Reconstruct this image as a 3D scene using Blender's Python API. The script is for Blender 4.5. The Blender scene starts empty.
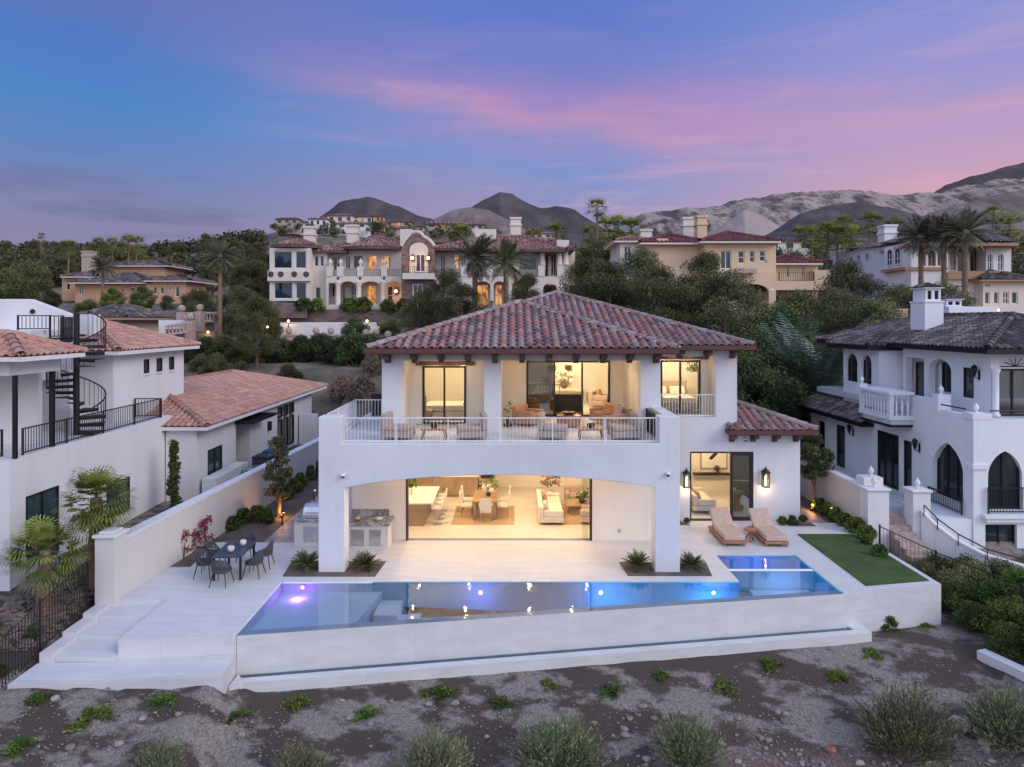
import bpy, bmesh, math, random
import numpy as np
from mathutils import Vector, Matrix, noise as mnoise
random.seed(7); RNG = np.random.default_rng(7)
S = bpy.context.scene; COL = S.collection; R = math.radians; PI = math.pi
F = 683.0; CX = 512.0; HY = 322.0; CZ = 8.0
def PX(px, D): return (px - CX) * D / F          # metres to the right of the lens axis at depth D
def PZ(py, D): return CZ - (py - HY) * D / F     # height at depth D
OFF = {}
# ------------------------------------------------------------------ mesh builder
class MB:
    def __init__(s): s.v = []; s.f = []; s.r = []; s.cur = 0.5
    def add(s, vs, fs):
        n = len(s.v); s.v.extend([tuple(p) for p in vs])
        for f in fs: s.f.append(tuple(i + n for i in f)); s.r.append(s.cur)
    def box(s, x0, x1, y0, y1, z0, z1):
        s.add([(x0,y0,z0),(x1,y0,z0),(x1,y1,z0),(x0,y1,z0),(x0,y0,z1),(x1,y0,z1),(x1,y1,z1),(x0,y1,z1)],
              [(0,3,2,1),(4,5,6,7),(0,1,5,4),(1,2,6,5),(2,3,7,6),(3,0,4,7)])
        return s
    def obox(s, c, hx, hy, hz, rz=0, tx=0):
        M = Matrix.Rotation(rz, 3, 'Z') @ Matrix.Rotation(tx, 3, 'X'); c = Vector(c)
        vs = [c + M @ Vector((a*hx, b*hy, d*hz)) for d in (-1,1) for a, b in ((-1,-1),(1,-1),(1,1),(-1,1))]
        s.add(vs, [(0,3,2,1),(4,5,6,7),(0,1,5,4),(1,2,6,5),(2,3,7,6),(3,0,4,7)]); return s
    def prism(s, poly, a, b, axis='y'):
        n = len(poly); m = {'y': lambda p, t: (p[0], t, p[1]), 'z': lambda p, t: (p[0], p[1], t), 'x': lambda p, t: (t, p[0], p[1])}[axis]
        vs = [m(p, a) for p in poly] + [m(p, b) for p in poly]
        s.add(vs, [tuple(range(n))[::-1], tuple(range(n, 2*n))] + [(i, (i+1) % n, n + (i+1) % n, n + i) for i in range(n)]); return s
    def tube(s, pts, r, n=6, cap=True):
        pts = [Vector(p) for p in pts]; rs = r if isinstance(r, (list, tuple)) else [r]*len(pts)
        b = len(s.v); up0 = None; vs = []
        for i, p in enumerate(pts):
            d = (pts[min(i+1, len(pts)-1)] - pts[max(i-1, 0)]).normalized()
            up = Vector((0,0,1)) if abs(d.z) < .95 else Vector((0,1,0))
            a = d.cross(up).normalized(); c = a.cross(d)
            for k in range(n):
                t = 2*PI*k/n; vs.append(p + (a*math.cos(t) + c*math.sin(t)) * rs[i])
        fs = [(i*n+k, i*n+(k+1) % n, (i+1)*n+(k+1) % n, (i+1)*n+k) for i in range(len(pts)-1) for k in range(n)]
        if cap: fs += [tuple(range(n))[::-1], tuple(range((len(pts)-1)*n, len(pts)*n))]
        s.add(vs, fs); return s
    def lathe(s, prof, c=(0,0,0), n=14, a0=0, a1=2*PI):
        full = abs(a1-a0-2*PI) < 1e-6; m = n if full else n+1; vs = []
        for r, z in prof:
            for k in range(m):
                t = a0 + (a1-a0)*k/n; vs.append((c[0]+r*math.cos(t), c[1]+r*math.sin(t), c[2]+z))
        fs = [(i*m+k, i*m+(k+1) % m, (i+1)*m+(k+1) % m, (i+1)*m+k) for i in range(len(prof)-1) for k in range(n)]
        if full: fs += [tuple(range(m))[::-1], tuple(range((len(prof)-1)*m, len(prof)*m))]
        s.add(vs, fs); return s
    def ball(s, c, r, n=10, sq=(1,1,1), jit=0.0):
        vs = []; h = n//2+1
        for i in range(h+1):
            t = PI*i/h
            for k in range(n):
                a = 2*PI*k/n; j = 1 + (random.uniform(-jit, jit) if jit else 0)
                vs.append((c[0]+r*sq[0]*j*math.sin(t)*math.cos(a), c[1]+r*sq[1]*j*math.sin(t)*math.sin(a), c[2]-r*sq[2]*j*math.cos(t)))
        s.add(vs, [(i*n+k, i*n+(k+1) % n, (i+1)*n+(k+1) % n, (i+1)*n+k) for i in range(h) for k in range(n)]); return s
    def wall(s, x0, x1, z0, z1, y0, y1, holes=()):   # a wall slab with rectangular holes, no hidden faces
        xs = sorted({x0, x1, *[min(max(v, x0), x1) for h in holes for v in h[:2]]}); zs = sorted({z0, z1, *[min(max(v, z0), z1) for h in holes for v in h[2:4]]})
        nx, nz = len(xs)-1, len(zs)-1
        sol = [[not any(h[0]-1e-6 <= (xs[i]+xs[i+1])/2 <= h[1]+1e-6 and h[2]-1e-6 <= (zs[j]+zs[j+1])/2 <= h[3]+1e-6 for h in holes) for j in range(nz)] for i in range(nx)]
        ok = lambda i, j: 0 <= i < nx and 0 <= j < nz and sol[i][j]
        for i in range(nx):
            for j in range(nz):
                if not sol[i][j]: continue
                a, b, c, d = xs[i], xs[i+1], zs[j], zs[j+1]
                s.add([(a,y0,c),(b,y0,c),(b,y0,d),(a,y0,d),(a,y1,c),(b,y1,c),(b,y1,d),(a,y1,d)],
                      [(0,1,2,3),(5,4,7,6)] + ([] if ok(i-1,j) else [(4,0,3,7)]) + ([] if ok(i+1,j) else [(1,5,6,2)])
                      + ([] if ok(i,j-1) else [(4,5,1,0)]) + ([] if ok(i,j+1) else [(3,2,6,7)]))
        return s
    def arch(s, x0, x1, zs, zt, y0, y1, ztop, n=14, point=0.0):  # spandrel filling above an arch between zs (spring) and ztop
        xm = (x0+x1)/2; hw = (x1-x0)/2; pts = []
        for i in range(n+1):
            t = PI*i/n; x = xm - hw*math.cos(t); h = math.sin(t)
            if point: h = (1-point)*h + point*max(0, 1-abs(math.cos(t)))
            pts.append((x, zs + (zt-zs)*h))
        for i in range(n):
            (a, za), (b, zb) = pts[i], pts[i+1]
            s.add([(a,y0,za),(b,y0,zb),(b,y0,ztop),(a,y0,ztop),(a,y1,za),(b,y1,zb),(b,y1,ztop),(a,y1,ztop)],
                  [(0,1,2,3),(5,4,7,6),(4,5,1,0),(3,2,6,7)])
        return s
    def build(s, name, mat, parent=None, smooth=False, bevel=0, xf=None, label=None, off=None):
        me = bpy.data.meshes.new(name)
        o3 = Vector(OFF.get(parent.name, (0,0,0))) if parent is not None else Vector((0,0,0))
        if off is not None: o3 = Vector(off)
        if xf is not None: vs = [tuple((xf @ Vector(p)) - o3) for p in s.v]
        else: vs = [(p[0]-o3.x, p[1]-o3.y, p[2]-o3.z) for p in s.v]
        me.from_pydata(vs, [], s.f); me.update()
        if len(set(s.r)) > 1:
            at = me.attributes.new('rnd', 'FLOAT', 'FACE'); at.data.foreach_set('value', s.r)
        if smooth: me.polygons.foreach_set('use_smooth', [True]*len(s.f))
        me.materials.append(mat)
        o = bpy.data.objects.new(name, me); COL.objects.link(o)
        if parent is not None: o.parent = parent; OFF[o.name] = tuple(o3)
        elif off is not None: o.location = o3; OFF[o.name] = tuple(o3)
        if bevel:
            b = o.modifiers.new('b', 'BEVEL'); b.width = bevel; b.segments = 2; b.limit_method = 'ANGLE'
        if label: o['label'] = label
        return o
def thing(name, label, cat, loc=(0,0,0), rz=0, group=None, world=True):
    o = bpy.data.objects.new(name, None); COL.objects.link(o); o.location = loc; o.rotation_euler = (0,0,rz); o.empty_display_size = .2
    o['label'] = label; o['category'] = cat
    if group: o['group'] = group
    OFF[o.name] = tuple(loc) if world else (0,0,0)
    return o
def tag(o, label, cat, group=None):
    o['label'] = label; o['category'] = cat
    if group: o['group'] = group
    return o
def struct(o, kind='structure'): o['kind'] = kind; return o
KIDS = {}
def dup(root, loc, rz=None, label=None, sc=None, group=None):
    def cp(o, par):
        c = o.copy(); COL.objects.link(c)
        if par: c.parent = par
        for k in KIDS.setdefault(o.name, list(o.children)): cp(k, c)
        return c
    r = cp(root, None); r.location = loc
    if rz is not None: r.rotation_euler = (0,0,rz)
    if sc: r.scale = sc if isinstance(sc, tuple) else (sc,)*3
    if label: r['label'] = label
    if group: r['group'] = group
    return r
ORD = 'first second third fourth fifth sixth seventh eighth ninth tenth eleventh twelfth thirteenth fourteenth fifteenth sixteenth seventeenth eighteenth nineteenth twentieth'.split()
def nth(i): return ORD[i] if i < 20 else 'twenty-' + ORD[i-20]
def sep(boxes, name, m, parent, **k):
    for bx in boxes: MB().box(*bx).build(name, m, parent, **k)
# ------------------------------------------------------------------ materials
def mat(name):
    m = bpy.data.materials.new(name); m.use_nodes = True; nt = m.node_tree; b = nt.nodes['Principled BSDF']
    return m, nt, b
def N(nt, t, **kw):
    n = nt.nodes.new(t)
    for k, v in kw.items():
        if k in n.inputs: n.inputs[k].default_value = v
        else: setattr(n, k, v)
    return n
def ramp(nt, stops, src, mode='LINEAR'):
    n = nt.nodes.new('ShaderNodeValToRGB'); cr = n.color_ramp; cr.interpolation = mode
    while len(cr.elements) > 1: cr.elements.remove(cr.elements[-1])
    cr.elements[0].position = stops[0][0]; cr.elements[0].color = (*stops[0][1], 1)
    for p, c in stops[1:]:
        e = cr.elements.new(p); e.color = (*c, 1)
    nt.links.new(src, n.inputs[0]); return n.outputs[0]
def mixc(nt, fac, a, b, mode='MIX'):
    n = nt.nodes.new('ShaderNodeMix'); n.data_type = 'RGBA'; n.blend_type = mode
    for sock, v in ((n.inputs[0], fac), (n.inputs[6], a), (n.inputs[7], b)):
        if hasattr(v, 'is_linked'): nt.links.new(v, sock)
        elif isinstance(v, (int, float)): sock.default_value = v
        else: sock.default_value = (*v, 1)
    return n.outputs[2]
def wpos(nt, scale=(1,1,1), rot=0, obj=False):
    m = nt.nodes.new('ShaderNodeMapping'); m.inputs['Scale'].default_value = scale; m.inputs['Rotation'].default_value = (0,0,rot)
    if obj: t = nt.nodes.new('ShaderNodeTexCoord'); nt.links.new(t.outputs['Object'], m.inputs[0])
    else: t = nt.nodes.new('ShaderNodeNewGeometry'); nt.links.new(t.outputs['Position'], m.inputs[0])
    return m.outputs[0]
def noise(nt, vec, scale, detail=4, rough=.55, out=0):
    n = N(nt, 'ShaderNodeTexNoise', Scale=scale, Detail=detail, Roughness=rough); nt.links.new(vec, n.inputs['Vector']); return n.outputs[out]
def bump(nt, b, h, strength=.3, dist=.02):
    n = N(nt, 'ShaderNodeBump', Strength=strength, Distance=dist); nt.links.new(h, n.inputs['Height']); nt.links.new(n.outputs[0], b.inputs['Normal'])
def plain(name, c, rough=.6, metal=0, var=.12, sc=6, bmp=0):
    m, nt, b = mat(name); p = wpos(nt, obj=True); n = noise(nt, p, sc)
    lo = tuple(v*(1-var) for v in c); hi = tuple(min(1, v*(1+var)) for v in c)
    nt.links.new(ramp(nt, [(.3, lo), (.7, hi)], n), b.inputs['Base Color'])
    b.inputs['Roughness'].default_value = rough; b.inputs['Metallic'].default_value = metal
    if bmp: bump(nt, b, noise(nt, p, sc*8, 3), bmp, .01)
    return m
def stucco(name, c, var=.06):
    m, nt, b = mat(name); p = wpos(nt)
    big = noise(nt, p, .35, 5, .6); st = noise(nt, wpos(nt, (1.6,1.6,.12)), 1.1, 4, .6); fine = noise(nt, p, 45, 3)
    c1 = ramp(nt, [(.3, tuple(v*(1-var) for v in c)), (.7, tuple(min(.9, v*(1+var*.5)) for v in c))], big)
    c2 = mixc(nt, ramp(nt, [(.52, (0,0,0)), (.78, (.26,.26,.26))], st), c1, tuple(v*.72 for v in c))
    nt.links.new(c2, b.inputs['Base Color']); b.inputs['Roughness'].default_value = .85; bump(nt, b, fine, .25, .008)
    return m
def emis(name, c, s):
    m, nt, b = mat(name); b.inputs['Base Color'].default_value = (*c, 1); b.inputs['Emission Color'].default_value = (*c, 1); b.inputs['Emission Strength'].default_value = s
    return m
def pavers(name, c, tw, th, rot=0, mort=.006, var=.12, vein=True, dark=.62, plane='xy', rough=.55):
    m, nt, b = mat(name); p = wpos(nt, (1,1,1), rot)
    if plane == 'wall':   # courses run up the wall: use (x+y, z)
        s = nt.nodes.new('ShaderNodeSeparateXYZ'); nt.links.new(p, s.inputs[0]); a = N(nt, 'ShaderNodeMath', operation='ADD'); nt.links.new(s.outputs[0], a.inputs[0]); nt.links.new(s.outputs[1], a.inputs[1])
        k = nt.nodes.new('ShaderNodeCombineXYZ'); nt.links.new(a.outputs[0], k.inputs[0]); nt.links.new(s.outputs[2], k.inputs[1]); q = k.outputs[0]
    elif plane == 'xy':   # flat faces by plan, upright faces by length and height
        s = nt.nodes.new('ShaderNodeSeparateXYZ'); nt.links.new(p, s.inputs[0]); a = N(nt, 'ShaderNodeMath', operation='ADD'); nt.links.new(s.outputs[0], a.inputs[0]); nt.links.new(s.outputs[1], a.inputs[1])
        k = nt.nodes.new('ShaderNodeCombineXYZ'); nt.links.new(a.outputs[0], k.inputs[0]); nt.links.new(s.outputs[2], k.inputs[1]); ge = nt.nodes.new('ShaderNodeNewGeometry'); s2 = nt.nodes.new('ShaderNodeSeparateXYZ'); nt.links.new(ge.outputs['Normal'], s2.inputs[0])
        ab = N(nt, 'ShaderNodeMath', operation='ABSOLUTE'); nt.links.new(s2.outputs[2], ab.inputs[0]); gt = N(nt, 'ShaderNodeMath', operation='GREATER_THAN'); nt.links.new(ab.outputs[0], gt.inputs[0]); gt.inputs[1].default_value = .5
        q = mixc(nt, gt.outputs[0], k.outputs[0], p)
    else: q = p
    br = N(nt, 'ShaderNodeTexBrick', Scale=1.0); br.inputs['Mortar Size'].default_value = mort; br.inputs['Brick Width'].default_value = tw; br.inputs['Row Height'].default_value = th; br.offset = .5
    br.inputs['Color1'].default_value = (*[v*(1-var) for v in c], 1); br.inputs['Color2'].default_value = (*[min(.88, v*(1+var)) for v in c], 1); br.inputs['Mortar'].default_value = (*[v*dark for v in c], 1)
    nt.links.new(q, br.inputs['Vector'])
    col = br.outputs[0]
    if vein:
        v = noise(nt, wpos(nt, (.5,3.2,3), rot), 1.4, 7, .68); col = mixc(nt, ramp(nt, [(.42, (0,0,0)), (.68, (.5,.5,.5))], v), col, tuple(x*.74 for x in c))
        v2 = noise(nt, p, .28, 4, .6); col = mixc(nt, ramp(nt, [(.45, (0,0,0)), (.75, (.35,.35,.35))], v2), col, tuple(x*.8 for x in c))
    nt.links.new(col, b.inputs['Base Color']); b.inputs['Roughness'].default_value = rough
    bump(nt, b, br.outputs[1], -.25, .006)
    return m
def tilemat(name, stops, rough=.75):
    m, nt, b = mat(name); a = nt.nodes.new('ShaderNodeAttribute'); a.attribute_name = 'rnd'
    c = ramp(nt, stops, a.outputs['Fac'], 'CONSTANT'); n = noise(nt, wpos(nt), 9, 5, .65)
    c = mixc(nt, ramp(nt, [(.35, (0,0,0)), (.75, (.6,.6,.6))], n), c, tuple(v*.55 for v in stops[len(stops)//2][1]))
    n2 = noise(nt, wpos(nt), .6, 4, .6); c = mixc(nt, ramp(nt, [(.5, (0,0,0)), (.75, (.4,.4,.4))], n2), c, (.20,.19,.20))
    nt.links.new(c, b.inputs['Base Color']); b.inputs['Roughness'].default_value = rough; bump(nt, b, n, .3, .01)
    return m
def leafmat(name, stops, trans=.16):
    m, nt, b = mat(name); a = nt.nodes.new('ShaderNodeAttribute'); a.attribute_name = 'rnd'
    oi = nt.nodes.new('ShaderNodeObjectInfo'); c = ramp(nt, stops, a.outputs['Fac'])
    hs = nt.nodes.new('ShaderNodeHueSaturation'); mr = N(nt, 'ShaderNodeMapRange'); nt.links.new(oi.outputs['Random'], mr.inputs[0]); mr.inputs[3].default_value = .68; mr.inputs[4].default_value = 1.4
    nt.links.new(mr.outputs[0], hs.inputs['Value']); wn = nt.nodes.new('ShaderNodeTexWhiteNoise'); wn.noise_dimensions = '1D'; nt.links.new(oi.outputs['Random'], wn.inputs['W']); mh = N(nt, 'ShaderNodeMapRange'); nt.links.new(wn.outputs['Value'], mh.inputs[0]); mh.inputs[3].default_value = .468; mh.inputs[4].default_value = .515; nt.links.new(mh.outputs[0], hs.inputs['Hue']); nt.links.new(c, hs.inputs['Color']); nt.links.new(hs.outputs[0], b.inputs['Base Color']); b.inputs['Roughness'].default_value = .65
    t = nt.nodes.new('ShaderNodeBsdfTranslucent'); nt.links.new(hs.outputs[0], t.inputs[0]); mx = N(nt, 'ShaderNodeMixShader'); mx.inputs[0].default_value = trans
    nt.links.new(b.outputs[0], mx.inputs[1]); nt.links.new(t.outputs[0], mx.inputs[2]); nt.links.new(mx.outputs[0], nt.nodes['Material Output'].inputs[0])
    return m
def glassmat(name, tint, ior=1.45, rough=.0, bumpsc=0, gcol=(1,1,1), gain=1.0):
    m, nt, b = mat(name); nt.nodes.remove(b)
    t = nt.nodes.new('ShaderNodeBsdfTransparent'); t.inputs[0].default_value = (*tint, 1)
    g = nt.nodes.new('ShaderNodeBsdfGlossy'); g.inputs['Roughness'].default_value = rough; g.inputs[0].default_value = (*gcol, 1)
    f = N(nt, 'ShaderNodeFresnel', IOR=ior); mx = nt.nodes.new('ShaderNodeMixShader')
    if gain != 1: k = N(nt, 'ShaderNodeMath', operation='MULTIPLY', use_clamp=True); k.inputs[1].default_value = gain; nt.links.new(f.outputs[0], k.inputs[0]); nt.links.new(k.outputs[0], mx.inputs[0])
    else: nt.links.new(f.outputs[0], mx.inputs[0])
    nt.links.new(t.outputs[0], mx.inputs[1]); nt.links.new(g.outputs[0], mx.inputs[2]); nt.links.new(mx.outputs[0], nt.nodes['Material Output'].inputs[0])
    if bumpsc:
        n = noise(nt, wpos(nt), bumpsc, 3); bp = N(nt, 'ShaderNodeBump', Strength=.22, Distance=.02); nt.links.new(n, bp.inputs['Height']); nt.links.new(bp.outputs[0], g.inputs['Normal']); nt.links.new(bp.outputs[0], f.inputs['Normal'])
    return m
M = {}
M['white'] = stucco('white_stucco', (.65,.645,.66), .09); M['white2'] = stucco('neighbour_stucco', (.70,.685,.69), .09); M['cream'] = stucco('cream_stucco', (.66,.58,.52)); M['yellow'] = stucco('yellow_stucco', (.66,.48,.31)); M['orange'] = stucco('orange_stucco', (.50,.29,.18))
M['blue_white'] = stucco('cool_white_stucco', (.74,.745,.77)); M['inner'] = stucco('inner_plaster', (.78,.71,.62), .03); M['wallgrey'] = stucco('garden_wall_stucco', (.60,.57,.55)); M['tan'] = stucco('tan_stucco', (.42,.33,.28))
M['trimbrown'] = stucco('trim_brown', (.36,.21,.13)); M['pinkstone'] = plain('pink_stone', (.40,.29,.26), .8, var=.3)
M['paver'] = pavers('travertine_paving', (.60,.59,.60), 1.2, .6, var=.04, dark=.80, mort=.005); M['pooltile'] = pavers('pool_wall_stone', (.62,.61,.61), .6, 1.2, plane='wall', var=.03, dark=.86, mort=.004); M['floor'] = pavers('indoor_stone_floor', (.70,.64,.57), 1.2, 1.2, var=.03, rough=.3, dark=.85)
M['path'] = pavers('grey_path_slabs', (.24,.24,.26), 1.1, .55, mort=.02, var=.15)
M['stonewall'] = pavers('rubble_stone', (.20,.13,.11), .55, .25, plane='wall', mort=.02, var=.45, vein=True)
M['wood'] = plain('dark_wood', (.075,.038,.028), .6, var=.3, sc=3); M['teak'] = plain('teak_wood', (.33,.16,.085), .55, var=.25, sc=5); M['cab'] = plain('cabinet_wood', (.27,.185,.13), .5, var=.2, sc=2)
M['black'] = plain('black_metal', (.012,.012,.014), .45, .3); M['iron'] = plain('dark_iron', (.022,.018,.017), .5, .2); M['whitemetal'] = plain('white_metal', (.72,.72,.73), .45); M['steel'] = plain('brushed_steel', (.6,.6,.62), .3, .9)
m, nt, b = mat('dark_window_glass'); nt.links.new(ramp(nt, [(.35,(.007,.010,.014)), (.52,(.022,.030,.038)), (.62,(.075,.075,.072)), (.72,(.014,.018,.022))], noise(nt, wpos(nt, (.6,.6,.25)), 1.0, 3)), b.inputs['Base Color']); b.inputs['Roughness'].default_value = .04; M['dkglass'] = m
M['blueglass'] = plain('blue_window_glass', (.015,.028,.05), .03, var=.3, sc=.5); M['teal'] = plain('teal_window_glass', (.03,.06,.065), .05, var=.3)
M['glass'] = glassmat('clear_glass', (.86,.90,.90)); M['water'] = glassmat('pool_water', (.84,.94,.99), 1.33, 0, 2.2, gain=1.35); M['reflglass'] = glassmat('tinted_glass', (.30,.36,.36), 1.9, gain=2.6)
m, nt, b = mat('lit_window'); q_ = wpos(nt, (1.3,1.3,.8)); nn = noise(nt, q_, 1.0, 3, .6); cc = ramp(nt, [(.36,(.10,.04,.015)), (.46,(.55,.21,.05)), (.56,(.95,.44,.12)), (.62,(.28,.11,.03)), (.72,(.80,.42,.16))], nn)
nt.links.new(cc, b.inputs['Emission Color']); b.inputs['Base Color'].default_value = (.03,.02,.015,1); b.inputs['Emission Strength'].default_value = 1.0; b.inputs['Roughness'].default_value = .1; M['litwin'] = m
M['lamp'] = emis('warm_lamp', (1,.62,.28), 8); M['can'] = emis('ceiling_lamp', (1,.83,.58), 9); M['violet'] = emis('violet_pool_lamp', (.55,.25,1), 7); M['bulb'] = emis('amber_bulb', (1,.5,.15), 9)
M['sand'] = plain('sand_fabric', (.50,.36,.29), .9, var=.1, bmp=.3); M['taupe'] = plain('taupe_fabric', (.40,.31,.26), .9, var=.1, bmp=.3); M['ivory'] = plain('ivory_fabric', (.68,.62,.54), .9, var=.06, bmp=.2); M['rust'] = plain('tan_fabric', (.48,.25,.14), .9, var=.12); M['charcoal'] = plain('charcoal_fabric', (.035,.03,.03), .9); M['greyf'] = plain('grey_weave', (.06,.06,.065), .8, var=.2, bmp=.4)
M['ceramic'] = plain('pale_ceramic', (.62,.6,.57), .4); M['rug'] = plain('jute_rug', (.40,.28,.17), .95, var=.2, sc=20, bmp=.4); M['slate'] = plain('slate_top', (.035,.045,.065), .35, var=.3)
M['quartz'] = plain('white_quartz', (.8,.77,.7), .15, var=.03); M['binblue'] = plain('blue_plastic', (.02,.10,.30), .4); M['bingrey'] = plain('grey_plastic', (.035,.037,.042), .5)
M['bark'] = plain('bark', (.13,.085,.06), .9, var=.4, sc=5, bmp=.6); M['palmbark'] = plain('palm_bark', (.20,.125,.08), .9, var=.45, sc=9, bmp=.8); M['petals'] = plain('white_petals', (.72,.68,.58), .8); M['terra'] = plain('dark_terracotta', (.10,.042,.035), .8); M['eavebrown'] = plain('brown_eave', (.12,.075,.06), .8)
M['ceil'] = stucco('white_ceiling', (.86,.84,.80), .02); M['granite'] = None
m, nt, b = mat('veined_granite'); p = wpos(nt, (1,3,3), .5); v = noise(nt, p, 2.2, 8, .7)
nt.links.new(ramp(nt, [(.35, (.5,.47,.44)), (.5, (.12,.11,.11)), (.56, (.55,.51,.47)), (.7, (.22,.2,.2))], v), b.inputs['Base Color']); b.inputs['Roughness'].default_value = .25; M['granite'] = m
M['tileA'] = tilemat('villa_roof_tiles', [(0,(.14,.095,.095)), (.10,(.35,.24,.225)), (.34,(.42,.16,.13)), (.56,(.29,.135,.125)), (.72,(.45,.215,.175)), (.86,(.39,.29,.275))])
M['tileB'] = tilemat('pink_roof_tiles', [(0,(.47,.235,.175)), (.3,(.52,.28,.215)), (.6,(.42,.21,.16)), (.8,(.56,.33,.26))])
M['tileC'] = tilemat('brown_roof_tiles', [(0,(.085,.06,.06)), (.35,(.14,.095,.09)), (.6,(.055,.045,.05)), (.8,(.24,.18,.17))])
M['tileD'] = tilemat('red_roof_tiles', [(0,(.15,.03,.028)), (.4,(.21,.045,.04)), (.75,(.12,.03,.03))])
M['tileE'] = tilemat('mansion_roof_tiles', [(0,(.27,.12,.10)), (.35,(.34,.17,.14)), (.6,(.19,.09,.085)), (.8,(.38,.22,.19))])
M['tileR'] = tilemat('pale_ridge_tiles', [(0,(.31,.22,.215)), (.35,(.30,.165,.14)), (.6,(.38,.30,.285)), (.85,(.24,.185,.185))]); M['oak'] = plain('oak_wood', (.30,.19,.11), .5, var=.2, sc=4)
M['mortar'] = plain('roof_mortar', (.42,.36,.33), .9, var=.25, sc=8)
def add_turf(name, a, c):
    m, nt, b = mat(name); p = wpos(nt); n1 = noise(nt, p, 60, 3, .7); n2 = noise(nt, p, 1.1, 5, .65)
    cc = ramp(nt, [(.3, a), (.7, c)], n1); cc = mixc(nt, ramp(nt, [(.4, (0,0,0)), (.68, (.8,.8,.8))], n2), cc, tuple(v*.62 for v in a)); nt.links.new(cc, b.inputs['Base Color']); b.inputs['Roughness'].default_value = .95; bump(nt, b, n1, .8, .03); return m
M['turf'] = add_turf('artificial_turf', (.035,.075,.016), (.07,.13,.03)); M['mulch'] = add_turf('brown_mulch', (.10,.075,.06), (.20,.16,.135))
m, nt, b = mat('pool_plaster'); n = noise(nt, wpos(nt), 3, 5, .6); nt.links.new(ramp(nt, [(.3, (.74,.80,.86)), (.7, (.82,.87,.91))], n), b.inputs['Base Color']); b.inputs['Roughness'].default_value = .7; M['plaster'] = m
m, nt, b = mat('pool_deep'); n = noise(nt, wpos(nt), 2, 5, .6); nt.links.new(ramp(nt, [(.3, (.13,.45,.60)), (.7, (.18,.54,.68))], n), b.inputs['Base Color']); b.inputs['Roughness'].default_value = .7; M['deep'] = m
LF = {}
LF['pine'] = leafmat('pine_leaves', [(0,(0.030,0.035,0.012)), (0.5,(0.100,0.104,0.032)), (1,(0.240,0.215,0.073))]); LF['dark'] = leafmat('dark_leaves', [(0,(0.019,0.033,0.010)), (0.5,(0.061,0.092,0.024)), (1,(0.154,0.191,0.047))]); LF['olive'] = leafmat('olive_leaves', [(0,(0.048,0.055,0.021)), (0.5,(0.135,0.149,0.057)), (1,(0.283,0.283,0.119))])
LF['bright'] = leafmat('bright_leaves', [(0,(0.024,0.046,0.006)), (0.5,(0.077,0.129,0.017)), (1,(0.181,0.253,0.043))]); LF['sage'] = leafmat('sage_leaves', [(0,(0.074,0.095,0.044)), (.5,(0.148,0.182,0.088)), (1,(0.246,0.290,0.149))]); LF['palm'] = leafmat('palm_leaves', [(0,(0.047,0.062,0.014)), (0.5,(0.162,0.197,0.039)), (1,(0.414,0.402,0.099))])
LF['datepalm'] = leafmat('date_palm_leaves', [(0,(0.038,0.046,0.025)), (0.5,(0.117,0.130,0.069)), (1,(0.265,0.262,0.147))]); LF['red'] = leafmat('red_flowers', [(0,(.16,.008,.02)), (.6,(.30,.012,.04)), (1,(.10,.04,.02))]); LF['dry'] = leafmat('dry_twigs', [(0,(.13,.10,.065)), (1,(.26,.20,.13))]); LF['bluepalm'] = leafmat('blue_palm_leaves', [(0,(0.060,0.090,0.078)), (1,(0.180,0.228,0.198))])
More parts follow.
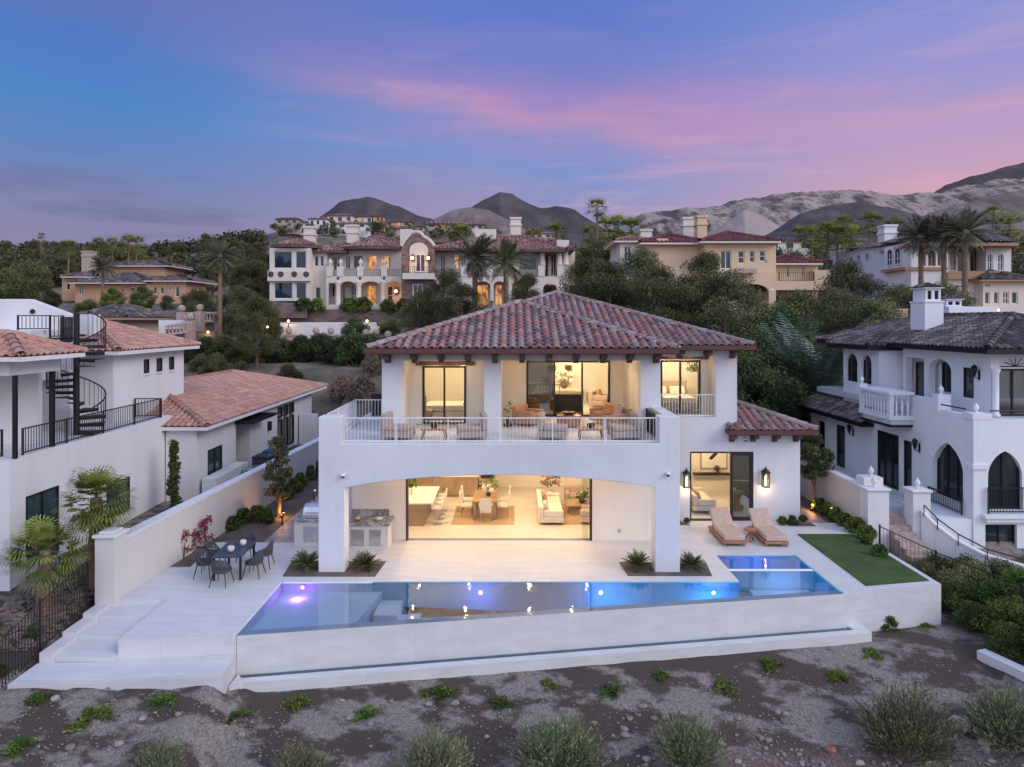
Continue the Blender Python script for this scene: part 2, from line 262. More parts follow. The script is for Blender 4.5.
# ------------------------------------------------------------------ roof tiles
def clip2(poly, a, b):   # keep the part of poly (u,w,h) left of a->b
    out = []; n = len(poly)
    def sd(p): return (b[0]-a[0])*(p[1]-a[1]) - (b[1]-a[1])*(p[0]-a[0])
    for i in range(n):
        p, q = poly[i], poly[(i+1) % n]; sp, sq = sd(p), sd(q)
        if sp >= 0: out.append(p)
        if (sp > 0 > sq) or (sp < 0 < sq):
            t = sp/(sp-sq); out.append(tuple(p[k] + t*(q[k]-p[k]) for k in range(3)))
    return out
def tile_plane(mb, poly, tw=.30, tl=.40, hb=.075, lip=.035):
    poly = [Vector(p) for p in poly]; n = Vector((0,0,0))
    for i in range(len(poly)): n += poly[i].cross(poly[(i+1) % len(poly)])
    n.normalize()
    if n.z < 0: n = -n; poly.reverse()
    u = Vector((0,0,1)).cross(n).normalized(); w = n.cross(u).normalized(); o = min(poly, key=lambda p: p.dot(w))
    P2 = [((p-o).dot(u), (p-o).dot(w)) for p in poly]; ed = [(P2[i], P2[(i+1) % len(P2)]) for i in range(len(P2))]
    u0, u1 = min(p[0] for p in P2), max(p[0] for p in P2); w1 = max(p[1] for p in P2)
    mb.cur = .05; mb.add([p - n*.02 for p in poly], [tuple(range(len(poly)))])
    br = [(k/4*.66*tw, hb*math.sin(PI*k/4)) for k in range(5)] + [(.74*tw, -.012), (.92*tw, -.012), (tw, 0)]
    def ins(p): return all((b[0]-a[0])*(p[1]-a[1]) - (b[1]-a[1])*(p[0]-a[0]) >= -1e-6 for a, b in ed)
    nc = int((u1-u0)/tw)+2; nr = int(w1/tl)+2
    for i in range(nc):
        ua = u0 + i*tw
        for j in range(nr):
            wa = j*tl; wb = wa+tl*1.04; co = [(ua,wa),(ua+tw,wa),(ua+tw,wb),(ua,wb)]
            if any(all((b[0]-a[0])*(c[1]-a[1]) - (b[1]-a[1])*(c[0]-a[0]) < 0 for c in co) for a, b in ed): continue
            inside = all(ins(c) for c in co); c_rnd = random.random(); dj = random.uniform(-.008, .008)
            for k in range(len(br)-1):
                (a, ha), (b, hb2) = br[k], br[k+1]; hl = lip + dj; mb.cur = c_rnd if k < 4 else .04
                qs = [[(ua+a,wa,ha+hl),(ua+b,wa,hb2+hl),(ua+b,wb,hb2+.004),(ua+a,wb,ha+.004)]]
                if not inside:
                    q = qs[0]
                    for e in ed:
                        q = clip2(q, *e)
                        if len(q) < 3: break
                    qs = [q] if len(q) >= 3 else []
                for q in qs: mb.add([o + u*x + w*y + n*h for x, y, h in q], [tuple(range(len(q)))])
                if k < 4 and ins((ua+a, wa)) and ins((ua+b, wa)):
                    mb.add([o+u*(ua+a)+w*wa+n*(ha+hl-.035), o+u*(ua+b)+w*wa+n*(hb2+hl-.035), o+u*(ua+b)+w*wa+n*(hb2+hl), o+u*(ua+a)+w*wa+n*(ha+hl)], [(0,1,2,3)])
def ridge_cap(mb, p0, p1, r=.15, seg=.42):
    p0, p1 = Vector(p0), Vector(p1); d = p1-p0; L = d.length; d.normalize(); s = d.cross(Vector((0,0,1))).normalized(); up = s.cross(d); k = max(1, int(L/seg))
    for i in range(k):
        a = p0 + d*(L*i/k); b = p0 + d*(L*(i+1.12)/k); mb.cur = random.random(); vs = []
        for q, rr in ((a, r*1.12), (b, r*.9)):
            for t in range(6):
                g = PI*t/5; vs.append(q + s*math.cos(g)*rr + up*(math.sin(g)*rr + .03))
        mb.add(vs, [(t, t+1, t+7, t+6) for t in range(5)])
def hip_roof(parent, x0, x1, y0, y1, z, pitch, tmat, tw=.3, tl=.4, hb=.075, faces='flrb', name='roof', fascia=None, fz=.16, cap=True, xf=None):
    w, d = x1-x0, y1-y0; h = min(w, d)/2; zt = z + h*pitch
    if w <= d: A, B = ((x0+x1)/2, y0+h, zt), ((x0+x1)/2, y1-h, zt)
    else: A, B = (x0+h, (y0+y1)/2, zt), (x1-h, (y0+y1)/2, zt)
    c = [(x0,y0,z),(x1,y0,z),(x1,y1,z),(x0,y1,z)]; mb = MB()
    f = [c[0], c[1], A] if w <= d else [c[0], c[1], B, A]; bk = [c[2], c[3], B] if w <= d else [c[2], c[3], A, B]
    rt = [c[1], c[2], B, A] if w <= d else [c[1], c[2], B]; lf = [c[3], c[0], A, B] if w <= d else [c[3], c[0], A]
    for k, pl in (('f', f), ('r', rt), ('b', bk), ('l', lf)):
        if k in faces: tile_plane(mb, pl, tw, tl, hb)
        else:
            mb.cur = .3; mb.add(pl, [tuple(range(len(pl)))])
    rf = mb.build(name, tmat, parent, xf=xf)
    if cap:
        cb = MB()
        for e in ((c[0], A), (c[1], A if w <= d else B), (c[2], B), (c[3], B if w <= d else A), (A, B)):
            if (Vector(e[0])-Vector(e[1])).length > .3: ridge_cap(cb, *e, r=tw*.5)
        cb.build('ridge_cap', tmat, rf, xf=xf)
    if fascia:
        MB().wall(x0, x1, y0, y1, z-fz, z-.01, []) if False else None
        fb = MB(); fb.prism([(x0,y0),(x1,y0),(x1,y1),(x0,y1)], z-fz, z-.012, 'z'); fb.build('eave', fascia, parent, xf=xf)
    return rf, A, B
# ------------------------------------------------------------------ openings
def XR(x0): return Matrix.Translation((x0,0,0)) @ Matrix.Rotation(PI/2, 4, 'Z')     # a wall facing +X, s = Y
def XL(x0): return Matrix.Translation((x0,0,0)) @ Matrix.Rotation(-PI/2, 4, 'Z')    # a wall facing -X, s = -Y
def win(parent, x0, x1, z0, z1, y, fm, gm, nx=1, nz=1, fw=.06, d=.08, xf=None, name='window', label=None, arch=0, proud=.03):
    f = MB(); ys, ye = y-proud, y+d
    f.box(x0, x0+fw, ys, ye, z0, z1); f.box(x1-fw, x1, ys, ye, z0, z1); f.box(x0+fw, x1-fw, ys, ye, z0, z0+fw)
    if not arch: f.box(x0+fw, x1-fw, ys, ye, z1-fw, z1)
    for i in range(1, nx): c = x0+(x1-x0)*i/nx; f.box(c-fw*.4, c+fw*.4, ys+.005, ye-.005, z0+fw, z1-(0 if arch else fw))
    for j in range(1, nz): c = z0+(z1-z0)*j/nz; f.box(x0+fw, x1-fw, ys+.01, ye-.01, c-fw*.35, c+fw*.35)
    poly = [(x0+.01, z0+.01), (x1-.01, z0+.01), (x1-.01, z1)]
    if arch:
        xm, hw = (x0+x1)/2, (x1-x0)/2
        arc = [(xm+hw*math.cos(PI*k/12), z1+arch*math.sin(PI*k/12)) for k in range(13)]
        for k in range(12):
            (a, b), (c, e) = arc[k], arc[k+1]; s = 1-fw/hw
            f.add([(a,ys,b),(c,ys,e),(xm+(c-xm)*s,ys,z1+(e-z1)*s),(xm+(a-xm)*s,ys,z1+(b-z1)*s),(a,ye,b),(c,ye,e),(xm+(c-xm)*s,ye,z1+(e-z1)*s),(xm+(a-xm)*s,ye,z1+(b-z1)*s)], [(0,1,2,3),(2,6,7,3),(0,4,5,1)])
        poly += arc[1:-1]
    poly.append((x0+.01, z1))
    o = f.build(name, fm, parent, xf=xf, label=label); g = MB(); g.prism(poly, y+d*.35, y+d*.35+.012, 'y'); g.build('pane', gm, o, xf=xf)
    return o
# ================================================================== camera, light, sky
cam = bpy.data.cameras.new('camera'); co = bpy.data.objects.new('camera', cam); COL.objects.link(co); S.camera = co
co.location = (0,0,CZ); co.rotation_euler = (PI/2,0,0); cam.sensor_width = 36; cam.lens = 36*F/1024; cam.shift_y = -(383.5-HY)/1024; cam.clip_start = .1; cam.clip_end = 20000
S.render.resolution_x = 1024; S.render.resolution_y = 767
S.view_settings.view_transform = 'Standard'; S.view_settings.look = 'None'; S.view_settings.exposure = 0; S.view_settings.gamma = 1
S.cycles.use_denoising = True; S.cycles.max_bounces = 6; S.cycles.transparent_max_bounces = 16; S.cycles.diffuse_bounces = 3; S.cycles.glossy_bounces = 3; S.cycles.caustics_reflective = False; S.cycles.caustics_refractive = False
S.cycles.sample_clamp_indirect = 6
SUN_EL, SUN_AZ = 30, 120           # soft afterglow from behind and to the right of the lens
W = bpy.data.worlds.new('World'); S.world = W; W.use_nodes = True; nt = W.node_tree; nt.nodes.clear()
out = nt.nodes.new('ShaderNodeOutputWorld')
sky = nt.nodes.new('ShaderNodeTexSky'); sky.sky_type = 'NISHITA'; sky.sun_disc = False; sky.sun_elevation = R(SUN_EL); sky.sun_rotation = R(SUN_AZ)
tc = nt.nodes.new('ShaderNodeTexCoord'); sp = nt.nodes.new('ShaderNodeSeparateXYZ'); nt.links.new(tc.outputs['Generated'], sp.inputs[0])
def mth(op, a, b=None, cl=False):
    n = N(nt, 'ShaderNodeMath', operation=op, use_clamp=cl)
    for i, v in enumerate((a, b)):
        if v is None: continue
        if hasattr(v, 'is_linked'): nt.links.new(v, n.inputs[i])
        else: n.inputs[i].default_value = v
    return n.outputs[0]
X_, Y_, Z_ = sp.outputs
zc = mth('MAXIMUM', Z_, 0.0)
# streaks of afterglow: long drawn-out noise bends the colour bands of the eastern sky
mp = nt.nodes.new('ShaderNodeMapping'); mp.inputs['Rotation'].default_value = (0,R(9),0); mp.inputs['Scale'].default_value = (1.0,1.0,5.2); nt.links.new(tc.outputs['Generated'], mp.inputs[0])
n1 = noise(nt, mp.outputs[0], 2.1, 7, .56); mp2 = nt.nodes.new('ShaderNodeMapping'); mp2.inputs['Rotation'].default_value = (0,R(-7),0); mp2.inputs['Scale'].default_value = (1.2,1.2,10); mp2.inputs['Location'].default_value = (2.7,.4,1.1); nt.links.new(tc.outputs['Generated'], mp2.inputs[0]); n2 = noise(nt, mp2.outputs[0], 3.2, 8, .6)
def mad(a, k, c):
    n = N(nt, 'ShaderNodeMath', operation='MULTIPLY_ADD'); nt.links.new(a, n.inputs[0]); n.inputs[1].default_value = k; n.inputs[2].default_value = c; return n.outputs[0]
zz = mth('ADD', mth('ADD', zc, mad(X_, .11, 0)), mad(n1, .20, -.10)); zz = mth('MAXIMUM', zz, 0)
zl = mth('MAXIMUM', mth('ADD', zc, mad(n1, .12, -.06)), 0)
left = ramp(nt, [(0,(.26,.20,.34)), (.12,(.22,.205,.37)), (.18,(.145,.215,.46)), (.27,(.072,.215,.54)), (.34,(.075,.185,.52)), (.40,(.12,.165,.46)), (.46,(.09,.15,.43)), (.8,(.06,.12,.36))], zl)
mid = ramp(nt, [(0,(.40,.27,.38)), (.14,(.34,.26,.42)), (.185,(.27,.27,.50)), (.23,(.20,.28,.58)), (.262,(.26,.265,.55)), (.290,(.47,.275,.49)), (.315,(.33,.235,.53)), (.36,(.20,.21,.55)), (.42,(.115,.19,.57)), (.50,(.10,.165,.50)), (.8,(.06,.12,.38))], zz)
right = ramp(nt, [(0,(.70,.38,.40)), (.17,(.62,.36,.43)), (.22,(.56,.34,.48)), (.27,(.46,.32,.55)), (.31,(.50,.32,.53)), (.35,(.33,.30,.61)), (.42,(.21,.27,.64)), (.50,(.16,.225,.60)), (.8,(.07,.13,.40))], zz)
def ss(v, a, b):
    n = N(nt, 'ShaderNodeMapRange', interpolation_type='SMOOTHSTEP'); nt.links.new(v, n.inputs[0]); n.inputs[1].default_value = a; n.inputs[2].default_value = b; return n.outputs[0]
xw_ = mth('ADD', X_, mad(n1, .3, -.15))
front = mixc(nt, ss(xw_, -.50, -.02), left, mid); front = mixc(nt, ss(xw_, .08, .52), front, right)
wis = mth('MULTIPLY', ramp(nt, [(.54,(0,0,0)), (.70,(1,1,1))], n2), ss(X_, -.42, .0)); wis = mth('MULTIPLY', wis, ramp(nt, [(.15,(1,1,1)), (.30,(.8,.8,.8)), (.40,(.15,.15,.15))], zc))
front = mixc(nt, mth('MULTIPLY', wis, .38), front, (.74,.42,.52))
bar = mth('MULTIPLY', ramp(nt, [(.50,(0,0,0)), (.66,(1,1,1))], n2), ramp(nt, [(.10,(1,1,1)), (.25,(0,0,0))], zc)); bar = mth('MULTIPLY', bar, ss(X_, .0, -.22))
front = mixc(nt, mth('MULTIPLY', bar, .6), front, (.10,.105,.235))
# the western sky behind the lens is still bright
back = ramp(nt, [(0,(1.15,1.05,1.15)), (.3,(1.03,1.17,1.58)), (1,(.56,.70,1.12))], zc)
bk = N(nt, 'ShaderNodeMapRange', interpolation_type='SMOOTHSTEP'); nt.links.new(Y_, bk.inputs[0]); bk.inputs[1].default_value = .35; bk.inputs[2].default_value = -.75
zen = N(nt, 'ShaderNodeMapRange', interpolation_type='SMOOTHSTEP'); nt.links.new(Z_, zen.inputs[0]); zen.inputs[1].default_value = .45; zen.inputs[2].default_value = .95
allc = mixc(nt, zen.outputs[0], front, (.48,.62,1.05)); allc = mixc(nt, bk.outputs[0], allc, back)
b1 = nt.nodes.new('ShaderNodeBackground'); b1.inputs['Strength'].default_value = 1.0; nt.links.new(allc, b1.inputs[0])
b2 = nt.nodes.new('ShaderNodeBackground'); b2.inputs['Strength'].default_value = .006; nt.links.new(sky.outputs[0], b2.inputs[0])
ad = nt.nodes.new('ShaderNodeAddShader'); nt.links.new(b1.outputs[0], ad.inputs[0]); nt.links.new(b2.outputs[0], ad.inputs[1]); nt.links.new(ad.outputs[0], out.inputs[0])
sl = bpy.data.lights.new('sun', 'SUN'); sl.energy = 1.5; sl.angle = R(30); sl.color = (1,.93,.88); so = bpy.data.objects.new('sun', sl); COL.objects.link(so)
d = Vector((math.sin(R(SUN_AZ))*math.cos(R(SUN_EL)), math.cos(R(SUN_AZ))*math.cos(R(SUN_EL)), math.sin(R(SUN_EL)))); so.rotation_euler = d.to_track_quat('Z', 'Y').to_euler(); so.location = d*50
def lamp(x, y, z, e, c=(1,.74,.43), r=.06, name='lamp_light'):
    l = bpy.data.lights.new(name, 'POINT'); l.energy = e; l.color = c; l.shadow_soft_size = r; o = bpy.data.objects.new(name, l); COL.objects.link(o); o.location = (x,y,z); return o
def alamp(x, y, z, e, sx, sy, c=(1,.74,.43), name='room_light'):
    return [lamp(x+sx*.3*k, y, z-.14, e*.8, c, .1) for k in (-1,1)]
def alamp_(x, y, z, e, sx, sy, c=(1,.74,.43), name='room_light'):
    l = bpy.data.lights.new(name, 'AREA'); l.energy = e; l.color = c; l.shape = 'RECTANGLE'; l.size = sx; l.size_y = sy; o = bpy.data.objects.new(name, l); COL.objects.link(o); o.location = (x,y,z); return o
# ================================================================== terrain
def ip(y, pts): return np.interp(y, [p[0] for p in pts], [p[1] for p in pts])
BACK = [(40,-.1),(46,1.6),(52,3.9),(65,4.9),(76,5.7),(84,9.2),(110,10),(160,14),(300,30),(600,56),(1200,74),(8000,80)]
def sst(a, b, x): t = np.clip((x-a)/(b-a), 0, 1); return t*t*(3-2*t)
def hgt(x, y):
    x = np.asarray(x, float); y = np.asarray(y, float)
    ye = y - .155*(np.clip(x, -7.5, 10.6)+6.4)
    c = ip(ye, [(-600,-14),(0,-5),(12,-2.2),(15.3,-1.62),(17.2,-1.26),(18.3,-1.22),(20.5,-.8),(22,-.35),(40,-.1)]) + sst(-6.3,-7.4,x)*(.60+.26*sst(-8,-11.8,x))*sst(21,17,y)
    c = np.where(y > 40, ip(y, BACK), np.minimum(c, -.08*sst(17,22,ye)-.0))
    l = ip(y, [(-600,-14),(0,-5),(12,-1.9),(15.3,-1.1),(16.3,-.66),(17.2,-.5),(18.9,-.12),(20.2,.2),(30,.36),(47,.4),(54,4.0)]+BACK[3:])
    r = ip(y, [(-600,-14),(0,-5),(12,-2.4),(15.3,-1.75),(19,-1.32),(25.3,-1.28),(26.3,-.12),(46,-.1),(50,2.2),(54,4.0)]+BACK[3:])
    tl = sst(-11.9,-12.4,x); tr = sst(13.0,13.3,x)
    h = c*(1-tl)*(1-tr) + l*tl + r*tr
    h = np.where((x > -11.92) & (x < -6.9) & (y > 16.06+.11*(x+11.8)) & (y < 20), np.minimum(h, -.85), h)
    h = np.where((x > -7.0) & (x < -5.85) & (y > 16.5+.58*(x+7)) & (y < 18.5), np.minimum(h, -1.12), h)
    far = sst(120, 260, y)
    h = h + far*(sst(-60,-260,x)*9 + sst(90,300,x)*6)
    h = h + 17*np.exp(-(((x+72)/58)**2 + ((y-300)/85)**2))      # the knoll with houses
    return h
def H(x, y): return float(hgt(x, y))
xs = np.unique(np.concatenate([np.linspace(-7000,-400,16), np.linspace(-400,-60,40), np.linspace(-60,-14,40), np.linspace(-14,15,150), np.linspace(15,60,40), np.linspace(60,400,40), np.linspace(400,7000,16)]))
ys = np.unique(np.concatenate([np.linspace(-600,0,10), np.linspace(0,12,8), np.linspace(12,20,60), np.linspace(20,60,100), np.linspace(60,120,60), np.linspace(120,420,50), np.linspace(420,8000,20)]))
gx, gy = np.meshgrid(xs, ys); gz = hgt(gx, gy)
nz = np.array([[mnoise.noise(Vector((a*.8, b*.8, 0))) + .5*mnoise.noise(Vector((a*2.3, b*2.3, 4))) for a in xs] for b in ys])
gz = gz + nz*np.where((gy < 22), .035, np.where(gy < 42, 0, np.clip(gy*.004, .1, 1.2)))
vs = np.stack([gx.ravel(), gy.ravel(), gz.ravel()], 1); nxx = len(xs)
fs = [(j*nxx+i, j*nxx+i+1, (j+1)*nxx+i+1, (j+1)*nxx+i) for j in range(len(ys)-1) for i in range(nxx-1)]
me = bpy.data.meshes.new('ground'); me.from_pydata(vs.tolist(), [], fs); me.polygons.foreach_set('use_smooth', [True]*len(fs)); g = bpy.data.objects.new('ground', me); COL.objects.link(g); struct(g)
m, nt, b = mat('desert_ground'); p = wpos(nt); sxyz = nt.nodes.new('ShaderNodeSeparateXYZ'); nt.links.new(p, sxyz.inputs[0])
peb = N(nt, 'ShaderNodeTexVoronoi', Scale=26); nt.links.new(p, peb.inputs['Vector']); pcol = ramp(nt, [(0,(.135,.113,.097)), (.45,(.22,.187,.163)), (.8,(.275,.236,.21)), (1,(.35,.305,.275))], peb.outputs['Color'])
fine = noise(nt, p, 70, 3, .7); soil = ramp(nt, [(.3,(.045,.030,.024)), (.75,(.10,.07,.056))], fine)
pn = noise(nt, wpos(nt, (.75,1.15,1), .5), .95, 6, .62); pm = ramp(nt, [(.455,(0,0,0)), (.535,(1,1,1))], pn)
near = mixc(nt, pm, pcol, soil)
band = ramp(nt, [(0,(1,1,1)), (1,(0,0,0))], None) if False else None
rb = N(nt, 'ShaderNodeMapRange'); nt.links.new(sxyz.outputs[1], rb.inputs[0]); rb.inputs[1].default_value = 16.0; rb.inputs[2].default_value = 15.3
rx = N(nt, 'ShaderNodeMapRange'); nt.links.new(sxyz.outputs[0], rx.inputs[0]); rx.inputs[1].default_value = 2.5; rx.inputs[2].default_value = 4.8; rm = N(nt, 'ShaderNodeMath', operation='MULTIPLY'); nt.links.new(rb.outputs[0], rm.inputs[0]); nt.links.new(rx.outputs[0], rm.inputs[1])
red = ramp(nt, [(0,(.07,.045,.04)), (.5,(.14,.09,.08)), (1,(.24,.17,.15))], peb.outputs['Color']); near = mixc(nt, rm.outputs[0], near, red)
fn = noise(nt, p, .22, 6, .65); farc = ramp(nt, [(.35,(.06,.06,.035)), (.5,(.14,.105,.08)), (.65,(.26,.19,.15))], fn)
fm = N(nt, 'ShaderNodeMapRange'); nt.links.new(sxyz.outputs[1], fm.inputs[0]); fm.inputs[1].default_value = 40; fm.inputs[2].default_value = 48
nt.links.new(mixc(nt, fm.outputs[0], near, farc), b.inputs['Base Color']); b.inputs['Roughness'].default_value = .95; bump(nt, b, peb.outputs['Distance'], .9, .03); me.materials.append(m)
# ------------------------------------------------------------------ mountains
def mountain(name, crest, D, depth, stops, sc, seed, amp=.16, foot=242):
    cx_ = np.array([c[0] for c in crest], float); cy_ = np.array([c[1] for c in crest], float); n = int((cx_[-1]-cx_[0])/1.6); px = np.linspace(cx_[0], cx_[-1], n); T = np.linspace(0, 1.5, 60); vs = []
    for t in T:
        dd = D - depth*(1-t)
        for q in px:
            zc_ = CZ + (HY-np.interp(q, cx_, cy_))*D/F; zf = CZ + (HY-foot-45)*(D-depth)/F - 20; X = (q-CX)*dd/F
            s = t if t <= 1 else 2-t
            rn = abs(mnoise.noise(Vector((X*sc+seed, dd*sc*.25, seed)))) + .5*abs(mnoise.noise(Vector((X*sc*2.1, dd*sc*.5, seed+3)))) + .34*abs(mnoise.noise(Vector((X*sc*4.6, dd*sc*1.1, seed+9))))
            z = zf + (zc_-zf)*(s**.85) - amp*(zc_-zf)*(rn)*(1.5-1.3*s if t <= 1 else .3)
            vs.append((X, dd, z))
    fs = [(j*n+i, j*n+i+1, (j+1)*n+i+1, (j+1)*n+i) for j in range(len(T)-1) for i in range(n-1)]
    me = bpy.data.meshes.new(name); me.from_pydata(vs, [], fs); o = bpy.data.objects.new(name, me); COL.objects.link(o); struct(o)
    me.polygons.foreach_set('use_smooth', [True]*len(fs))
    m, nt, b = mat(name+'_rock'); p = wpos(nt, (1,.6,1.6)); n_a = noise(nt, p, sc*1.5, 10, .66); n_b = noise(nt, wpos(nt, (1,.16,.30), .12), sc*5.5, 8, .7); n_m = N(nt, 'ShaderNodeMix'); n_m.inputs[0].default_value = .42; nt.links.new(n_a, n_m.inputs[2]); nt.links.new(n_b, n_m.inputs[3]); n_ = n_m.outputs[0]; nt.links.new(ramp(nt, stops, n_), b.inputs['Base Color']); b.inputs['Roughness'].default_value = 1; me.materials.append(m); return o  # rock tone plus downslope streaks that paint gully shading into the colour
DK = [(.36,(.028,.022,.026)), (.5,(.06,.046,.048)), (.64,(.11,.082,.08))]; LT = [(.42,(.055,.04,.04)), (.47,(.17,.125,.11)), (.53,(.36,.275,.24)), (.59,(.11,.078,.075))]
MD = [(.38,(.08,.058,.058)), (.5,(.15,.11,.10)), (.62,(.23,.17,.155))]
mountain('mountain', [(255,236),(300,226),(325,212),(340,201),(367,193),(380,197),(400,206),(420,214),(440,221),(480,240)], 2000, 600, DK, .006, 1)
mountain('mountain', [(400,232),(430,219),(450,212),(470,207),(485,198),(500,190),(512,193),(525,199),(540,206),(556,204),(575,209),(592,220),(625,240)], 2400, 700, DK, .005, 5)
mountain('hill', [(410,240),(430,220),(450,210),(470,206),(490,209),(520,225),(545,244)], 1500, 420, MD, .008, 8, .1)
mountain('mountain', [(560,246),(600,234),(625,219),(645,212),(665,208),(690,206),(715,203),(745,196),(780,192),(815,189),(850,188),(880,191),(905,192),(935,189),(960,184),(1024,172),(1100,160),(1200,170)], 2800, 1000, LT, .0055, 12, .24)
mountain('mountain', [(930,194),(945,184),(965,177),(1000,167),(1030,160),(1100,146),(1220,150)], 3300, 600, DK, .005, 15, .1, 215)
mountain('hill', [(745,246),(775,228),(800,212),(830,203),(860,201),(890,205),(915,213),(950,222),(1000,236),(1030,248)], 1700, 500, DK, .007, 19, .14)
mountain('hill', [(880,236),(920,216),(950,206),(985,196),(1024,188),(1100,180),(1180,190)], 2200, 500, MD, .006, 23, .14)
mountain('hill', [(700,240),(725,222),(745,208),(762,214),(790,232),(806,244)], 2000, 380, [(.3,(.26,.205,.19)), (.6,(.34,.265,.235))], .01, 29, .10)
# ================================================================== the villa
V = thing('villa', 'white two-storey villa with warm lit open rooms, arched loggia and wide balcony facing the pool', 'house', (0,25,0))
zc0, zb = 4.10, 4.97
# ground-floor loggia front with its flat segmental arch
w = MB(); xl, xr, sp, ap = -5.35, 4.57, 2.70, 3.12
arc = [(xl + (xr-xl)*i/28, sp + (ap-sp)*math.sin(PI*i/28)**.75) for i in range(29)]
w.prism([(-6.18,-.3),(-5.35,-.3)] + arc + [(4.57,-.3),(5.36,-.3),(5.36,zb),(4.70,zb),(4.70,4.12),(-5.45,4.12),(-5.45,zb),(-6.18,zb)], 21.8, 22.4, 'y')
w.build('loggia_wall', M['white'], V, bevel=.02)
sw = MB()      # side parapets, house walls below
sw.box(-6.18,-5.93,22.4,26.6,2.9,4.16); sw.box(4.95,5.36,22.4,27.5,3.0,zb)
sw.box(-6.18,-5.85,25.25,40,-.3,4.06); sw.box(5.36,5.6,27.9,40,-.3,7.0)
sw.build('side_wall', M['white'], V)
bw = MB()      # back of the loggia: stacked glass doors leave it open in the middle
bw.wall(-5.85,5.30,-.05,3.30,25.0,25.25,[(-3.88,2.93,-.05,3.02)]); bw.build('loggia_back_wall', M['inner'], V)
fr = MB(); fr.box(-3.88,-3.82,24.98,25.27,0,3.02); fr.box(2.86,2.93,24.98,25.27,0,3.02); fr.box(-3.82,2.86,24.98,25.27,2.95,3.02); d_ = fr.build('sliding_door_frame', M['iron'], V)
for k, x in enumerate((2.80,)):
    pn = MB(); pn.box(x-.22,x,25.13,25.15,.02,2.94); pn.build('pane', M['glass'], d_)
so_ = MB(); so_.box(4.84,5.0,24.975,25.0,.28,.42) if False else so_.box(3.9,3.98,24.97,25.0,.30,.42); so_.build('outlet', M['steel'], V)
ce = MB(); ce.box(-5.93,5.2,22.4,25.25,3.34,3.9); ce.build('loggia_ceiling', M['ceil'], V)
bf = MB(); bf.box(-5.93,4.95,22.4,28.3,3.9,4.07); bf.box(-5.93,-4.65,28.3,29.0,3.9,4.07); bf.build('balcony_floor', M['paver'], V)
# living room shell
lr = MB(); lr.box(-5.85,5.36,33.2,33.4,-.05,3.9); lr.box(5.16,5.36,25.25,33.2,-.05,3.9); lr.build('room_wall', M['inner'], V)
lc = MB(); lc.box(-5.85,5.16,25.25,33.2,3.32,3.9); lc.build('room_ceiling', M['ceil'], V)
lf = MB(); lf.box(-5.85,5.16,25.25,33.2,-.12,.006); lf.build('room_floor', M['floor'], V)
cans = [(-3.85,26.4),(-1.8,26.4),(.68,26.4),(2.3,26.4),(-4.0,29.2),(-1.8,29.2),(.75,29.2),(3.2,29.2)]
for x, y in cans:
    c = MB(); c.lathe([(.075,-.012),(.095,-.012),(.095,0),(.01,0)], (x,y,3.32), 12); q = c.build('ceiling_spot', M['whitemetal'], V); e = MB(); e.lathe([(.07,-.016),(.001,-.016)], (x,y,3.32), 12); e.build('lamp_face', M['can'], q)
# upper storey
u = MB(); u.wall(-4.65,5.30,4.07,7.03,24.4,24.85,[(-3.93,-1.0,4.07,6.62),(-.39,4.6,4.07,6.62)]); u.build('upper_front_wall', M['white'], V)
us = MB(); us.box(-4.65,-4.3,24.85,40,4.07,7.03); us.box(5.05,5.30,24.85,27.5,4.07,7.03)
us.build('upper_side_wall', M['inner'], V); sep([(-4.3,-3.93,24.85,26.2,4.07,6.62),(-1.0,-.39,24.85,28.3,4.07,6.62),(4.6,5.05,24.85,28.3,4.07,6.62)], 'recess_wall', M['inner'], V)
cl = MB(); cl.box(-4.3,5.05,24.85,28.5,6.62,7.0); cl.build('upper_loggia_ceiling', M['inner'], V)
b1_ = MB(); b1_.wall(-4.3,-1.0,4.07,6.62,26.2,26.4,[(-3.43,-1.76,4.07,6.34)]); b1_.build('bedroom_wall', M['inner'], V)
b2_ = MB(); b2_.wall(-.39,4.6,4.07,6.62,28.3,28.5,[(.6,4.06,4.07,6.42)]); b2_.build('lounge_wall', M['inner'], V)
# right bay and lower wing: one wall plane
rw = MB(); rw.wall(5.36,11.6,-.3,4.0,27.5,27.9,[(7.17,9.72,.0,2.78),(9.06,11.6,3.68,4.0)]); rw.wall(5.36,9.06,4.0,7.03,27.5,27.9,[(5.98,8.2,4.17,6.62)]); rw.box(8.7,9.06,27.9,40,4.0,7.03); rw.box(11.25,11.6,27.9,38,-.3,3.7); rw.build('wing_wall', M['white'], V)
rr = MB(); rr.wall(5.6,8.7,4.1,6.62,28.6,28.8,[(6.2,7.9,4.17,6.42)]); rr.box(5.6,5.98,27.9,28.6,4.17,6.62); rr.box(8.2,8.7,27.9,28.6,4.17,6.62); rr.box(5.6,8.7,27.9,32,6.62,6.9); rr.box(5.6,8.7,27.9,32.2,3.9,4.15); rr.build('bay_recess', M['inner'], V)
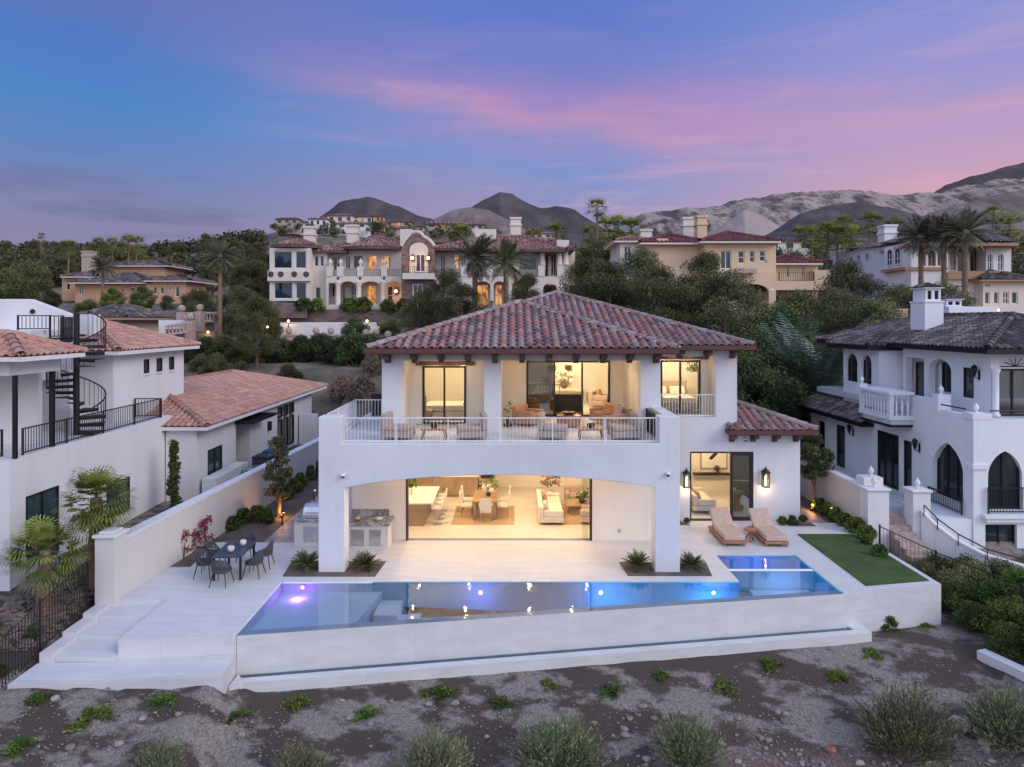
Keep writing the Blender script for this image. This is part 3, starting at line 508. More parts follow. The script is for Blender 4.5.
# room shells upstairs and in the wing
rs = MB()
rs.box(-4.3,-.8,30.4,30.6,4.07,6.9); rs.box(-.80,-.6,28.5,33.6,4.07,6.9); rs.box(-.99,-.8,26.4,28.5,4.07,6.62) if False else None
rs.box(-4.3,-.8,26.4,30.4,6.63,6.9); rs.box(-.6,5.05,33.4,33.6,4.07,6.9); rs.box(5.05,5.36,28.5,33.6,4.07,6.9); rs.box(-.6,5.05,28.5,33.4,6.63,6.9)
rs.box(5.6,8.7,32,32.2,4.15,6.62); rs.box(5.6,11.25,32.2,32.4,-.05,3.2); rs.box(5.6,11.25,27.9,32.2,3.0,3.3); rs.build('room_wall', M['inner'], V)
sep([(-4.3,-1.0,26.2,30.4,3.9,4.09),(-.6,5.05,28.3,33.4,3.9,4.085),(5.6,11.25,27.5,32.2,-.1,.008)], 'room_floor', M['floor'], V)
def slider(x0, x1, z0, z1, y, n, glass, fw=.075):
    f = MB(); f.box(x0,x0+fw,y-.06,y+.1,z0,z1); f.box(x1-fw,x1,y-.06,y+.1,z0,z1); f.box(x0+fw,x1-fw,y-.06,y+.1,z1-fw,z1); f.box(x0+fw,x1-fw,y-.06,y+.1,z0,z0+.05)
    for i in range(1, n): c = x0+(x1-x0)*i/n; f.box(c-.035,c+.035,y-.05,y+.09,z0+.05,z1-fw)
    o = f.build('sliding_door', M['iron'], V)
    for i in range(n):
        if glass[i] is None: continue
        p = MB(); a = x0+(x1-x0)*i/n; p.box(a+.04,a+(x1-x0)/n-.04,y+.01,y+.025,z0+.05,z1-fw); p.build('pane', M[glass[i]], o)
    return o
slider(-3.43,-1.76,4.1,6.32,26.22,2,['glass','glass']); slider(.6,4.06,4.1,6.40,28.32,3,['reflglass',None,'glass']); slider(6.22,7.88,4.18,6.40,28.62,2,['glass','glass'])
o_ = slider(7.17,9.72,0,2.77,27.55,1,[None],.05); f_ = MB(); f_.box(8.80,8.90,27.50,27.6,.05,2.72); f_.box(9.58,9.67,27.50,27.6,.05,2.72); f_.box(8.90,9.58,27.5,27.6,.05,.14); f_.box(8.90,9.58,27.5,27.6,2.63,2.72); f_ = f_.build('door_leaf', M['iron'], o_); p_ = MB(); p_.box(8.90,9.58,27.545,27.56,.14,2.63); p_.build('pane', M['reflglass'], f_)
ln = MB(); ln.box(-3.68,-1.45,26.10,26.2,6.34,6.50); ln.build('lintel', M['wood'], V)
ln = MB(); ln.box(.45,4.3,28.2,28.3,6.43,6.56); ln.build('lintel', M['wood'], V)
ln = MB(); ln.box(5.99,8.15,28.48,28.6,6.44,6.57); ln.build('lintel', M['wood'], V)
# roof
P = .325; ze = 7.08
XA, XB, XC = -5.05, 5.74, 9.5; YA, YB = 23.6, 26.7; hx = (XA+XB)/2; h2 = (XB-XA)/2; zr = ze + h2*P; yA = YA+h2; h1 = (XC-XA)/2; x1 = XA+h1; zr1 = ze+h1*P; y1 = YB+h1; yv = YB+h2; ye2 = 42
tb = MB(); tile_plane(tb, [(XA,YA,ze),(XB,YA,ze),(hx,yA,zr)], .31, .40)
tile_plane(tb, [(XB,YA,ze),(XB,YB,ze),(hx,yv,zr),(hx,yA,zr)], .31, .40)
tile_plane(tb, [(XA,YA,ze),(hx,yA,zr),(hx,yv,zr),(XA,yv,ze)], .31, .40)
tile_plane(tb, [(XA,yv,ze),(hx,yv,zr),(x1,y1,zr1),(x1,ye2,zr1),(XA,ye2,ze)], .31, .40)
tile_plane(tb, [(XB+.02,YB,ze),(XC,YB,ze),(x1,y1,zr1),(hx,yv,zr)], .31, .40)
tb.cur = .3; tb.add([(XC,YB,ze),(XC,ye2,ze),(x1,ye2,zr1),(x1,y1,zr1)], [(0,1,2,3)]); tb.add([(XA,ye2,ze),(x1,ye2,zr1),(XC,ye2,ze)], [(0,1,2)])
rf = tb.build('roof', M['tileA'], V)
rc = MB()
for a, b in (((XA,YA,ze),(hx,yA,zr)), ((XB,YA,ze),(hx,yA,zr)), ((hx,yA,zr),(hx,yv,zr)), ((hx,yv,zr),(x1,y1,zr1)), ((XC,YB,ze),(x1,y1,zr1)), ((x1,y1,zr1),(x1,ye2,zr1))): ridge_cap(rc, a, b, .125)
rc.build('ridge_cap', M['tileR'], rf)
mo = MB()
for a, b in (((XA,YA,ze),(hx,yA,zr)), ((XB,YA,ze),(hx,yA,zr)), ((XC,YB,ze),(x1,y1,zr1))):
    a = Vector(a); b = Vector(b)
    for k in range(46):
        t = random.random(); s = random.choice((-1,1)); q = a.lerp(b, t); mo.ball((q.x + s*random.uniform(.10,.2), q.y + random.uniform(-.03,.03), q.z+.05), random.uniform(.045,.08), 6, (1.3,1.3,.7), .2)
mo.build('mortar_edge', M['mortar'], rf)
vt = MB(); vt.lathe([(.05,-.1),(.05,.35),(.10,.36),(.10,.42),(.001,.46)], (-.85,28.6,8.45), 8); vt.build('roof_vent', M['tileA'], rf)
ev = MB(); ev.prism([(XA,YA),(XB,YA),(XB,YB),(XC,YB),(XC,ye2),(XA,ye2)], ze-.20, ze-.015, 'z'); ev.build('eave', M['wood'], V)
fs_ = MB(); fs_.box(XA-.03,XB+.03,YA-.06,YA-.004,ze-.17,ze+.0); fs_.box(XB+.034,XC+.03,YB-.06,YB-.004,ze-.17,ze); fs_.box(XA-.06,XA-.004,YA-.004,ye2,ze-.17,ze); fs_.box(XB+.004,XB+.03,YA-.004,YB-.06,ze-.17,ze); fs_.box(XC+.004,XC+.06,YB-.004,ye2,ze-.17,ze); fs_.build('fascia', M['terra'], V)
def corbel(x, y, z, d=.62, w=.2):
    c = MB(); c.prism([(y,z),(y,z-.34),(y-.10,z-.34),(y-.22,z-.22),(y-d,z-.14),(y-d,z)], x-w/2, x+w/2, 'x'); c.build('corbel', M['wood'], V)
for i in range(11): corbel(-4.42 + i*.955, 24.4, ze-.2)
for x in (5.62,6.72,7.8,8.85): corbel(x, 27.5, ze-.2)
for i in range(6): corbel(9.06-.0, 27.5, ze-.2) if i == 99 else None
# lower wing roof
zw = 3.72; tw_ = MB(); Y0 = 26.9
tile_plane(tw_, [(8.62,Y0,zw),(9.06,Y0,zw),(9.06,27.5,zw+.6*P),(8.62,27.5,zw+.6*P)], .31, .4)
tile_plane(tw_, [(9.06,Y0,zw),(12.05,Y0,zw),(9.06,Y0+2.99,zw+2.99*P)], .31, .4)
tile_plane(tw_, [(12.05,Y0,zw),(12.05,39,zw),(9.06,39,zw+2.99*P),(9.06,Y0+2.99,zw+2.99*P)], .31, .4)
r2 = tw_.build('wing_roof', M['tileA'], V); rc = MB(); ridge_cap(rc, (12.05,Y0,zw), (9.06,Y0+2.99,zw+2.99*P), .15); rc.build('ridge_cap', M['tileR'], r2)
ev = MB(); ev.box(8.62,12.05,Y0,27.5,zw-.19,zw-.015); ev.box(9.07,12.05,27.9,39,zw-.19,zw-.015); ev.build('eave', M['wood'], V)
fs_ = MB(); fs_.box(8.56,12.08,Y0-.05,Y0-.004,zw-.16,zw); fs_.box(12.054,12.1,Y0-.004,39,zw-.16,zw); fs_.box(8.57,8.616,Y0-.004,27.5,zw-.16,zw); fs_.build('fascia', M['terra'], V)
for x in (8.82,9.68,10.54,11.4): corbel(x, 27.5, zw-.19, .52, .18)
# railings
def railing(parent, pts, z0, z1, m, post=.05, gap=.115, bal=.009, skip_posts=(), name='railing', pstep=1.6, railr=.022):
    r = MB(); b = MB(); pos = []
    for (x0,y0), (x1,y1) in zip(pts[:-1], pts[1:]):
        L = math.hypot(x1-x0, y1-y0); ang = math.atan2(y1-y0, x1-x0); mx, my = (x0+x1)/2, (y0+y1)/2
        for z in (z0+.07, z1-.02): r.obox((mx,my,z), L/2-.002, railr, .018, ang)
        n = max(2, int(L/gap))
        for i in range(1, n): t = i/n; b.obox((x0+(x1-x0)*t, y0+(y1-y0)*t, (z0+z1)/2+.02), bal, bal, (z1-z0)/2-.065, ang)
        k = max(1, round(L/pstep))
        for i in range(k+1):
            t = i/k; po = MB(); po.obox((x0+(x1-x0)*t, y0+(y1-y0)*t, (z0+z1)/2), post/2, post/2, (z1-z0)/2, ang)
            if not any((po.v[0][0]-q.v[0][0])**2 + (po.v[0][1]-q.v[0][1])**2 < .04 for q in pos): pos.append(po)
    o = r.build(name, m, parent); b.build('balusters', m, o)
    for po in pos: po.build('post', m, o)
    return o
railing(V, [(-5.42,22.0),(4.67,22.0)], 4.10, 4.93, M['whitemetal'], pstep=1.68, bal=.006, post=.04, railr=.018); railing(V, [(-6.05,22.45),(-6.05,26.5),(-4.7,26.5)], 4.16, 5.0, M['whitemetal']); railing(V, [(6.0,27.62),(8.18,27.62)], 4.15, 5.08, M['whitemetal'], pstep=2.2)
railing(V, [(4.80,22.45),(4.80,24.35)], 4.10, 4.93, M['iron'], pstep=1.9)
scr = MB(); scr.box(-5.9,-4.72,28.6,28.65,4.07,5.0)
for k in range(10): scr.box(-5.88+k*.12,-5.80+k*.12,28.56,28.6,4.1,4.98)
scr.build('slat_screen', M['iron'], V)
# wall lanterns, cameras
def lantern(x, y, z, s=1.0, lit=True, parent=None):
    t = thing('wall_lantern', '', 'lantern', (x,y,z)); 
    b = MB(); b.box(x-.05*s,x+.05*s,y-.05,y,z-.1*s,z+.25*s)
    for a, c in ((-1,-1),(1,-1),(1,1),(-1,1)): b.box(x+a*.13*s-.015*s,x+a*.13*s+.015*s,y-.2*s+c*.12*s-.015*s,y-.2*s+c*.12*s+.015*s,z-.38*s,z+.25*s)
    b.box(x-.15*s,x+.15*s,y-.2*s-.14*s,y-.2*s+.14*s,z-.42*s,z-.38*s); b.box(x-.17*s,x+.17*s,y-.2*s-.16*s,y-.2*s+.16*s,z+.25*s,z+.29*s); b.build('lantern_frame', M['iron'], t)
    r_ = MB(); r_.lathe([(.2*s,.29*s),(.14*s,.36*s),(.05*s,.42*s),(.03*s,.5*s),(.001,.53*s)], (x,y-.2*s,z), 8); r_.build('cap', M['iron'], t)
    g_ = MB(); g_.box(x-.115*s,x+.115*s,y-.2*s-.105*s,y-.2*s+.105*s,z-.375*s,z+.245*s); g_.build('pane', M['glass'], t)
    if lit:
        c = MB(); c.lathe([(.035*s,-.33*s),(.04*s,0),(.02*s,.1*s),(.001,.14*s)], (x,y-.2*s,z), 8); c.build('bulb', M['lamp'], t); lamp(x, y-.22*s, z-.44*s-.06, 9, (1,.62,.32), .05); 
    return t
a = lantern(PX(764,27.5), 27.5, PZ(477,27.5), .88); a['label'] = 'lit dark metal lantern on the villa wall between the sliding door and the corner'
a = lantern(PX(685.5,27.5), 27.5, PZ(478,27.5), .85); a['label'] = 'lit lantern half hidden behind the right loggia column, left of the sliding door'
for nm, px, py, D, lb in (('l', 343.5, 476, 21.8, 'small white dome camera high on the left loggia column'), ('r', 667.5, 474.5, 21.8, 'small white dome camera high on the right loggia column'), ('w', 745, 440, 27.5, 'tiny dome camera under the tiled eave above the wing door')):
    x, z = PX(px, D), PZ(py, D); t = thing('security_camera', lb, 'camera', (x,D,z)); b = MB(); b.lathe([(.07,.02),(.075,.06),(.05,.09),(.001,.1)], (x,D-.09,z), 12); b.box(x-.04,x+.04,D-.06,D,z+.02,z+.08); b.build('housing', M['whitemetal'], t); q = MB(); q.ball((x,D-.1,z), .055, 10); q.build('lens_dome', M['black'], t, smooth=True)
# room lights, then added glow lamps in the open loggias
WARM = (1,.72,.42)
for x, y in cans: lamp(x, y, 3.05, 125, WARM, .035)
alamp(-.3, 23.7, 3.30, 96, 8, .6, (1,.66,.38))  # added for warm glow on the loggia floor, no fixture there
alamp(-2.6, 28.0, 6.6, 170, 2, 2, WARM); alamp(2.2, 30.6, 6.6, 420, 3, 2.4, WARM); alamp(7.1, 30.2, 6.6, 190, 1.6, 1.6, WARM); alamp(8.4, 29.8, 2.98, 150, 2.4, 2, WARM)
alamp(2.1, 26.4, 6.60, 48, 3, .8, WARM); alamp(-2.5, 25.5, 6.60, 12, 1.5, .6, WARM); alamp(7.1, 28.2, 6.6, 5, 1.2, .4, WARM)  # added glow in the upper recesses, no fixtures there
# ================================================================== terrace, steps, pool, lawn
def yi(x): return 17.5 + .1607*(x+7.0)
NX, NY = .1587, -.987
def sheet(name, polys, z0, z1, m, kind='structure', parent=None):
    b = MB()
    for p in polys: b.prism(p, z0, z1, 'z')
    o = b.build(name, m, parent)
    if kind: o['kind'] = kind
    return o
t = sheet('terrace', [[(-9.92,17.2),(-7.06,17.46),(-7.1,21.06),(-7.1,24.8),(-10.75,24.8),(-10.5,22.3),(-11.32,22.3),(-11.45,19.72),(-9.92,19.72)],
    [(-7.1,21.06),(7.0,21.06),(7.0,25.0),(-6.18,25.0),(-6.18,24.8),(-7.1,24.8)],
    [(7.0,23.45),(9.75,23.45),(9.8,20.2),(13.1,20.85),(13.1,27.2),(11.6,27.2),(11.6,27.5),(5.36,27.5),(5.36,25.0),(7.0,25.0)]], -1.35, 0, M['paver'])
st = MB(); 
for i, (ya, yb) in enumerate(((18.87,19.72),(17.97,18.87),(17.08,17.97))): st.box(-11.42,-9.925,ya,yb,-1.2,-.125*(i+1))
s_ = st.build('garden_steps', M['paver']); struct(s_)
cu = MB()
for i, (ya, yb) in enumerate(((18.75,19.72),(17.9,18.75),(17.02,17.9))): cu.box(-11.78,-11.424,ya,yb,-1.3,-.125*i+.004-(.002 if i else 0))
struct(cu.build('step_curb', M['paver']))
sheet('landing', [[(-11.82,16.0),(-7.0,16.52),(-7.06,17.455),(-9.92,17.195),(-9.92,17.075),(-11.82,17.015)]], -1.2, -.5, M['paver'])
sheet('landing', [[(-6.995,16.86),(-6.70,17.0),(-6.80,17.2),(-6.995,17.45)]], -1.5, -.99, M['pooltile'])
# pool shell
shell = thing('swimming_pool', 'long infinity pool with a light stone overflow wall, shallow ledge and violet lights', 'pool', (1.4,20,-1))
pw = MB(); pw.prism([(-7.05,yi(-7.05)),(9.8,yi(9.8)),(9.8-.3*NX,yi(9.8)-.3*NY),(-7.05,yi(-7.05)+.3)], -1.3, -.045, 'z'); pw.build('overflow_wall', M['pooltile'], shell)
pf = MB(); pf.prism([(-4.4,yi(-4.4)+.3),(9.7,yi(9.7)+.3),(9.75,22.0),(7.0,22.0),(7.0,21.06),(-4.4,21.06)], -1.6, -1.35, 'z'); pf.build('pool_floor', M['deep'], shell)
sf = MB(); sf.prism([(-7.1,yi(-7.1)+.3),(-4.4,yi(-4.4)+.3),(-4.0,21.06),(-7.1,21.06)], -1.4, -.30, 'z'); sf.build('shallow_ledge', M['plaster'], shell)
ps = MB(); ps.box(-4.05,-3.35,19.9,21.0,-1.35,-.55); ps.box(-3.35,-2.75,19.7,21.0,-1.35,-.85); ps.build('pool_steps', M['plaster'], shell)
pr = MB(); pr.box(-7.1,7.0,21.04,21.062,-1.35,-.006); pr.box(7.0,9.75,23.43,23.452,-1.3,-.006); pr.box(6.99,7.012,21.06,23.43,-1.3,-.006); pr.prism([(9.74,20.3),(9.80,20.3),(9.76,23.43),(9.72,23.43)], -1.3, -.006, 'z'); pr.build('pool_side', M['deep'], shell); pr = MB(); pr.prism([(-7.11,17.6),(-7.06,17.6),(-7.085,21.04),(-7.13,21.04)], -1.3, -.006, 'z'); pr.box(-7.06,-4.3,21.0,21.038,-.32,-.006); pr.build('pool_side', M['plaster'], shell)
sp_ = MB(); sp_.box(7.02,9.74,22.02,22.2,-1.35,-.026); sp_.build('spa_wall', M['plaster'], shell)
sb = MB(); sb.box(7.02,9.72,22.2,23.43,-1.2,-.95); sb.box(7.02,7.55,22.2,23.43,-.95,-.5); sb.box(9.2,9.72,22.2,23.43,-.95,-.5); sb.box(7.55,9.2,23.0,23.43,-.95,-.5); sb.build('spa_seat', M['plaster'], shell)
bl_ = MB(); bl_.box(7.6,9.5,21.45,21.95,-1.35,-.6); bl_.build('pool_bench', M['plaster'], shell)
wt = MB(); wt.prism([(-7.06,yi(-7.06)+.002),(9.79,yi(9.79)+.002),(9.74,23.44),(7.01,23.44),(7.01,21.05),(-7.09,21.05)], -.05, -.03, 'z')
wt.v = [v for v in wt.v]; me_w = wt
wq = MB(); wq.add([(-7.06,yi(-7.06)+.002,-.03),(9.79,yi(9.79)+.002,-.03),(9.74,23.44,-.03),(7.01,23.44,-.03),(7.01,21.05,-.03),(-7.09,21.05,-.03)], [(0,1,2,3,4,5)]); struct(wq.build('water', M['water']))
# overflow basin
def off(x, d): return (x + NX*d, yi(x) + NY*d)
bs = MB(); bs.prism([off(-7.0,.26), off(9.95,.26), off(9.95,.52), off(-7.0,.52)], -1.5, -1.0, 'z'); bs.prism([off(9.955,.495), off(9.955,-.25), (10.42,yi(9.95)+.2), off(10.35,.495)], -1.5, -1.002, 'z'); bs.build('basin_curb', M['pooltile'], shell)
bt = MB(); bt.prism([off(-7.0,.004), off(9.95,.004), off(9.95,.258), off(-7.0,.258)], -1.4, -1.2, 'z'); bt.build('basin_floor', M['deep'], shell)
wq = MB(); wq.add([(*off(-7.0,.005),-1.05), (*off(9.94,.005),-1.05), (*off(9.94,.257),-1.05), (*off(-7.0,.257),-1.05)], [(3,2,1,0)]); struct(wq.build('water', M['water']))
for x, y, z, nrm, cl, en in ((PX(303,21.0)+.0,20.98,-.14,'y',(.5,.16,1),7),(PX(480.6,21),21.03,-.32,'y',(.35,.28,1),9),(PX(600.7,21),21.03,-.32,'y',(.12,.30,1),13),(PX(713.6,21),21.03,-.32,'y',(.10,.28,1),13),(PX(757.5,22.5),23.0,-.45,'y',(.30,.2,1),7)):
    b = MB(); b.tube([(x,y-.03,z),(x,y,z)], .085, 12); q = b.build('pool_light', M['whitemetal'], shell); e = MB(); e.tube([(x,y-.034,z),(x,y-.031,z)], .055, 12); e.build('lamp_face', M['violet'], q); lamp(x, y-.55, z-.04, en*2.0, cl, .04)
for x in (-2.2,3.4,6.0): lamp(x, yi(x)+1.0, -.8, 22, (.16,.50,1), .08)
lamp(8.6, 21.2, -.4, 15, (.10,.40,1), .08); lamp(8.4,22.7,-.3,12,(.2,.22,1),.08)
# lawn + beds + paths
lw = MB(); lw.prism([(10.72,20.68),(12.88,21.1),(12.88,25.7),(10.74,25.7)], .004, .03, 'z'); o = lw.build('grass', M['turf']); o['kind'] = 'stuff'; o['label'] = 'rectangle of short green artificial turf set in pale paving'
sheet('planting_bed', [[(-7.2,21.45),(-4.3,21.45),(-4.2,22.8),(-7.35,22.8)],[(3.65,21.5),(6.3,21.5),(6.45,22.7),(3.55,22.7)],[(10.9,26.75),(11.9,26.75),(11.9,27.2),(11.6,27.2),(11.6,27.49),(10.7,27.49)],[(6.3,26.9),(7.0,26.9),(6.7,27.45),(5.7,27.45)],[(5.5,25.2),(6.2,25.2),(6.0,26),(5.5,26)]], .004, .02, M['mulch'])
sheet('planting_bed', [[(-11.32,22.3),(-10.5,22.3),(-10.75,24.8),(-9.05,24.8),(-8.9,41),(-10.1,41)],[(13.1,25.4),(13.42,25.4),(13.42,27.2),(13.1,27.2)],[(12.6,27.2),(13.4,27.2),(13.4,41),(12.9,41)],[(-7.6,24.8),(-6.2,24.8),(-6.2,41),(-7.3,41)]], -.5, -.02, M['mulch'])
sheet('path', [[(-9.05,24.8),(-7.6,24.8),(-7.3,41),(-8.9,41)],[(11.6,27.2),(12.6,27.2),(12.9,41),(11.6,41)]], -.4, -.012, M['path'])
# garden walls
gw = thing('garden_wall', 'long pale plaster boundary wall with square end pillar beside the dining terrace', 'wall', (-11.4,20,0))
b = MB(); b.prism([(-11.37,20.1),(-11.67,20.1),(-10.45,38),(-10.15,38)], -.8, 1.62, 'z'); b.build('wall_body', M['wallgrey'], gw); b = MB(); b.prism([(-11.33,20.1),(-11.71,20.1),(-10.49,38.04),(-10.11,38.04)], 1.622, 1.72, 'z'); b.build('coping', M['white'], gw)
b = MB(); b.box(-11.88,-11.33,19.45,20.098,-1.1,1.84); b.build('pillar', M['wallgrey'], gw); b = MB(); b.box(-11.94,-11.27,19.39,20.15,1.842,1.93); b.box(-11.82,-11.39,19.51,20.03,1.932,2.0); b.build('pillar_cap', M['white'], gw, bevel=.02)
gr_ = thing('garden_wall', 'pale boundary wall between the villa side path and the right-hand white house', 'wall', (13.5,26,0))
b = MB(); b.box(13.42,13.68,26.4,42,-.6,1.62); b.build('wall_body', M['wallgrey'], gr_); b = MB(); b.box(13.38,13.72,26.4,42,1.622,1.71); b.build('coping', M['white'], gr_)
# gate pillars with urns, stairs, curved stair wall of the right neighbour
def finial(parent, x, y, z, s=1, m='white2'):
    b = MB(); b.lathe([(.10*s,0),(.10*s,.04*s),(.04*s,.08*s),(.12*s,.18*s),(.14*s,.28*s),(.10*s,.38*s),(.03*s,.44*s),(.04*s,.48*s),(.001,.52*s)], (x,y,z), 12); return b.build('finial', M[m], parent, smooth=True)
for x0, x1, y0, y1, zt, lb in ((13.42,14.22,25.75,26.38,1.62,'white pillar with ball finial at the end of the boundary wall, left of the stair'),(15.1,15.75,25.7,26.3,1.58,'white pillar with ball finial on the right of the outdoor stair')):
    t = thing('gate_pillar', lb, 'pillar', ((x0+x1)/2,y0,0)); b = MB(); b.box(x0,x1,y0,y1,-1.3,zt); b.build('shaft', M['white2'], t); b = MB(); b.box(x0-.06,x1+.06,y0-.06,y1+.06,zt+.002,zt+.09); b.build('cap', M['white2'], t, bevel=.02); finial(t, (x0+x1)/2, (y0+y1)/2, zt+.09, .8)
    if x0 < 14: b = MB(); b.box(x0+.18,x1+.12,y1+.002,y1+.6,-.5,zt+.36); b.build('pier', M['white2'], t); finial(t, x0+.6, y1+.3, zt+.36, .8)
t = thing('outdoor_stair', 'pale stone garden stair descending between two white pillars', 'stairs', (14.5,25,0)); b = MB()
for i in range(9): b.box(14.24,15.09,26.2-.38*(i+1),26.2-.38*i,-1.5,.28-.17*i)
b.box(14.24,15.09,26.2,27.6,-.6,.45); b.build('steps', M['pinkstone'], t)
t = thing('stair_wall', 'white curved wall with dark handrail following the outdoor stair down to the right', 'wall', (16,25,0)); pts = [(15.42,25.69,.85),(15.75,25.4,.42),(16.25,25.0,-.02),(16.96,24.5,-.40),(18.4,24.0,-.75),(20.5,23.8,-.95)]
b = MB(); c_ = MB()
for (xa,ya,za),(xb,yb,zb_) in zip(pts[:-1], pts[1:]):
    dx, dy = xb-xa, yb-ya; L = math.hypot(dx,dy); n_ = (-dy/L*.13, dx/L*.13)
    for bb, lo, ra, ex in ((b,-1.6,0,1),(c_,None,.09,1.25)):
        vs = []
        for x,y,z in ((xa,ya,za),(xb,yb,zb_)):
            for sgn in (-1,1): vs += [(x+sgn*n_[0]*ex,y+sgn*n_[1]*ex,lo if lo is not None else z),(x+sgn*n_[0]*ex,y+sgn*n_[1]*ex,z+ra)]
        bb.add(vs, [(0,4,5,1),(2,3,7,6),(1,5,7,3),(0,2,6,4),(0,1,3,2),(4,6,7,5)])
b.build('wall_body', M['white2'], t); c_.build('coping', M['white2'], t); b = MB(); b.tube([(x-.05,y-.2,z+.32) for x,y,z in pts], .025, 6)
for x,y,z in pts: b.tube([(x-.05,y-.2,z-.1),(x-.05,y-.2,z+.32)], .018, 5)
b.build('handrail', M['iron'], t)
# iron fences
def fence(lb, pts, hgt_, parent_name='iron_fence', gap=.11, m='iron', bal=.008, pstep=1.9):
    t = thing(parent_name, lb, 'fence', pts[0]); pk = MB(); ra = MB(); seen = []
    for a, c in zip(pts[:-1], pts[1:]):
        a, c = Vector(a), Vector(c); L = (c-a).length; k = max(1, round(L/pstep))
        for i in range(k+1):
            q = a.lerp(c, i/k)
            if any((q-s).length < .2 for s in seen): continue
            seen.append(q); po = MB(); po.box(q.x-.025,q.x+.025,q.y-.025,q.y+.025,q.z-.3,q.z+hgt_+.05); po.build('post', M[m], t)
        for h in (.12, hgt_-.02): ra.tube([a+Vector((0,0,h)), c+Vector((0,0,h))], .02, 4)
        n = int(L/gap)
        for i in range(1, n): q = a.lerp(c, i/n); pk.box(q.x-bal,q.x+bal,q.y-bal,q.y+bal,q.z+.08,q.z+hgt_)
    pk.build('pickets', M[m], t); ra.build('rails', M[m], t); return t
fence('dark iron picket fence running downhill beside the garden steps', [(-12.0,19.3,H(-12.6,19.3)-.05),(-12.02,17.4,H(-12.6,17.4)),(-12.05,15.6,H(-12.6,15.6)),(-12.1,12.5,H(-12.6,12.5))], 1.35)
fence('short slanted dark rail by the palms below the left patio', [(-12.0,20.2,.25),(-13.6,19.9,-.05)], .75, 'hand_rail', .12)
fence('thin dark iron fence along the hedge right of the lawn', [(13.62,25.3,-.85),(14.4,23.2,-1.1),(15.3,20.5,-1.2),(16.0,18.2,-1.35)], 1.3, bal=.004, pstep=4, gap=.16)
t = thing('retaining_curb', 'pale low curb at the right edge of the gravel below the hedge', 'curb', (13.2,18,-1.4)); b = MB(); b.prism([(13.0,19.1),(13.3,19.2),(14.6,15.5),(14.3,15.4)], -1.9, -1.18, 'z'); b.build('curb_body', M['white2'], t)
# ================================================================== left neighbour
def tall(parent, xw, Y0, Y1, z0, z1, fm='iron', gm='teal', nx=1, nz=1, **k): return win(parent, Y0, Y1, z0, z1, 0, M[fm], M[gm], nx, nz, xf=XR(xw), **k)
L = thing('neighbour_house', 'white stucco house on the left with pink tiled roofs, balcony and black spiral stair', 'house', (-16,24,.4))
xw = -14.85; b = MB(); b.wall(20.6,29.8,-.6,3.94,0,.3,[(20.85,22.35,.47,2.66),(25.0,26.5,.72,2.02)]); wl = b.build('wall', M['white2'], L, xf=XR(xw))
sep([(-26,-15.15,20.62,20.9,-.6,3.94),(-26,-15.15,29.5,29.79,-.6,3.73)], 'wall', M['white2'], L); MB().box(-26,-14.85,20.9,29.8,3.74,3.935).build('balcony_floor', M['white2'], L)
tall(L, xw, 20.85, 22.35, .47, 2.66, nx=2, fw=.05); tall(L, xw, 25.0, 26.5, .72, 2.02, nx=2, fw=.05)
b = MB(); b.box(-15.35,-14.67,19.95,20.6,-.9,3.94); b.box(-15.4,-14.6,19.9,20.65,-.9,-.1); b.build('pillar', M['white2'], L)
b = MB(); b.box(-26,-14.74,20.02,20.3,6.42,6.86); b.build('beam', M['white2'], L); b = MB(); b.box(-15.0,-14.74,20.301,22.3,6.42,6.86); b.build('beam', M['white2'], L)
b = MB(); b.box(PX(14.5,20.3),PX(18,20.3),20.2,20.3,3.95,6.42); b.build('post', M['black'], L)
b = MB(); b.box(PX(53,22.4),PX(57,22.4),22.2,22.32,3.95,6.8); b.build('post', M['black'], L)
b = MB(); b.box(-26,-15.75,22.7,22.9,3.94,6.98); b.build('wall', M['white2'], L)
hip_roof(L, -21, -14.05, 19.55, 22.5, 7.0, .42, M['tileB'], .28, .38, .07, 'fr', fascia=M['white2'], fz=.14)
# gabled white block behind with roof terrace rail
b = MB(); b.prism([(PX(-60,25.6),3.9),(PX(70,25.6),3.9),(PX(70,25.6),PZ(315,25.6)),(PX(27,25.6),PZ(299,25.6)),(PX(-60,25.6),PZ(299,25.6))], 25.6, 26.0, 'y'); b.box(PX(86,27.4),PX(98.5,27.4),27.0,27.55,PZ(334,27.4),PZ(314.5,27.4)); b.box(PX(-20,25),PX(50,25),24.0,25.598,5.9,PZ(330,25)); b.build('upper_block', M['white2'], L)
v_ = MB(); v_.tube([(PX(33,25.6),25.55,PZ(311.5,25.6)),(PX(33,25.6),25.62,PZ(311.5,25.6))], .09, 12); v_.build('round_vent', M['black'], L)
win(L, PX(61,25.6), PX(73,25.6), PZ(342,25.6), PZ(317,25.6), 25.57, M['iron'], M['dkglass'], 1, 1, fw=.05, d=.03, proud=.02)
win(L, PX(79,27.4), PX(86,27.4), PZ(336,27.4), PZ(316,27.4), 27.3, M['iron'], M['teal'], 1, 1, fw=.05, d=.06)
railing(L, [(PX(18,24.6),24.6),(PX(50,24.6),24.6)], PZ(329.5,24.6)-.04, PZ(315,24.6), M['iron'], gap=.13)
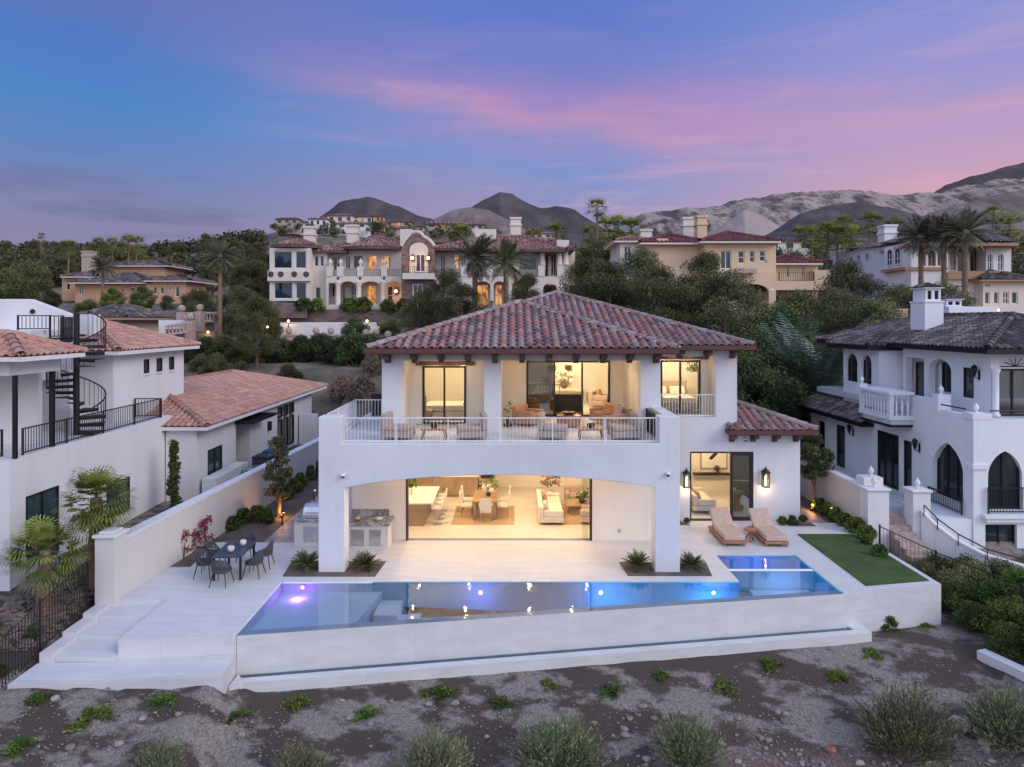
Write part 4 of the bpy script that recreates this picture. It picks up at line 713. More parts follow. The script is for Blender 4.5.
# right upper block with pyramid roof
b = MB(); b.wall(27.6,33.5,3.6,6.75,0,.3,[(29.86,30.27,5.76,6.36),(30.93,31.4,5.76,6.36),(32.06,32.5,5.76,6.36)]); b.build('wall', M['white2'], L, xf=XR(-16.1)); sep([(-22,-16.4,27.6,27.9,3.94,6.75),(-22,-16.4,33.2,33.5,3.5,6.75)], 'wall', M['white2'], L)
for a, c in ((29.86,30.27),(30.93,31.4),(32.06,32.5)): tall(L, -16.1, a, c, 5.76, 6.36, fw=.05); s_ = MB(); s_.box(a-.06,c+.06,-.06,0,5.66,5.74); s_.build('sill', M['white2'], L, xf=XR(-16.1))
hip_roof(L, -22.5, -15.5, 26.9, 33.9, 6.85, .37, M['tileB'], .28, .38, .07, 'frb', fascia=M['white2'], fz=.16)
railing(L, [(-14.9,20.8),(-14.9,29.0)], 3.95, 4.77, M['iron'], gap=.12, pstep=1.9)
railing(L, [(-14.95,29.0),(-16.0,29.0)], 3.95, 4.77, M['iron'], gap=.12, pstep=1.9)
railing(L, [(-26,20.55),(-15.35,20.55)], 3.95, 4.77, M['iron'], gap=.12)
# spiral stair
sp_t = thing('spiral_stair', 'black metal spiral stair rising from the left balcony to the roof terrace', 'stairs', (-15.55,23.8,3.95)); cx0, cy0 = PX(76.5,24.6), 24.6
b = MB(); b.tube([(cx0,cy0,3.95),(cx0,cy0,PZ(313,24.6))], .10, 10); b.build('centre_pole', M['black'], sp_t); b = MB(); hr = MB(); bl = MB(); pts = []; nst = 15; z0s, z1s = 4.1, PZ(339,24.6)
for i in range(nst):
    a0 = R(-25 + 33*i); z = z0s + (z1s-z0s)*i/(nst-1); r1 = .92; a1 = a0 + R(35)
    b.prism([(cx0+.08*math.cos(a0),cy0+.08*math.sin(a0)),(cx0+r1*math.cos(a0),cy0+r1*math.sin(a0)),(cx0+r1*math.cos(a1),cy0+r1*math.sin(a1)),(cx0+.08*math.cos(a1),cy0+.08*math.sin(a1))], z-.03, z, 'z')
    b.prism([(cx0+.08*math.cos(a0),cy0+.08*math.sin(a0)),(cx0+r1*math.cos(a0),cy0+r1*math.sin(a0)),(cx0+r1*math.cos(a0)+.012,cy0+r1*math.sin(a0)+.012),(cx0+.09*math.cos(a0),cy0+.09*math.sin(a0)+.012)], z-.12, z-.032, 'z')
    for k in range(3):
        a = a0 + R(11)*k; zz = z + (z1s-z0s)/(nst-1)*k/3; bl.tube([(cx0+.91*math.cos(a),cy0+.91*math.sin(a),zz-.05),(cx0+.91*math.cos(a),cy0+.91*math.sin(a),zz+.86)], .012, 4); pts.append((cx0+.91*math.cos(a),cy0+.91*math.sin(a),zz+.86))
b.build('treads', M['black'], sp_t); hr.tube(pts, .026, 6); hr.build('handrail', M['black'], sp_t); bl.build('balusters', M['black'], sp_t)
pl = MB(); pl.box(PX(51,24.6),cx0-.08,23.7,24.62,PZ(339,24.6),PZ(337.5,24.6)); pl.build('landing_plate', M['black'], sp_t); railing(sp_t, [(PX(50,23.7),23.7),(cx0+.1,23.7)], PZ(338,24.0), PZ(315.5,24.0), M['black'], gap=.13, pstep=.9)
# single-storey rear wing seen as its own house
H2 = thing('neighbour_house', 'low white house with one broad pink tiled hip roof behind the garden wall', 'house', (-18,38,.4))
b = MB(); b.wall(29.2,46,-.3,3.36,0,.3,[(30.3,31.75,.95,2.3),(33.4,35.2,-.3,3.0),(39.3,42.3,.55,3.1)]); b.build('wall', M['white2'], H2, xf=XR(-13.5)); b = MB(); b.box(-14.8,-13.8,29.2,29.5,-.3,3.36); b.box(-21.7,-13.8,45.7,46,-.3,3.36); b.box(-21.7,-14.9,29.9,30.2,-.3,3.36); b.box(-15.0,-13.8,33.1,33.39,-.3,3.36); b.box(-15.0,-13.8,35.21,35.4,-.3,3.36); b.build('wall', M['white2'], H2)
b = MB(); b.box(-15.0,-14.9,33.4,35.2,-.3,3.36); b.build('wall', M['tan'], H2)
tall(H2, -13.5, 30.3, 31.75, .95, 2.3, nx=2, fw=.06)
for a in (39.3,40.35,41.4): tall(H2, -13.5, a, a+.85, .55, 2.3, gm='dkglass', fw=.06); tall(H2, -13.5, a, a+.85, 2.45, 3.05, gm='dkglass', fw=.06)
b = MB(); b.wall(39.3,42.3,.55,3.1,.02,.3,[(39.3,40.15,.55,3.06),(40.35,41.2,.55,3.06),(41.4,42.25,.55,3.06)]); b.build('wall', M['white2'], H2, xf=XR(-13.5))
b = MB(); b.box(-13.5,-12.6,33.2,36.4,3.02,3.1)
for k in range(8): b.box(-13.5,-12.45,33.25+k*.42,33.33+k*.42,3.102,3.2)
b.build('awning', M['black'], H2)
hip_roof(H2, -22.3, -12.9, 28.9, 47.6, 3.56, .28, M['tileB'], .28, .38, .07, 'fr', fascia=M['white2'], fz=.16)
b = MB(); b.box(-13.35,-12.75,29.4,33.0,-.3,1.25); b.build('low_wall', M['white2'], H2); b = MB(); b.box(-13.4,-12.3,43,43.3,0,2.2); b.build('low_wall', M['white2'], H2)
lt = MB(); lt.box(-13.5,-13.32,37.7,37.9,2.0,2.5); lt.build('lamp', M['black'], H2)
for i, (y, m_, lb) in enumerate(((33.6,'bingrey','dark grey wheeled waste bin beside the blue one behind the wall'),(35.0,'binblue','blue wheeled recycling bin behind the left boundary wall'))):
    t = thing('waste_bin', lb, 'bin', (-12.3,y,.3)); b = MB(); b.prism([(-12.62,.35),(-11.98,.35),(-11.9,1.35),(-12.7,1.35)], y-.3, y+.35, 'y'); b.build('bin_body', M[m_], t, bevel=.03); b = MB(); b.prism([(-12.74,1.36),(-11.86,1.36),(-12.0,1.48),(-12.6,1.48)], y-.36, y+.4, 'y'); b.build('lid', M[m_], t, bevel=.03); b = MB(); b.tube([(-12.65,y+.38,.4),(-12.55,y+.38,.4)], .12, 10); b.tube([(-12.05,y+.38,.4),(-11.95,y+.38,.4)], .12, 10); b.build('wheels', M['black'], t)
t = thing('air_conditioner', 'grey boxed air conditioner beside the bins behind the wall', 'air conditioner', (-12.2,32.4,.3)); b = MB(); b.box(-12.6,-11.9,32.0,32.8,.35,1.15); b.build('casing', M['steel'], t, bevel=.03); b = MB(); 
for k in range(7): b.box(-12.5,-12.0,31.985,31.998,.45+k*.09,.49+k*.09)
b.build('grille', M['black'], t)
# ================================================================== right neighbour
Rh = thing('neighbour_house', 'large white Mediterranean house on the right with brown tiled roof, pointed arches and balustrade', 'house', (20,28,0)); w2 = M['blue_white']
b = MB(); holes = [(-40,-32.95,3.2,4.3),(-28.4,-26.5,.9,3.2),(-32.7,-30.9,.35,2.85),(-30.5,-29.9,.35,2.75),(-36.8,-35.9,.3,2.5),(-38.9,-38.2,.5,2.4)]
b.wall(-40,-25.9,-1.4,4.30,0,.35,holes); b.arch(-28.4,-26.5,2.1,3.15,0,.35,3.2,14,.28); b.build('wall', w2, Rh, xf=XL(17.5))
b = MB(); b.wall(17.85,30,-1.4,4.30,25.9,26.25,[(18.05,19.35,.88,3.2),(17.95,19.15,-1.3,.32)]); b.arch(18.05,19.35,2.15,3.1,25.9,26.25,3.2,14,.22); b.build('wall', w2, Rh)
b = MB(); b.box(17.44,18.02,25.84,25.898,2.42,2.6); b.box(17.44,18.0,25.84,25.898,-1.4,.86) if False else None; b.box(17.8,20.4,25.66,25.895,.60,.74); b.box(17.9,20.3,25.74,25.895,.44,.6); b.build('sill', w2, Rh)
b = MB(); b.wall(-28.6,-25.85,2.42,2.58,-.05,-.002,[(-28.5,-26.4,2.4,2.6)]); b.build('band', w2, Rh, xf=XL(17.5))
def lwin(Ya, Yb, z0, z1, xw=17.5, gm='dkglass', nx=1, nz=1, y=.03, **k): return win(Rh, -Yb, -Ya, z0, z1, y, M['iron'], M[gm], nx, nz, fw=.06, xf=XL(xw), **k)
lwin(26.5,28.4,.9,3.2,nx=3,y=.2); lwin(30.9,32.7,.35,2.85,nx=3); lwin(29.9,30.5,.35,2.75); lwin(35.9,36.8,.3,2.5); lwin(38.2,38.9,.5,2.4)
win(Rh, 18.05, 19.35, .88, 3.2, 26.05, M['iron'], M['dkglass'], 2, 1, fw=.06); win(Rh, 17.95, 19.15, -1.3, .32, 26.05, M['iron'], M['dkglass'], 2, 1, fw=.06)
railing(Rh, [(18.0,25.8),(19.5,25.8)], .76, 1.75, M['iron'], gap=.11); railing(Rh, [(17.38,26.4),(17.38,28.5)], .55, 1.15, M['iron'], gap=.11)
b = MB(); b.box(16.2,17.49,25.95,28.5,-1.4,.5); b.build('terrace_block', w2, Rh); b = MB(); b.box(14.3,17.49,28.5,40,-.5,.3); b.build('terrace_floor', M['paver'], Rh)
b = MB(); b.box(16.17,16.195,26.3,27.2,-1.2,-.2); b.lathe([(.45,0),(.45,.02),(.01,.02)], (16.18,26.75,-.21), 10) if False else None; b.build('niche', M['tan'], Rh)
b = MB(); b.box(17.5,30,26.0,40,4.02,4.28) if False else b.box(17.86,30,26.26,40,3.95,4.25); b.build('terrace_floor', M['paver'], Rh)
# parapet with urns
b = MB(); b.wall(-30.0,-28.4,4.302,4.78,0,.3,[]); b.wall(-28.0,-26.5,4.302,4.42,.03,.27,[]); b.build('parapet', w2, Rh, xf=XL(17.5)); b = MB(); sep([(17.47,18.0,28.0,28.4,4.302,5.02),(17.46,18.2,25.88,26.5,4.302,4.52)], 'parapet_pier', w2, Rh); finial(Rh, 17.72, 28.2, 5.02, .75, 'blue_white'); finial(Rh, 17.8, 26.2, 4.52, .75, 'blue_white')
b = MB(); b.tube([(17.6,26.5,4.62),(17.6,28.0,4.62)], .03, 5); b.tube([(18.2,26.0,4.62),(24,26.0,4.62)], .03, 5); b.build('rail', M['iron'], Rh)
# balustraded balcony
b = MB(); b.box(16.45,17.49,29.75,32.4,3.72,3.90); b.box(16.6,17.49,29.9,32.3,3.5,3.72); b.box(16.4,17.49,29.7,32.45,4.82,4.94); b.build('balcony', w2, Rh); b = MB(); b.box(16.5,17.49,29.8,32.35,3.40,3.498); b.build('painted_balcony_shadow', M['black'], Rh)  # black slab below the balcony stands in for its shade
pr_ = [(.055,0),(.055,.05),(.03,.12),(.06,.34),(.05,.5),(.025,.68),(.03,.78),(.055,.84),(.055,.92)]
b = MB()
for i in range(11): b.lathe(pr_, (16.55,29.85+i*.25,3.9), 8)
for i in range(1,4): b.lathe(pr_, (16.55+i*.25,29.85,3.9), 8)
b.build('balusters', w2, Rh, smooth=True); b = MB(); sep([(16.46,16.64,29.76,29.94,3.9,4.82),(16.46,16.64,32.2,32.38,3.9,4.82),(16.42,16.75,32.2,32.5,4.941,5.1)], 'balcony_post', w2, Rh); finial(Rh, 16.58, 32.35, 5.1, .7, 'blue_white')
# upper storey
b = MB(); b.wall(-33.2,-27.1,4.25,6.72,0,.3,[(-32.95,-31.5,4.3,6.3),(-31.15,-29.55,4.3,6.4),(-28.75,-28.1,4.85,6.1)]); b.arch(-31.15,-29.55,5.85,6.35,0,.3,6.41,10); b.build('upper_wall', w2, Rh, xf=XL(19.0)); b = MB(); b.box(19.5,19.6,29.2,33.2,4.25,6.72); b.box(19.3,30,27.1,27.4,6.15,6.72); b.box(20.55,30,27.1,27.4,4.25,6.15); b.build('upper_wall', w2, Rh)
lwin(32.1,32.75,4.35,6.1,19.35); lwin(30.25,30.75,4.9,6.2,19.35); lwin(28.1,28.75,4.85,6.1,19.0)
f_ = win(Rh, 19.32, 20.54, 4.28, 6.14, 27.2, M['iron'], M['glass'], 2, 1, fw=.06); b = MB(); b.box(19.40,20.47,27.3,27.32,4.95,6.08); b.build('window_blind', M['ivory'], f_)
b = MB(); b.lathe([(.17,0),(.17,.08),(.12,.14),(.12,1.7),(.16,1.78),(.19,1.88)], (19.1,26.98,4.26), 14); b.build('column', w2, Rh, smooth=True)
b = MB()
for k in range(7): a = PI*k/6; b.tube([(19.95,27.06,6.24),(19.95+.5*math.cos(a),27.06,6.24+.36*math.sin(a))], .014, 4)
b.tube([(19.35,27.06,6.24),(20.55,27.06,6.24)], .02, 4); b.build('iron_fan', M['iron'], Rh)
b = MB(); b.wall(-37.1,-33.8,3.5,6.64,0,.3,[(-36.75,-35.6,4.85,6.35),(-35.15,-34.2,4.85,6.35)]); b.arch(-36.75,-35.6,5.85,6.33,0,.3,6.36,8); b.arch(-35.15,-34.2,5.85,6.33,0,.3,6.36,8); b.build('upper_wall', w2, Rh, xf=XL(18.0)); b = MB(); b.box(18.0,19.6,33.5,33.79,3.9,6.6); b.build('upper_wall', w2, Rh)
lwin(35.6,36.75,4.85,6.35,18.0,y=.12); lwin(34.2,35.15,4.85,6.35,18.0,y=.12); lwin(33.6,34.1,4.9,6.2,17.98) if False else None
hip_roof(Rh, 18.3, 25.9, 26.3, 41, 6.96, .35, M['tileC'], .28, .38, .08, 'fl', fascia=M['black'], fz=.2)
hip_roof(Rh, 17.35, 24.5, 33.3, 37.6, 6.82, .33, M['tileC'], .28, .38, .08, 'fl', fascia=M['black'], fz=.2)
r_ = MB(); tile_plane(r_, [(16.85,33.0,3.12),(18.0,33.0,3.72),(18.0,40.5,3.72),(16.85,40.5,3.12)], .28, .38); r_.build('lower_roof', M['tileC'], Rh); b = MB(); b.box(16.85,17.49,33.0,41,2.92,3.09); b.build('eave', M['black'], Rh)
for (x, y, z, lb) in ((17.5,29.3,2.75,'dark lantern beside the sliding door of the right-hand house'),(19.0,27.75,6.0,'dark lantern near the upper corner of the right-hand house'),(17.5,35.0,2.5,'dark lantern on the shaded wing under the brown roof')):
    t = thing('wall_lantern', lb, 'lantern', (x,y,z)); b = MB(); b.lathe([(.02,-.24),(.09,-.04),(.11,.13),(.13,.15),(.07,.23),(.02,.26),(.001,.32)], (x-.22,y,z), 8); b.build('lantern_frame', M['black'], t); b = MB(); b.box(x-.04,x,y-.04,y+.04,z-.36,z+.05); b.tube([(x-.02,y,z-.28),(x-.22,y,z-.24)], .02, 5); b.build('bracket', M['black'], t)
# chimneys
def chimney(parent, xa, xb, ya, yb, z0, z1, z2, tm, m):
    b = MB(); b.box(xa,xb,ya,yb,z0,z1); b.box(xa-.04,xb+.04,ya-.04,yb+.04,z1-.03,z1+.05); e = .08
    xs_ = [xa+e, xa+e+.1, (xa+xb)/2-.07, (xa+xb)/2+.07, xb-e-.1, xb-e]
    b.build('chimney', m, parent); c = MB(); hs = [(xs_[1],xs_[2],z1+.12,z2-.14),(xs_[3],xs_[4],z1+.12,z2-.14)]
    c.wall(xa+e,xb-e,z1+.05,z2,ya+e,ya+e+.08,hs); c.box(xa+e,xa+e+.08,ya+e+.08,yb-e,z1+.05,z2-.0); c.box(xb-e-.08,xb-e,ya+e+.08,yb-e,z1+.05,z2); c.box(xa+e+.08,xb-e-.08,yb-e-.08,yb-e,z1+.05,z2)
    for k in range(2): c.box(xa+e-.004,xa+e-.002,ya+e+.15+k*.32,ya+e+.34+k*.32,z1+.12,z2-.14) if False else None
    c.build('chimney_cap', m, parent); g = MB(); g.box(xa+e+.1,xb-e-.1,ya+e+.1,yb-e-.1,z1+.06,z2-.02); g.build('flue', M['black'], parent)
    hip_roof(parent, xa-.04, xb+.04, ya-.04, yb+.04, z2+.02, .45, tm, .2, .2, .05, 'fl', 'chimney_roof', cap=False, fascia=m, fz=.05)
chimney(Rh, 19.95, 20.85, 33.0, 34.2, 6.9, 8.98, 9.66, M['tileC'], w2); chimney(Rh, PX(946,39), PX(964,39), 39, 40, 7, PZ(307,39), PZ(299,39), M['tileC'], w2)
b = MB(); b.box(PX(949,36),PX(998,36),36,36.3,7.5,PZ(306.5,36)); b.box(PX(998,36),PX(1060,36),36.1,36.4,7.5,PZ(312,36)); b.build('roof_parapet', w2, Rh)
# ================================================================== furniture
def T(name, label, cat, x, y, z=0, rz=0, group=None): return thing(name, label, cat, (x,y,z), R(rz), group, world=False)
# outdoor dining set
dt = T('dining_table', 'dark slate outdoor dining table on the pale terrace by the boundary wall', 'table', -8.87, 21.83, 0, 4)
b = MB(); b.box(-.46,.46,-.75,.75,.71,.75); b.build('table_top', M['slate'], dt, bevel=.01)
for a, c in ((-1,-1),(1,-1),(1,1),(-1,1)): b = MB(); b.box(a*.40-.03,a*.40+.03,c*.68-.03,c*.68+.03,0,.71); b.build('leg', M['black'], dt)
def shell_chair():
    t = T('dining_chair', '', 'chair', 0, 0); b = MB(); n = 10
    for i in range(n):      # curved open-weave back
        a0, a1 = PI*(-.05+1.1*i/n), PI*(-.05+1.1*(i+1)/n); h = lambda a: .50+.34*max(0, math.sin(a))**.6
        q = lambda a, r, z: (r*math.cos(a), r*math.sin(a)*.95, z)
        for k in range(3):
            f0, f1 = k/3+.03, (k+1)/3-.03
            z00, z01, z10, z11 = .45+(h(a0)-.45)*f0, .45+(h(a0)-.45)*f1, .45+(h(a1)-.45)*f0, .45+(h(a1)-.45)*f1
            b.add([q(a0+.02,.27+.03*f0,z00),q(a1-.02,.27+.03*f0,z10),q(a1-.02,.27+.03*f1,z11),q(a0+.02,.27+.03*f1,z01),q(a0+.02,.29+.03*f0,z00),q(a1-.02,.29+.03*f0,z10),q(a1-.02,.29+.03*f1,z11),q(a0+.02,.29+.03*f1,z01)],[(0,1,2,3),(5,4,7,6),(0,4,5,1),(3,2,6,7),(0,3,7,4),(1,5,6,2)])
    b.tube([(.30*math.cos(PI*(-.05+1.1*i/12)), .29*math.sin(PI*(-.05+1.1*i/12)), .50+.34*max(0,math.sin(PI*(-.05+1.1*i/12)))**.6) for i in range(13)], .016, 5); b.build('backrest', M['greyf'], t)
    b = MB(); b.prism([(.27*math.cos(2*PI*i/14), .27*math.sin(2*PI*i/14)) for i in range(14)], .42, .46, 'z'); b.build('seat', M['greyf'], t); c = MB(); c.prism([(.23*math.cos(2*PI*i/14), .23*math.sin(2*PI*i/14)) for i in range(14)], .462, .50, 'z'); c.build('cushion', M['bingrey'], t)
    for a, c in ((-1,-1),(1,-1),(1,1),(-1,1)): b = MB(); b.tube([(a*.18,c*.18,.43),(a*.26,c*.27,0)], [.018,.012], 6); b.build('leg', M['black'], t)
    return t
ch = shell_chair(); GD = 'dark woven chairs round the outdoor table'; used = False
for x, y, rz, lb in ((-8.83,20.78,176,'dark woven chair at the pool end of the outdoor table'),(-8.93,22.95,4,'dark woven chair at the far end of the outdoor table'),(-9.62,21.45,88,'near dark woven chair on the wall side of the outdoor table'),(-9.66,22.25,94,'far dark woven chair on the wall side of the outdoor table'),(-8.12,21.5,-92,'near dark woven chair on the villa side of the outdoor table'),(-8.10,22.3,-86,'far dark woven chair on the villa side of the outdoor table')):
    if not used: o = ch; used = True; o.location = (x,y,.0); o.rotation_euler = (0,0,R(rz)); o['label'] = lb
    else: o = dup(ch, (x,y,0), R(rz), lb)
    o['group'] = GD
for x, y, s, lb in ((-8.87,21.55,1,'nearer pale ceramic pot on the outdoor dining table'),(-8.72,22.15,.95,'farther pale ceramic pot on the outdoor dining table')):
    t = T('table_pot', lb, 'pot', x, y, .75); b = MB(); b.lathe([(.05,0),(.10*s,.06),(.11*s,.14),(.085*s,.18),(.075*s,.17),(.09*s,.12),(.001,.10)], (0,0,0), 14); b.build('pot_body', M['ceramic'], t, smooth=True); b = MB(); b.lathe([(.08*s,.14),(.001,.155)], (0,0,0), 10); b.build('soil', M['mulch'], t)
# chaises
def chaise():
    t = T('chaise_longue', '', 'sun lounger', 0, 0); b = MB(); b.box(-.42,.42,-.95,.95,.10,.20)
    for a, c in ((-1,-1),(1,-1),(1,1),(-1,1)): b.box(a*.36-.04,a*.36+.04,c*.85-.04,c*.85+.04,0,.10)
    b.build('frame', M['teak'], t, bevel=.015); c = MB(); c.box(-.38,.38,-.95,.28,.205,.40); c.build('seat_cushion', M['sand'], t, bevel=.05)
    d = MB(); d.obox((0,.64,.54),.38,.46,.085,0,R(40)); d.build('back_cushion', M['sand'], t, bevel=.05); s = MB(); s.box(-.3,.3,.72,.78,.2,.5); s.build('back_support', M['teak'], t); return t
c1 = chaise(); c1.location = (7.94,25.25,0); c1['label'] = 'tan cushioned chaise longue on the left, in front of the open sliding door'; c1['group'] = 'pair of tan chaises by the spa'
dup(c1, (9.42,25.2,0), None, 'tan cushioned chaise longue on the right, in front of the lantern wall')
def stool3(x, y, z, lb):
    t = T('side_table', lb, 'stool', x, y, z); b = MB(); b.lathe([(.21,.40),(.22,.42),(.22,.45),(.001,.455)], (0,0,0), 16); b.build('table_top', M['teak'], t)
    for k in range(3): a = 2*PI*k/3+.4; q = MB(); q.tube([(-.05*math.cos(a),-.05*math.sin(a),.40),(.19*math.cos(a),.19*math.sin(a),0)], .032, 6); q.build('leg', M['teak'], t)
stool3(8.68, 24.95, 0, 'round teak stool table between the two chaises')
# barbecue island and bar counter
t = thing('barbecue_island', 'stone outdoor kitchen island with steel grill half behind the left column', 'grill', (-7.3,24.7,0)); b = MB(); b.box(-7.78,-6.3,24.4,25.3,0,.86); b.build('base', M['wallgrey'], t); b = MB(); b.box(-7.84,-6.25,24.34,25.36,.862,.93); b.build('countertop', M['granite'], t)
b = MB(); b.box(-7.45,-6.5,24.386,24.398,.15,.70); b.build('door', M['steel'], t); b = MB(); b.box(-7.55,-6.5,24.6,25.2,.932,1.08); b.prism([(24.6,1.082),(25.2,1.082),(25.2,1.32),(24.95,1.38),(24.72,1.30)], -7.55, -6.5, 'x'); b.build('grill_hood', M['steel'], t, bevel=.02); b = MB(); b.tube([(-7.45,24.58,1.15),(-6.6,24.58,1.15)], .018, 6); b.build('handle', M['steel'], t)
t = thing('bar_counter', 'outdoor bar counter with veined granite top and splashback under the loggia', 'counter', (-5.0,24.4,0)); b = MB(); b.wall(-5.84,-4.35,0,.84,24.0,24.55,[(-5.68,-5.2,.12,.70),(-5.02,-4.62,.12,.70)]); b.build('base', M['wallgrey'], t)
b = MB(); b.box(-5.84,-4.3,23.94,24.99,.845,.92); b.build('countertop', M['granite'], t); b = MB(); b.box(-5.84,-4.5,24.93,24.995,.925,1.16); b.build('splashback', M['granite'], t)
b = MB(); b.box(-5.68,-5.2,24.04,24.07,.12,.70); b.build('door', M['steel'], t); b = MB(); b.box(-5.02,-4.62,24.04,24.07,.12,.70); b.build('fridge_door', M['steel'], t)
b = MB(); b.box(-5.84,-4.35,24.56,24.92,.0,.84); b.build('carcass', M['wallgrey'], t)
for x, m_, lb in ((-5.5,'teak','amber wooden bowl at the left of the granite bar counter'),(-4.75,'ceramic','white ceramic bowl at the right of the granite bar counter')):
    t = T('bowl', lb, 'bowl', x, 24.35, .922); b = MB(); b.lathe([(.06,0),(.13,.05),(.15,.10),(.14,.10),(.10,.05),(.001,.03)], (0,0,0), 14); b.build('bowl_body', M[m_], t, smooth=True); b = MB(); b.ball((0,0,.09), .08, 8, (1,1,.6)); b.build('contents', M['petals'], t)
# kitchen
t = thing('kitchen_island', 'kitchen island with white quartz top and wooden front, left end of the living room', 'kitchen island', (-4.2,28,0)); b = MB(); b.box(-5.2,-3.45,26.75,29.25,.0,.88); b.build('base', M['cab'], t); b = MB(); b.box(-5.3,-3.1,26.65,29.35,.882,.94); b.build('countertop', M['quartz'], t)
for k, y in enumerate((27.0,27.7,28.4,29.0)):
    tt = T('bar_stool', ['bar stool at the near end of the kitchen island','second bar stool from the near end of the island','third bar stool from the near end of the island','bar stool at the far end of the kitchen island'][k], 'stool', -2.95, y, 0, 0, 'bar stools along the kitchen island'); b = MB(); b.box(-.19,.19,-.19,.19,.62,.70); b.build('seat', M['ivory'], tt, bevel=.02); b = MB(); b.box(.15,.19,-.19,.19,.70,.92); b.build('backrest', M['ivory'], tt, bevel=.01); b = MB()
    b.lathe([(.19,0),(.19,.02),(.03,.03),(.03,.62),(.001,.62)], (0,0,0), 12); b.build('pedestal', M['steel'], tt)
t = T('vase_of_leaves', 'leafy stems in a vase on the white kitchen island', 'vase', -4.1, 28.0, .94); b = MB(); b.lathe([(.05,0),(.07,.1),(.04,.2),(.05,.22)], (0,0,0), 10); b.build('vase_body', M['ceramic'], t)
def sprig(parent, z, n, h, r, m, leaf=.05, name='leaves', sd=1):
    rr = random.Random(sd); b = MB()
    for i in range(n):
        a, s = rr.uniform(0,2*PI), rr.uniform(.2,1); p = Vector((r*s*math.cos(a), r*s*math.sin(a), z+h*rr.uniform(.35,1))); d = Vector((rr.uniform(-1,1),rr.uniform(-1,1),rr.uniform(-1,1))).normalized(); e = d.orthogonal().normalized(); b.cur = rr.random()
        b.add([p-d*leaf, p+e*leaf*.5, p+d*leaf, p-e*leaf*.5], [(0,1,2,3)])
    return b.build(name, m, parent)
sprig(t, .15, 70, .45, .22, LF['bright'], .08)
t = thing('kitchen_cabinet', 'row of vertical-grained wooden base cabinets along the back of the kitchen', 'cabinet', (-2.6,31.2,0)); b = MB()
for i in range(6): b.box(-4.6+i*.51,-4.6+i*.51+.50,31.2,31.9,.08,.93)
b.box(-4.6,-1.55,31.25,31.9,0,.078); b.build('cabinet_doors', M['cab'], t); b = MB(); b.box(-4.65,-1.52,31.15,31.92,.932,.97); b.build('countertop', M['quartz'], t)
t = thing('oven_tower', 'tall wooden oven column at the right end of the kitchen cabinets', 'oven', (-1.1,31.2,0)); b = MB(); b.box(-1.50,-.75,31.2,31.9,0,2.5); b.build('casing', M['cab'], t); b = MB(); b.box(-1.42,-.83,31.18,31.198,.85,1.4); b.build('oven_door', M['black'], t)
t = thing('kitchen_unit', 'wooden cabinet block beside the left end of the kitchen', 'cabinet', (-5.1,31,0)); b = MB(); b.box(-5.8,-4.7,30.6,31.9,0,2.3); b.build('casing', M['cab'], t)
# dining area
t = T('rug', 'tan jute rug under the indoor dining table', 'rug', -1.12, 28.3, .008); b = MB(); b.box(-1.28,1.22,-1.4,1.35,0,.012); b.build('pile', M['rug'], t)
t = T('dining_table', 'wooden indoor dining table holding white flowers', 'table', -1.1, 28.45, .02); b = MB(); b.box(-.5,.5,-.95,.95,.70,.76); b.build('table_top', M['oak'], t, bevel=.01)
for a, c in ((-1,-1),(1,-1),(1,1),(-1,1)): b = MB(); b.box(a*.40-.06,a*.40+.06,c*.84-.06,c*.84+.06,0,.70); b.build('leg', M['cab'], t)
def din_chair(lb, x, y, rz):
    t = T('dining_chair', lb, 'chair', x, y, .02, rz, 'pale upholstered chairs round the indoor dining table'); b = MB(); b.box(-.23,.23,-.23,.23,.42,.50); b.build('seat', M['ivory'], t, bevel=.02); b = MB(); b.prism([(.19,.50),(.24,.50),(.32,1.02),(.27,1.02)], -.23, .23, 'x'); b.build('backrest', M['ivory'], t, bevel=.015)
    for a, c in ((-1,-1),(1,-1),(1,1),(-1,1)): b = MB(); b.tube([(a*.2,c*.2,.42),(a*.21,c*.22,0)], [.022,.014], 6); b.build('leg', M['cab'], t)
din_chair('pale chair at the terrace end of the indoor dining table', -1.05, 27.25, 180); din_chair('near pale chair on the kitchen side of the indoor dining table', -1.85, 28.05, 90); din_chair('far pale chair on the kitchen side of the indoor dining table', -1.85, 28.95, 90); din_chair('near pale chair on the sofa side of the indoor dining table', -.38, 28.05, -90); din_chair('far pale chair on the sofa side of the indoor dining table', -.38, 28.95, -90)
t = T('flower_vase', 'dark vase of big white blooms on the indoor dining table', 'flowers', -.98, 28.3, .78); b = MB(); b.lathe([(.06,0),(.11,.1),(.06,.2),(.07,.22)], (0,0,0), 12); b.build('vase_body', M['charcoal'], t); b = MB()
for k in range(14): b.ball((random.uniform(-.2,.2),random.uniform(-.2,.2),.32+random.uniform(-.08,.14)), random.uniform(.07,.11), 8, jit=.15)
b.build('blooms', M['petals'], t); sprig(t, .1, 40, .6, .4, LF['bright'], .1)
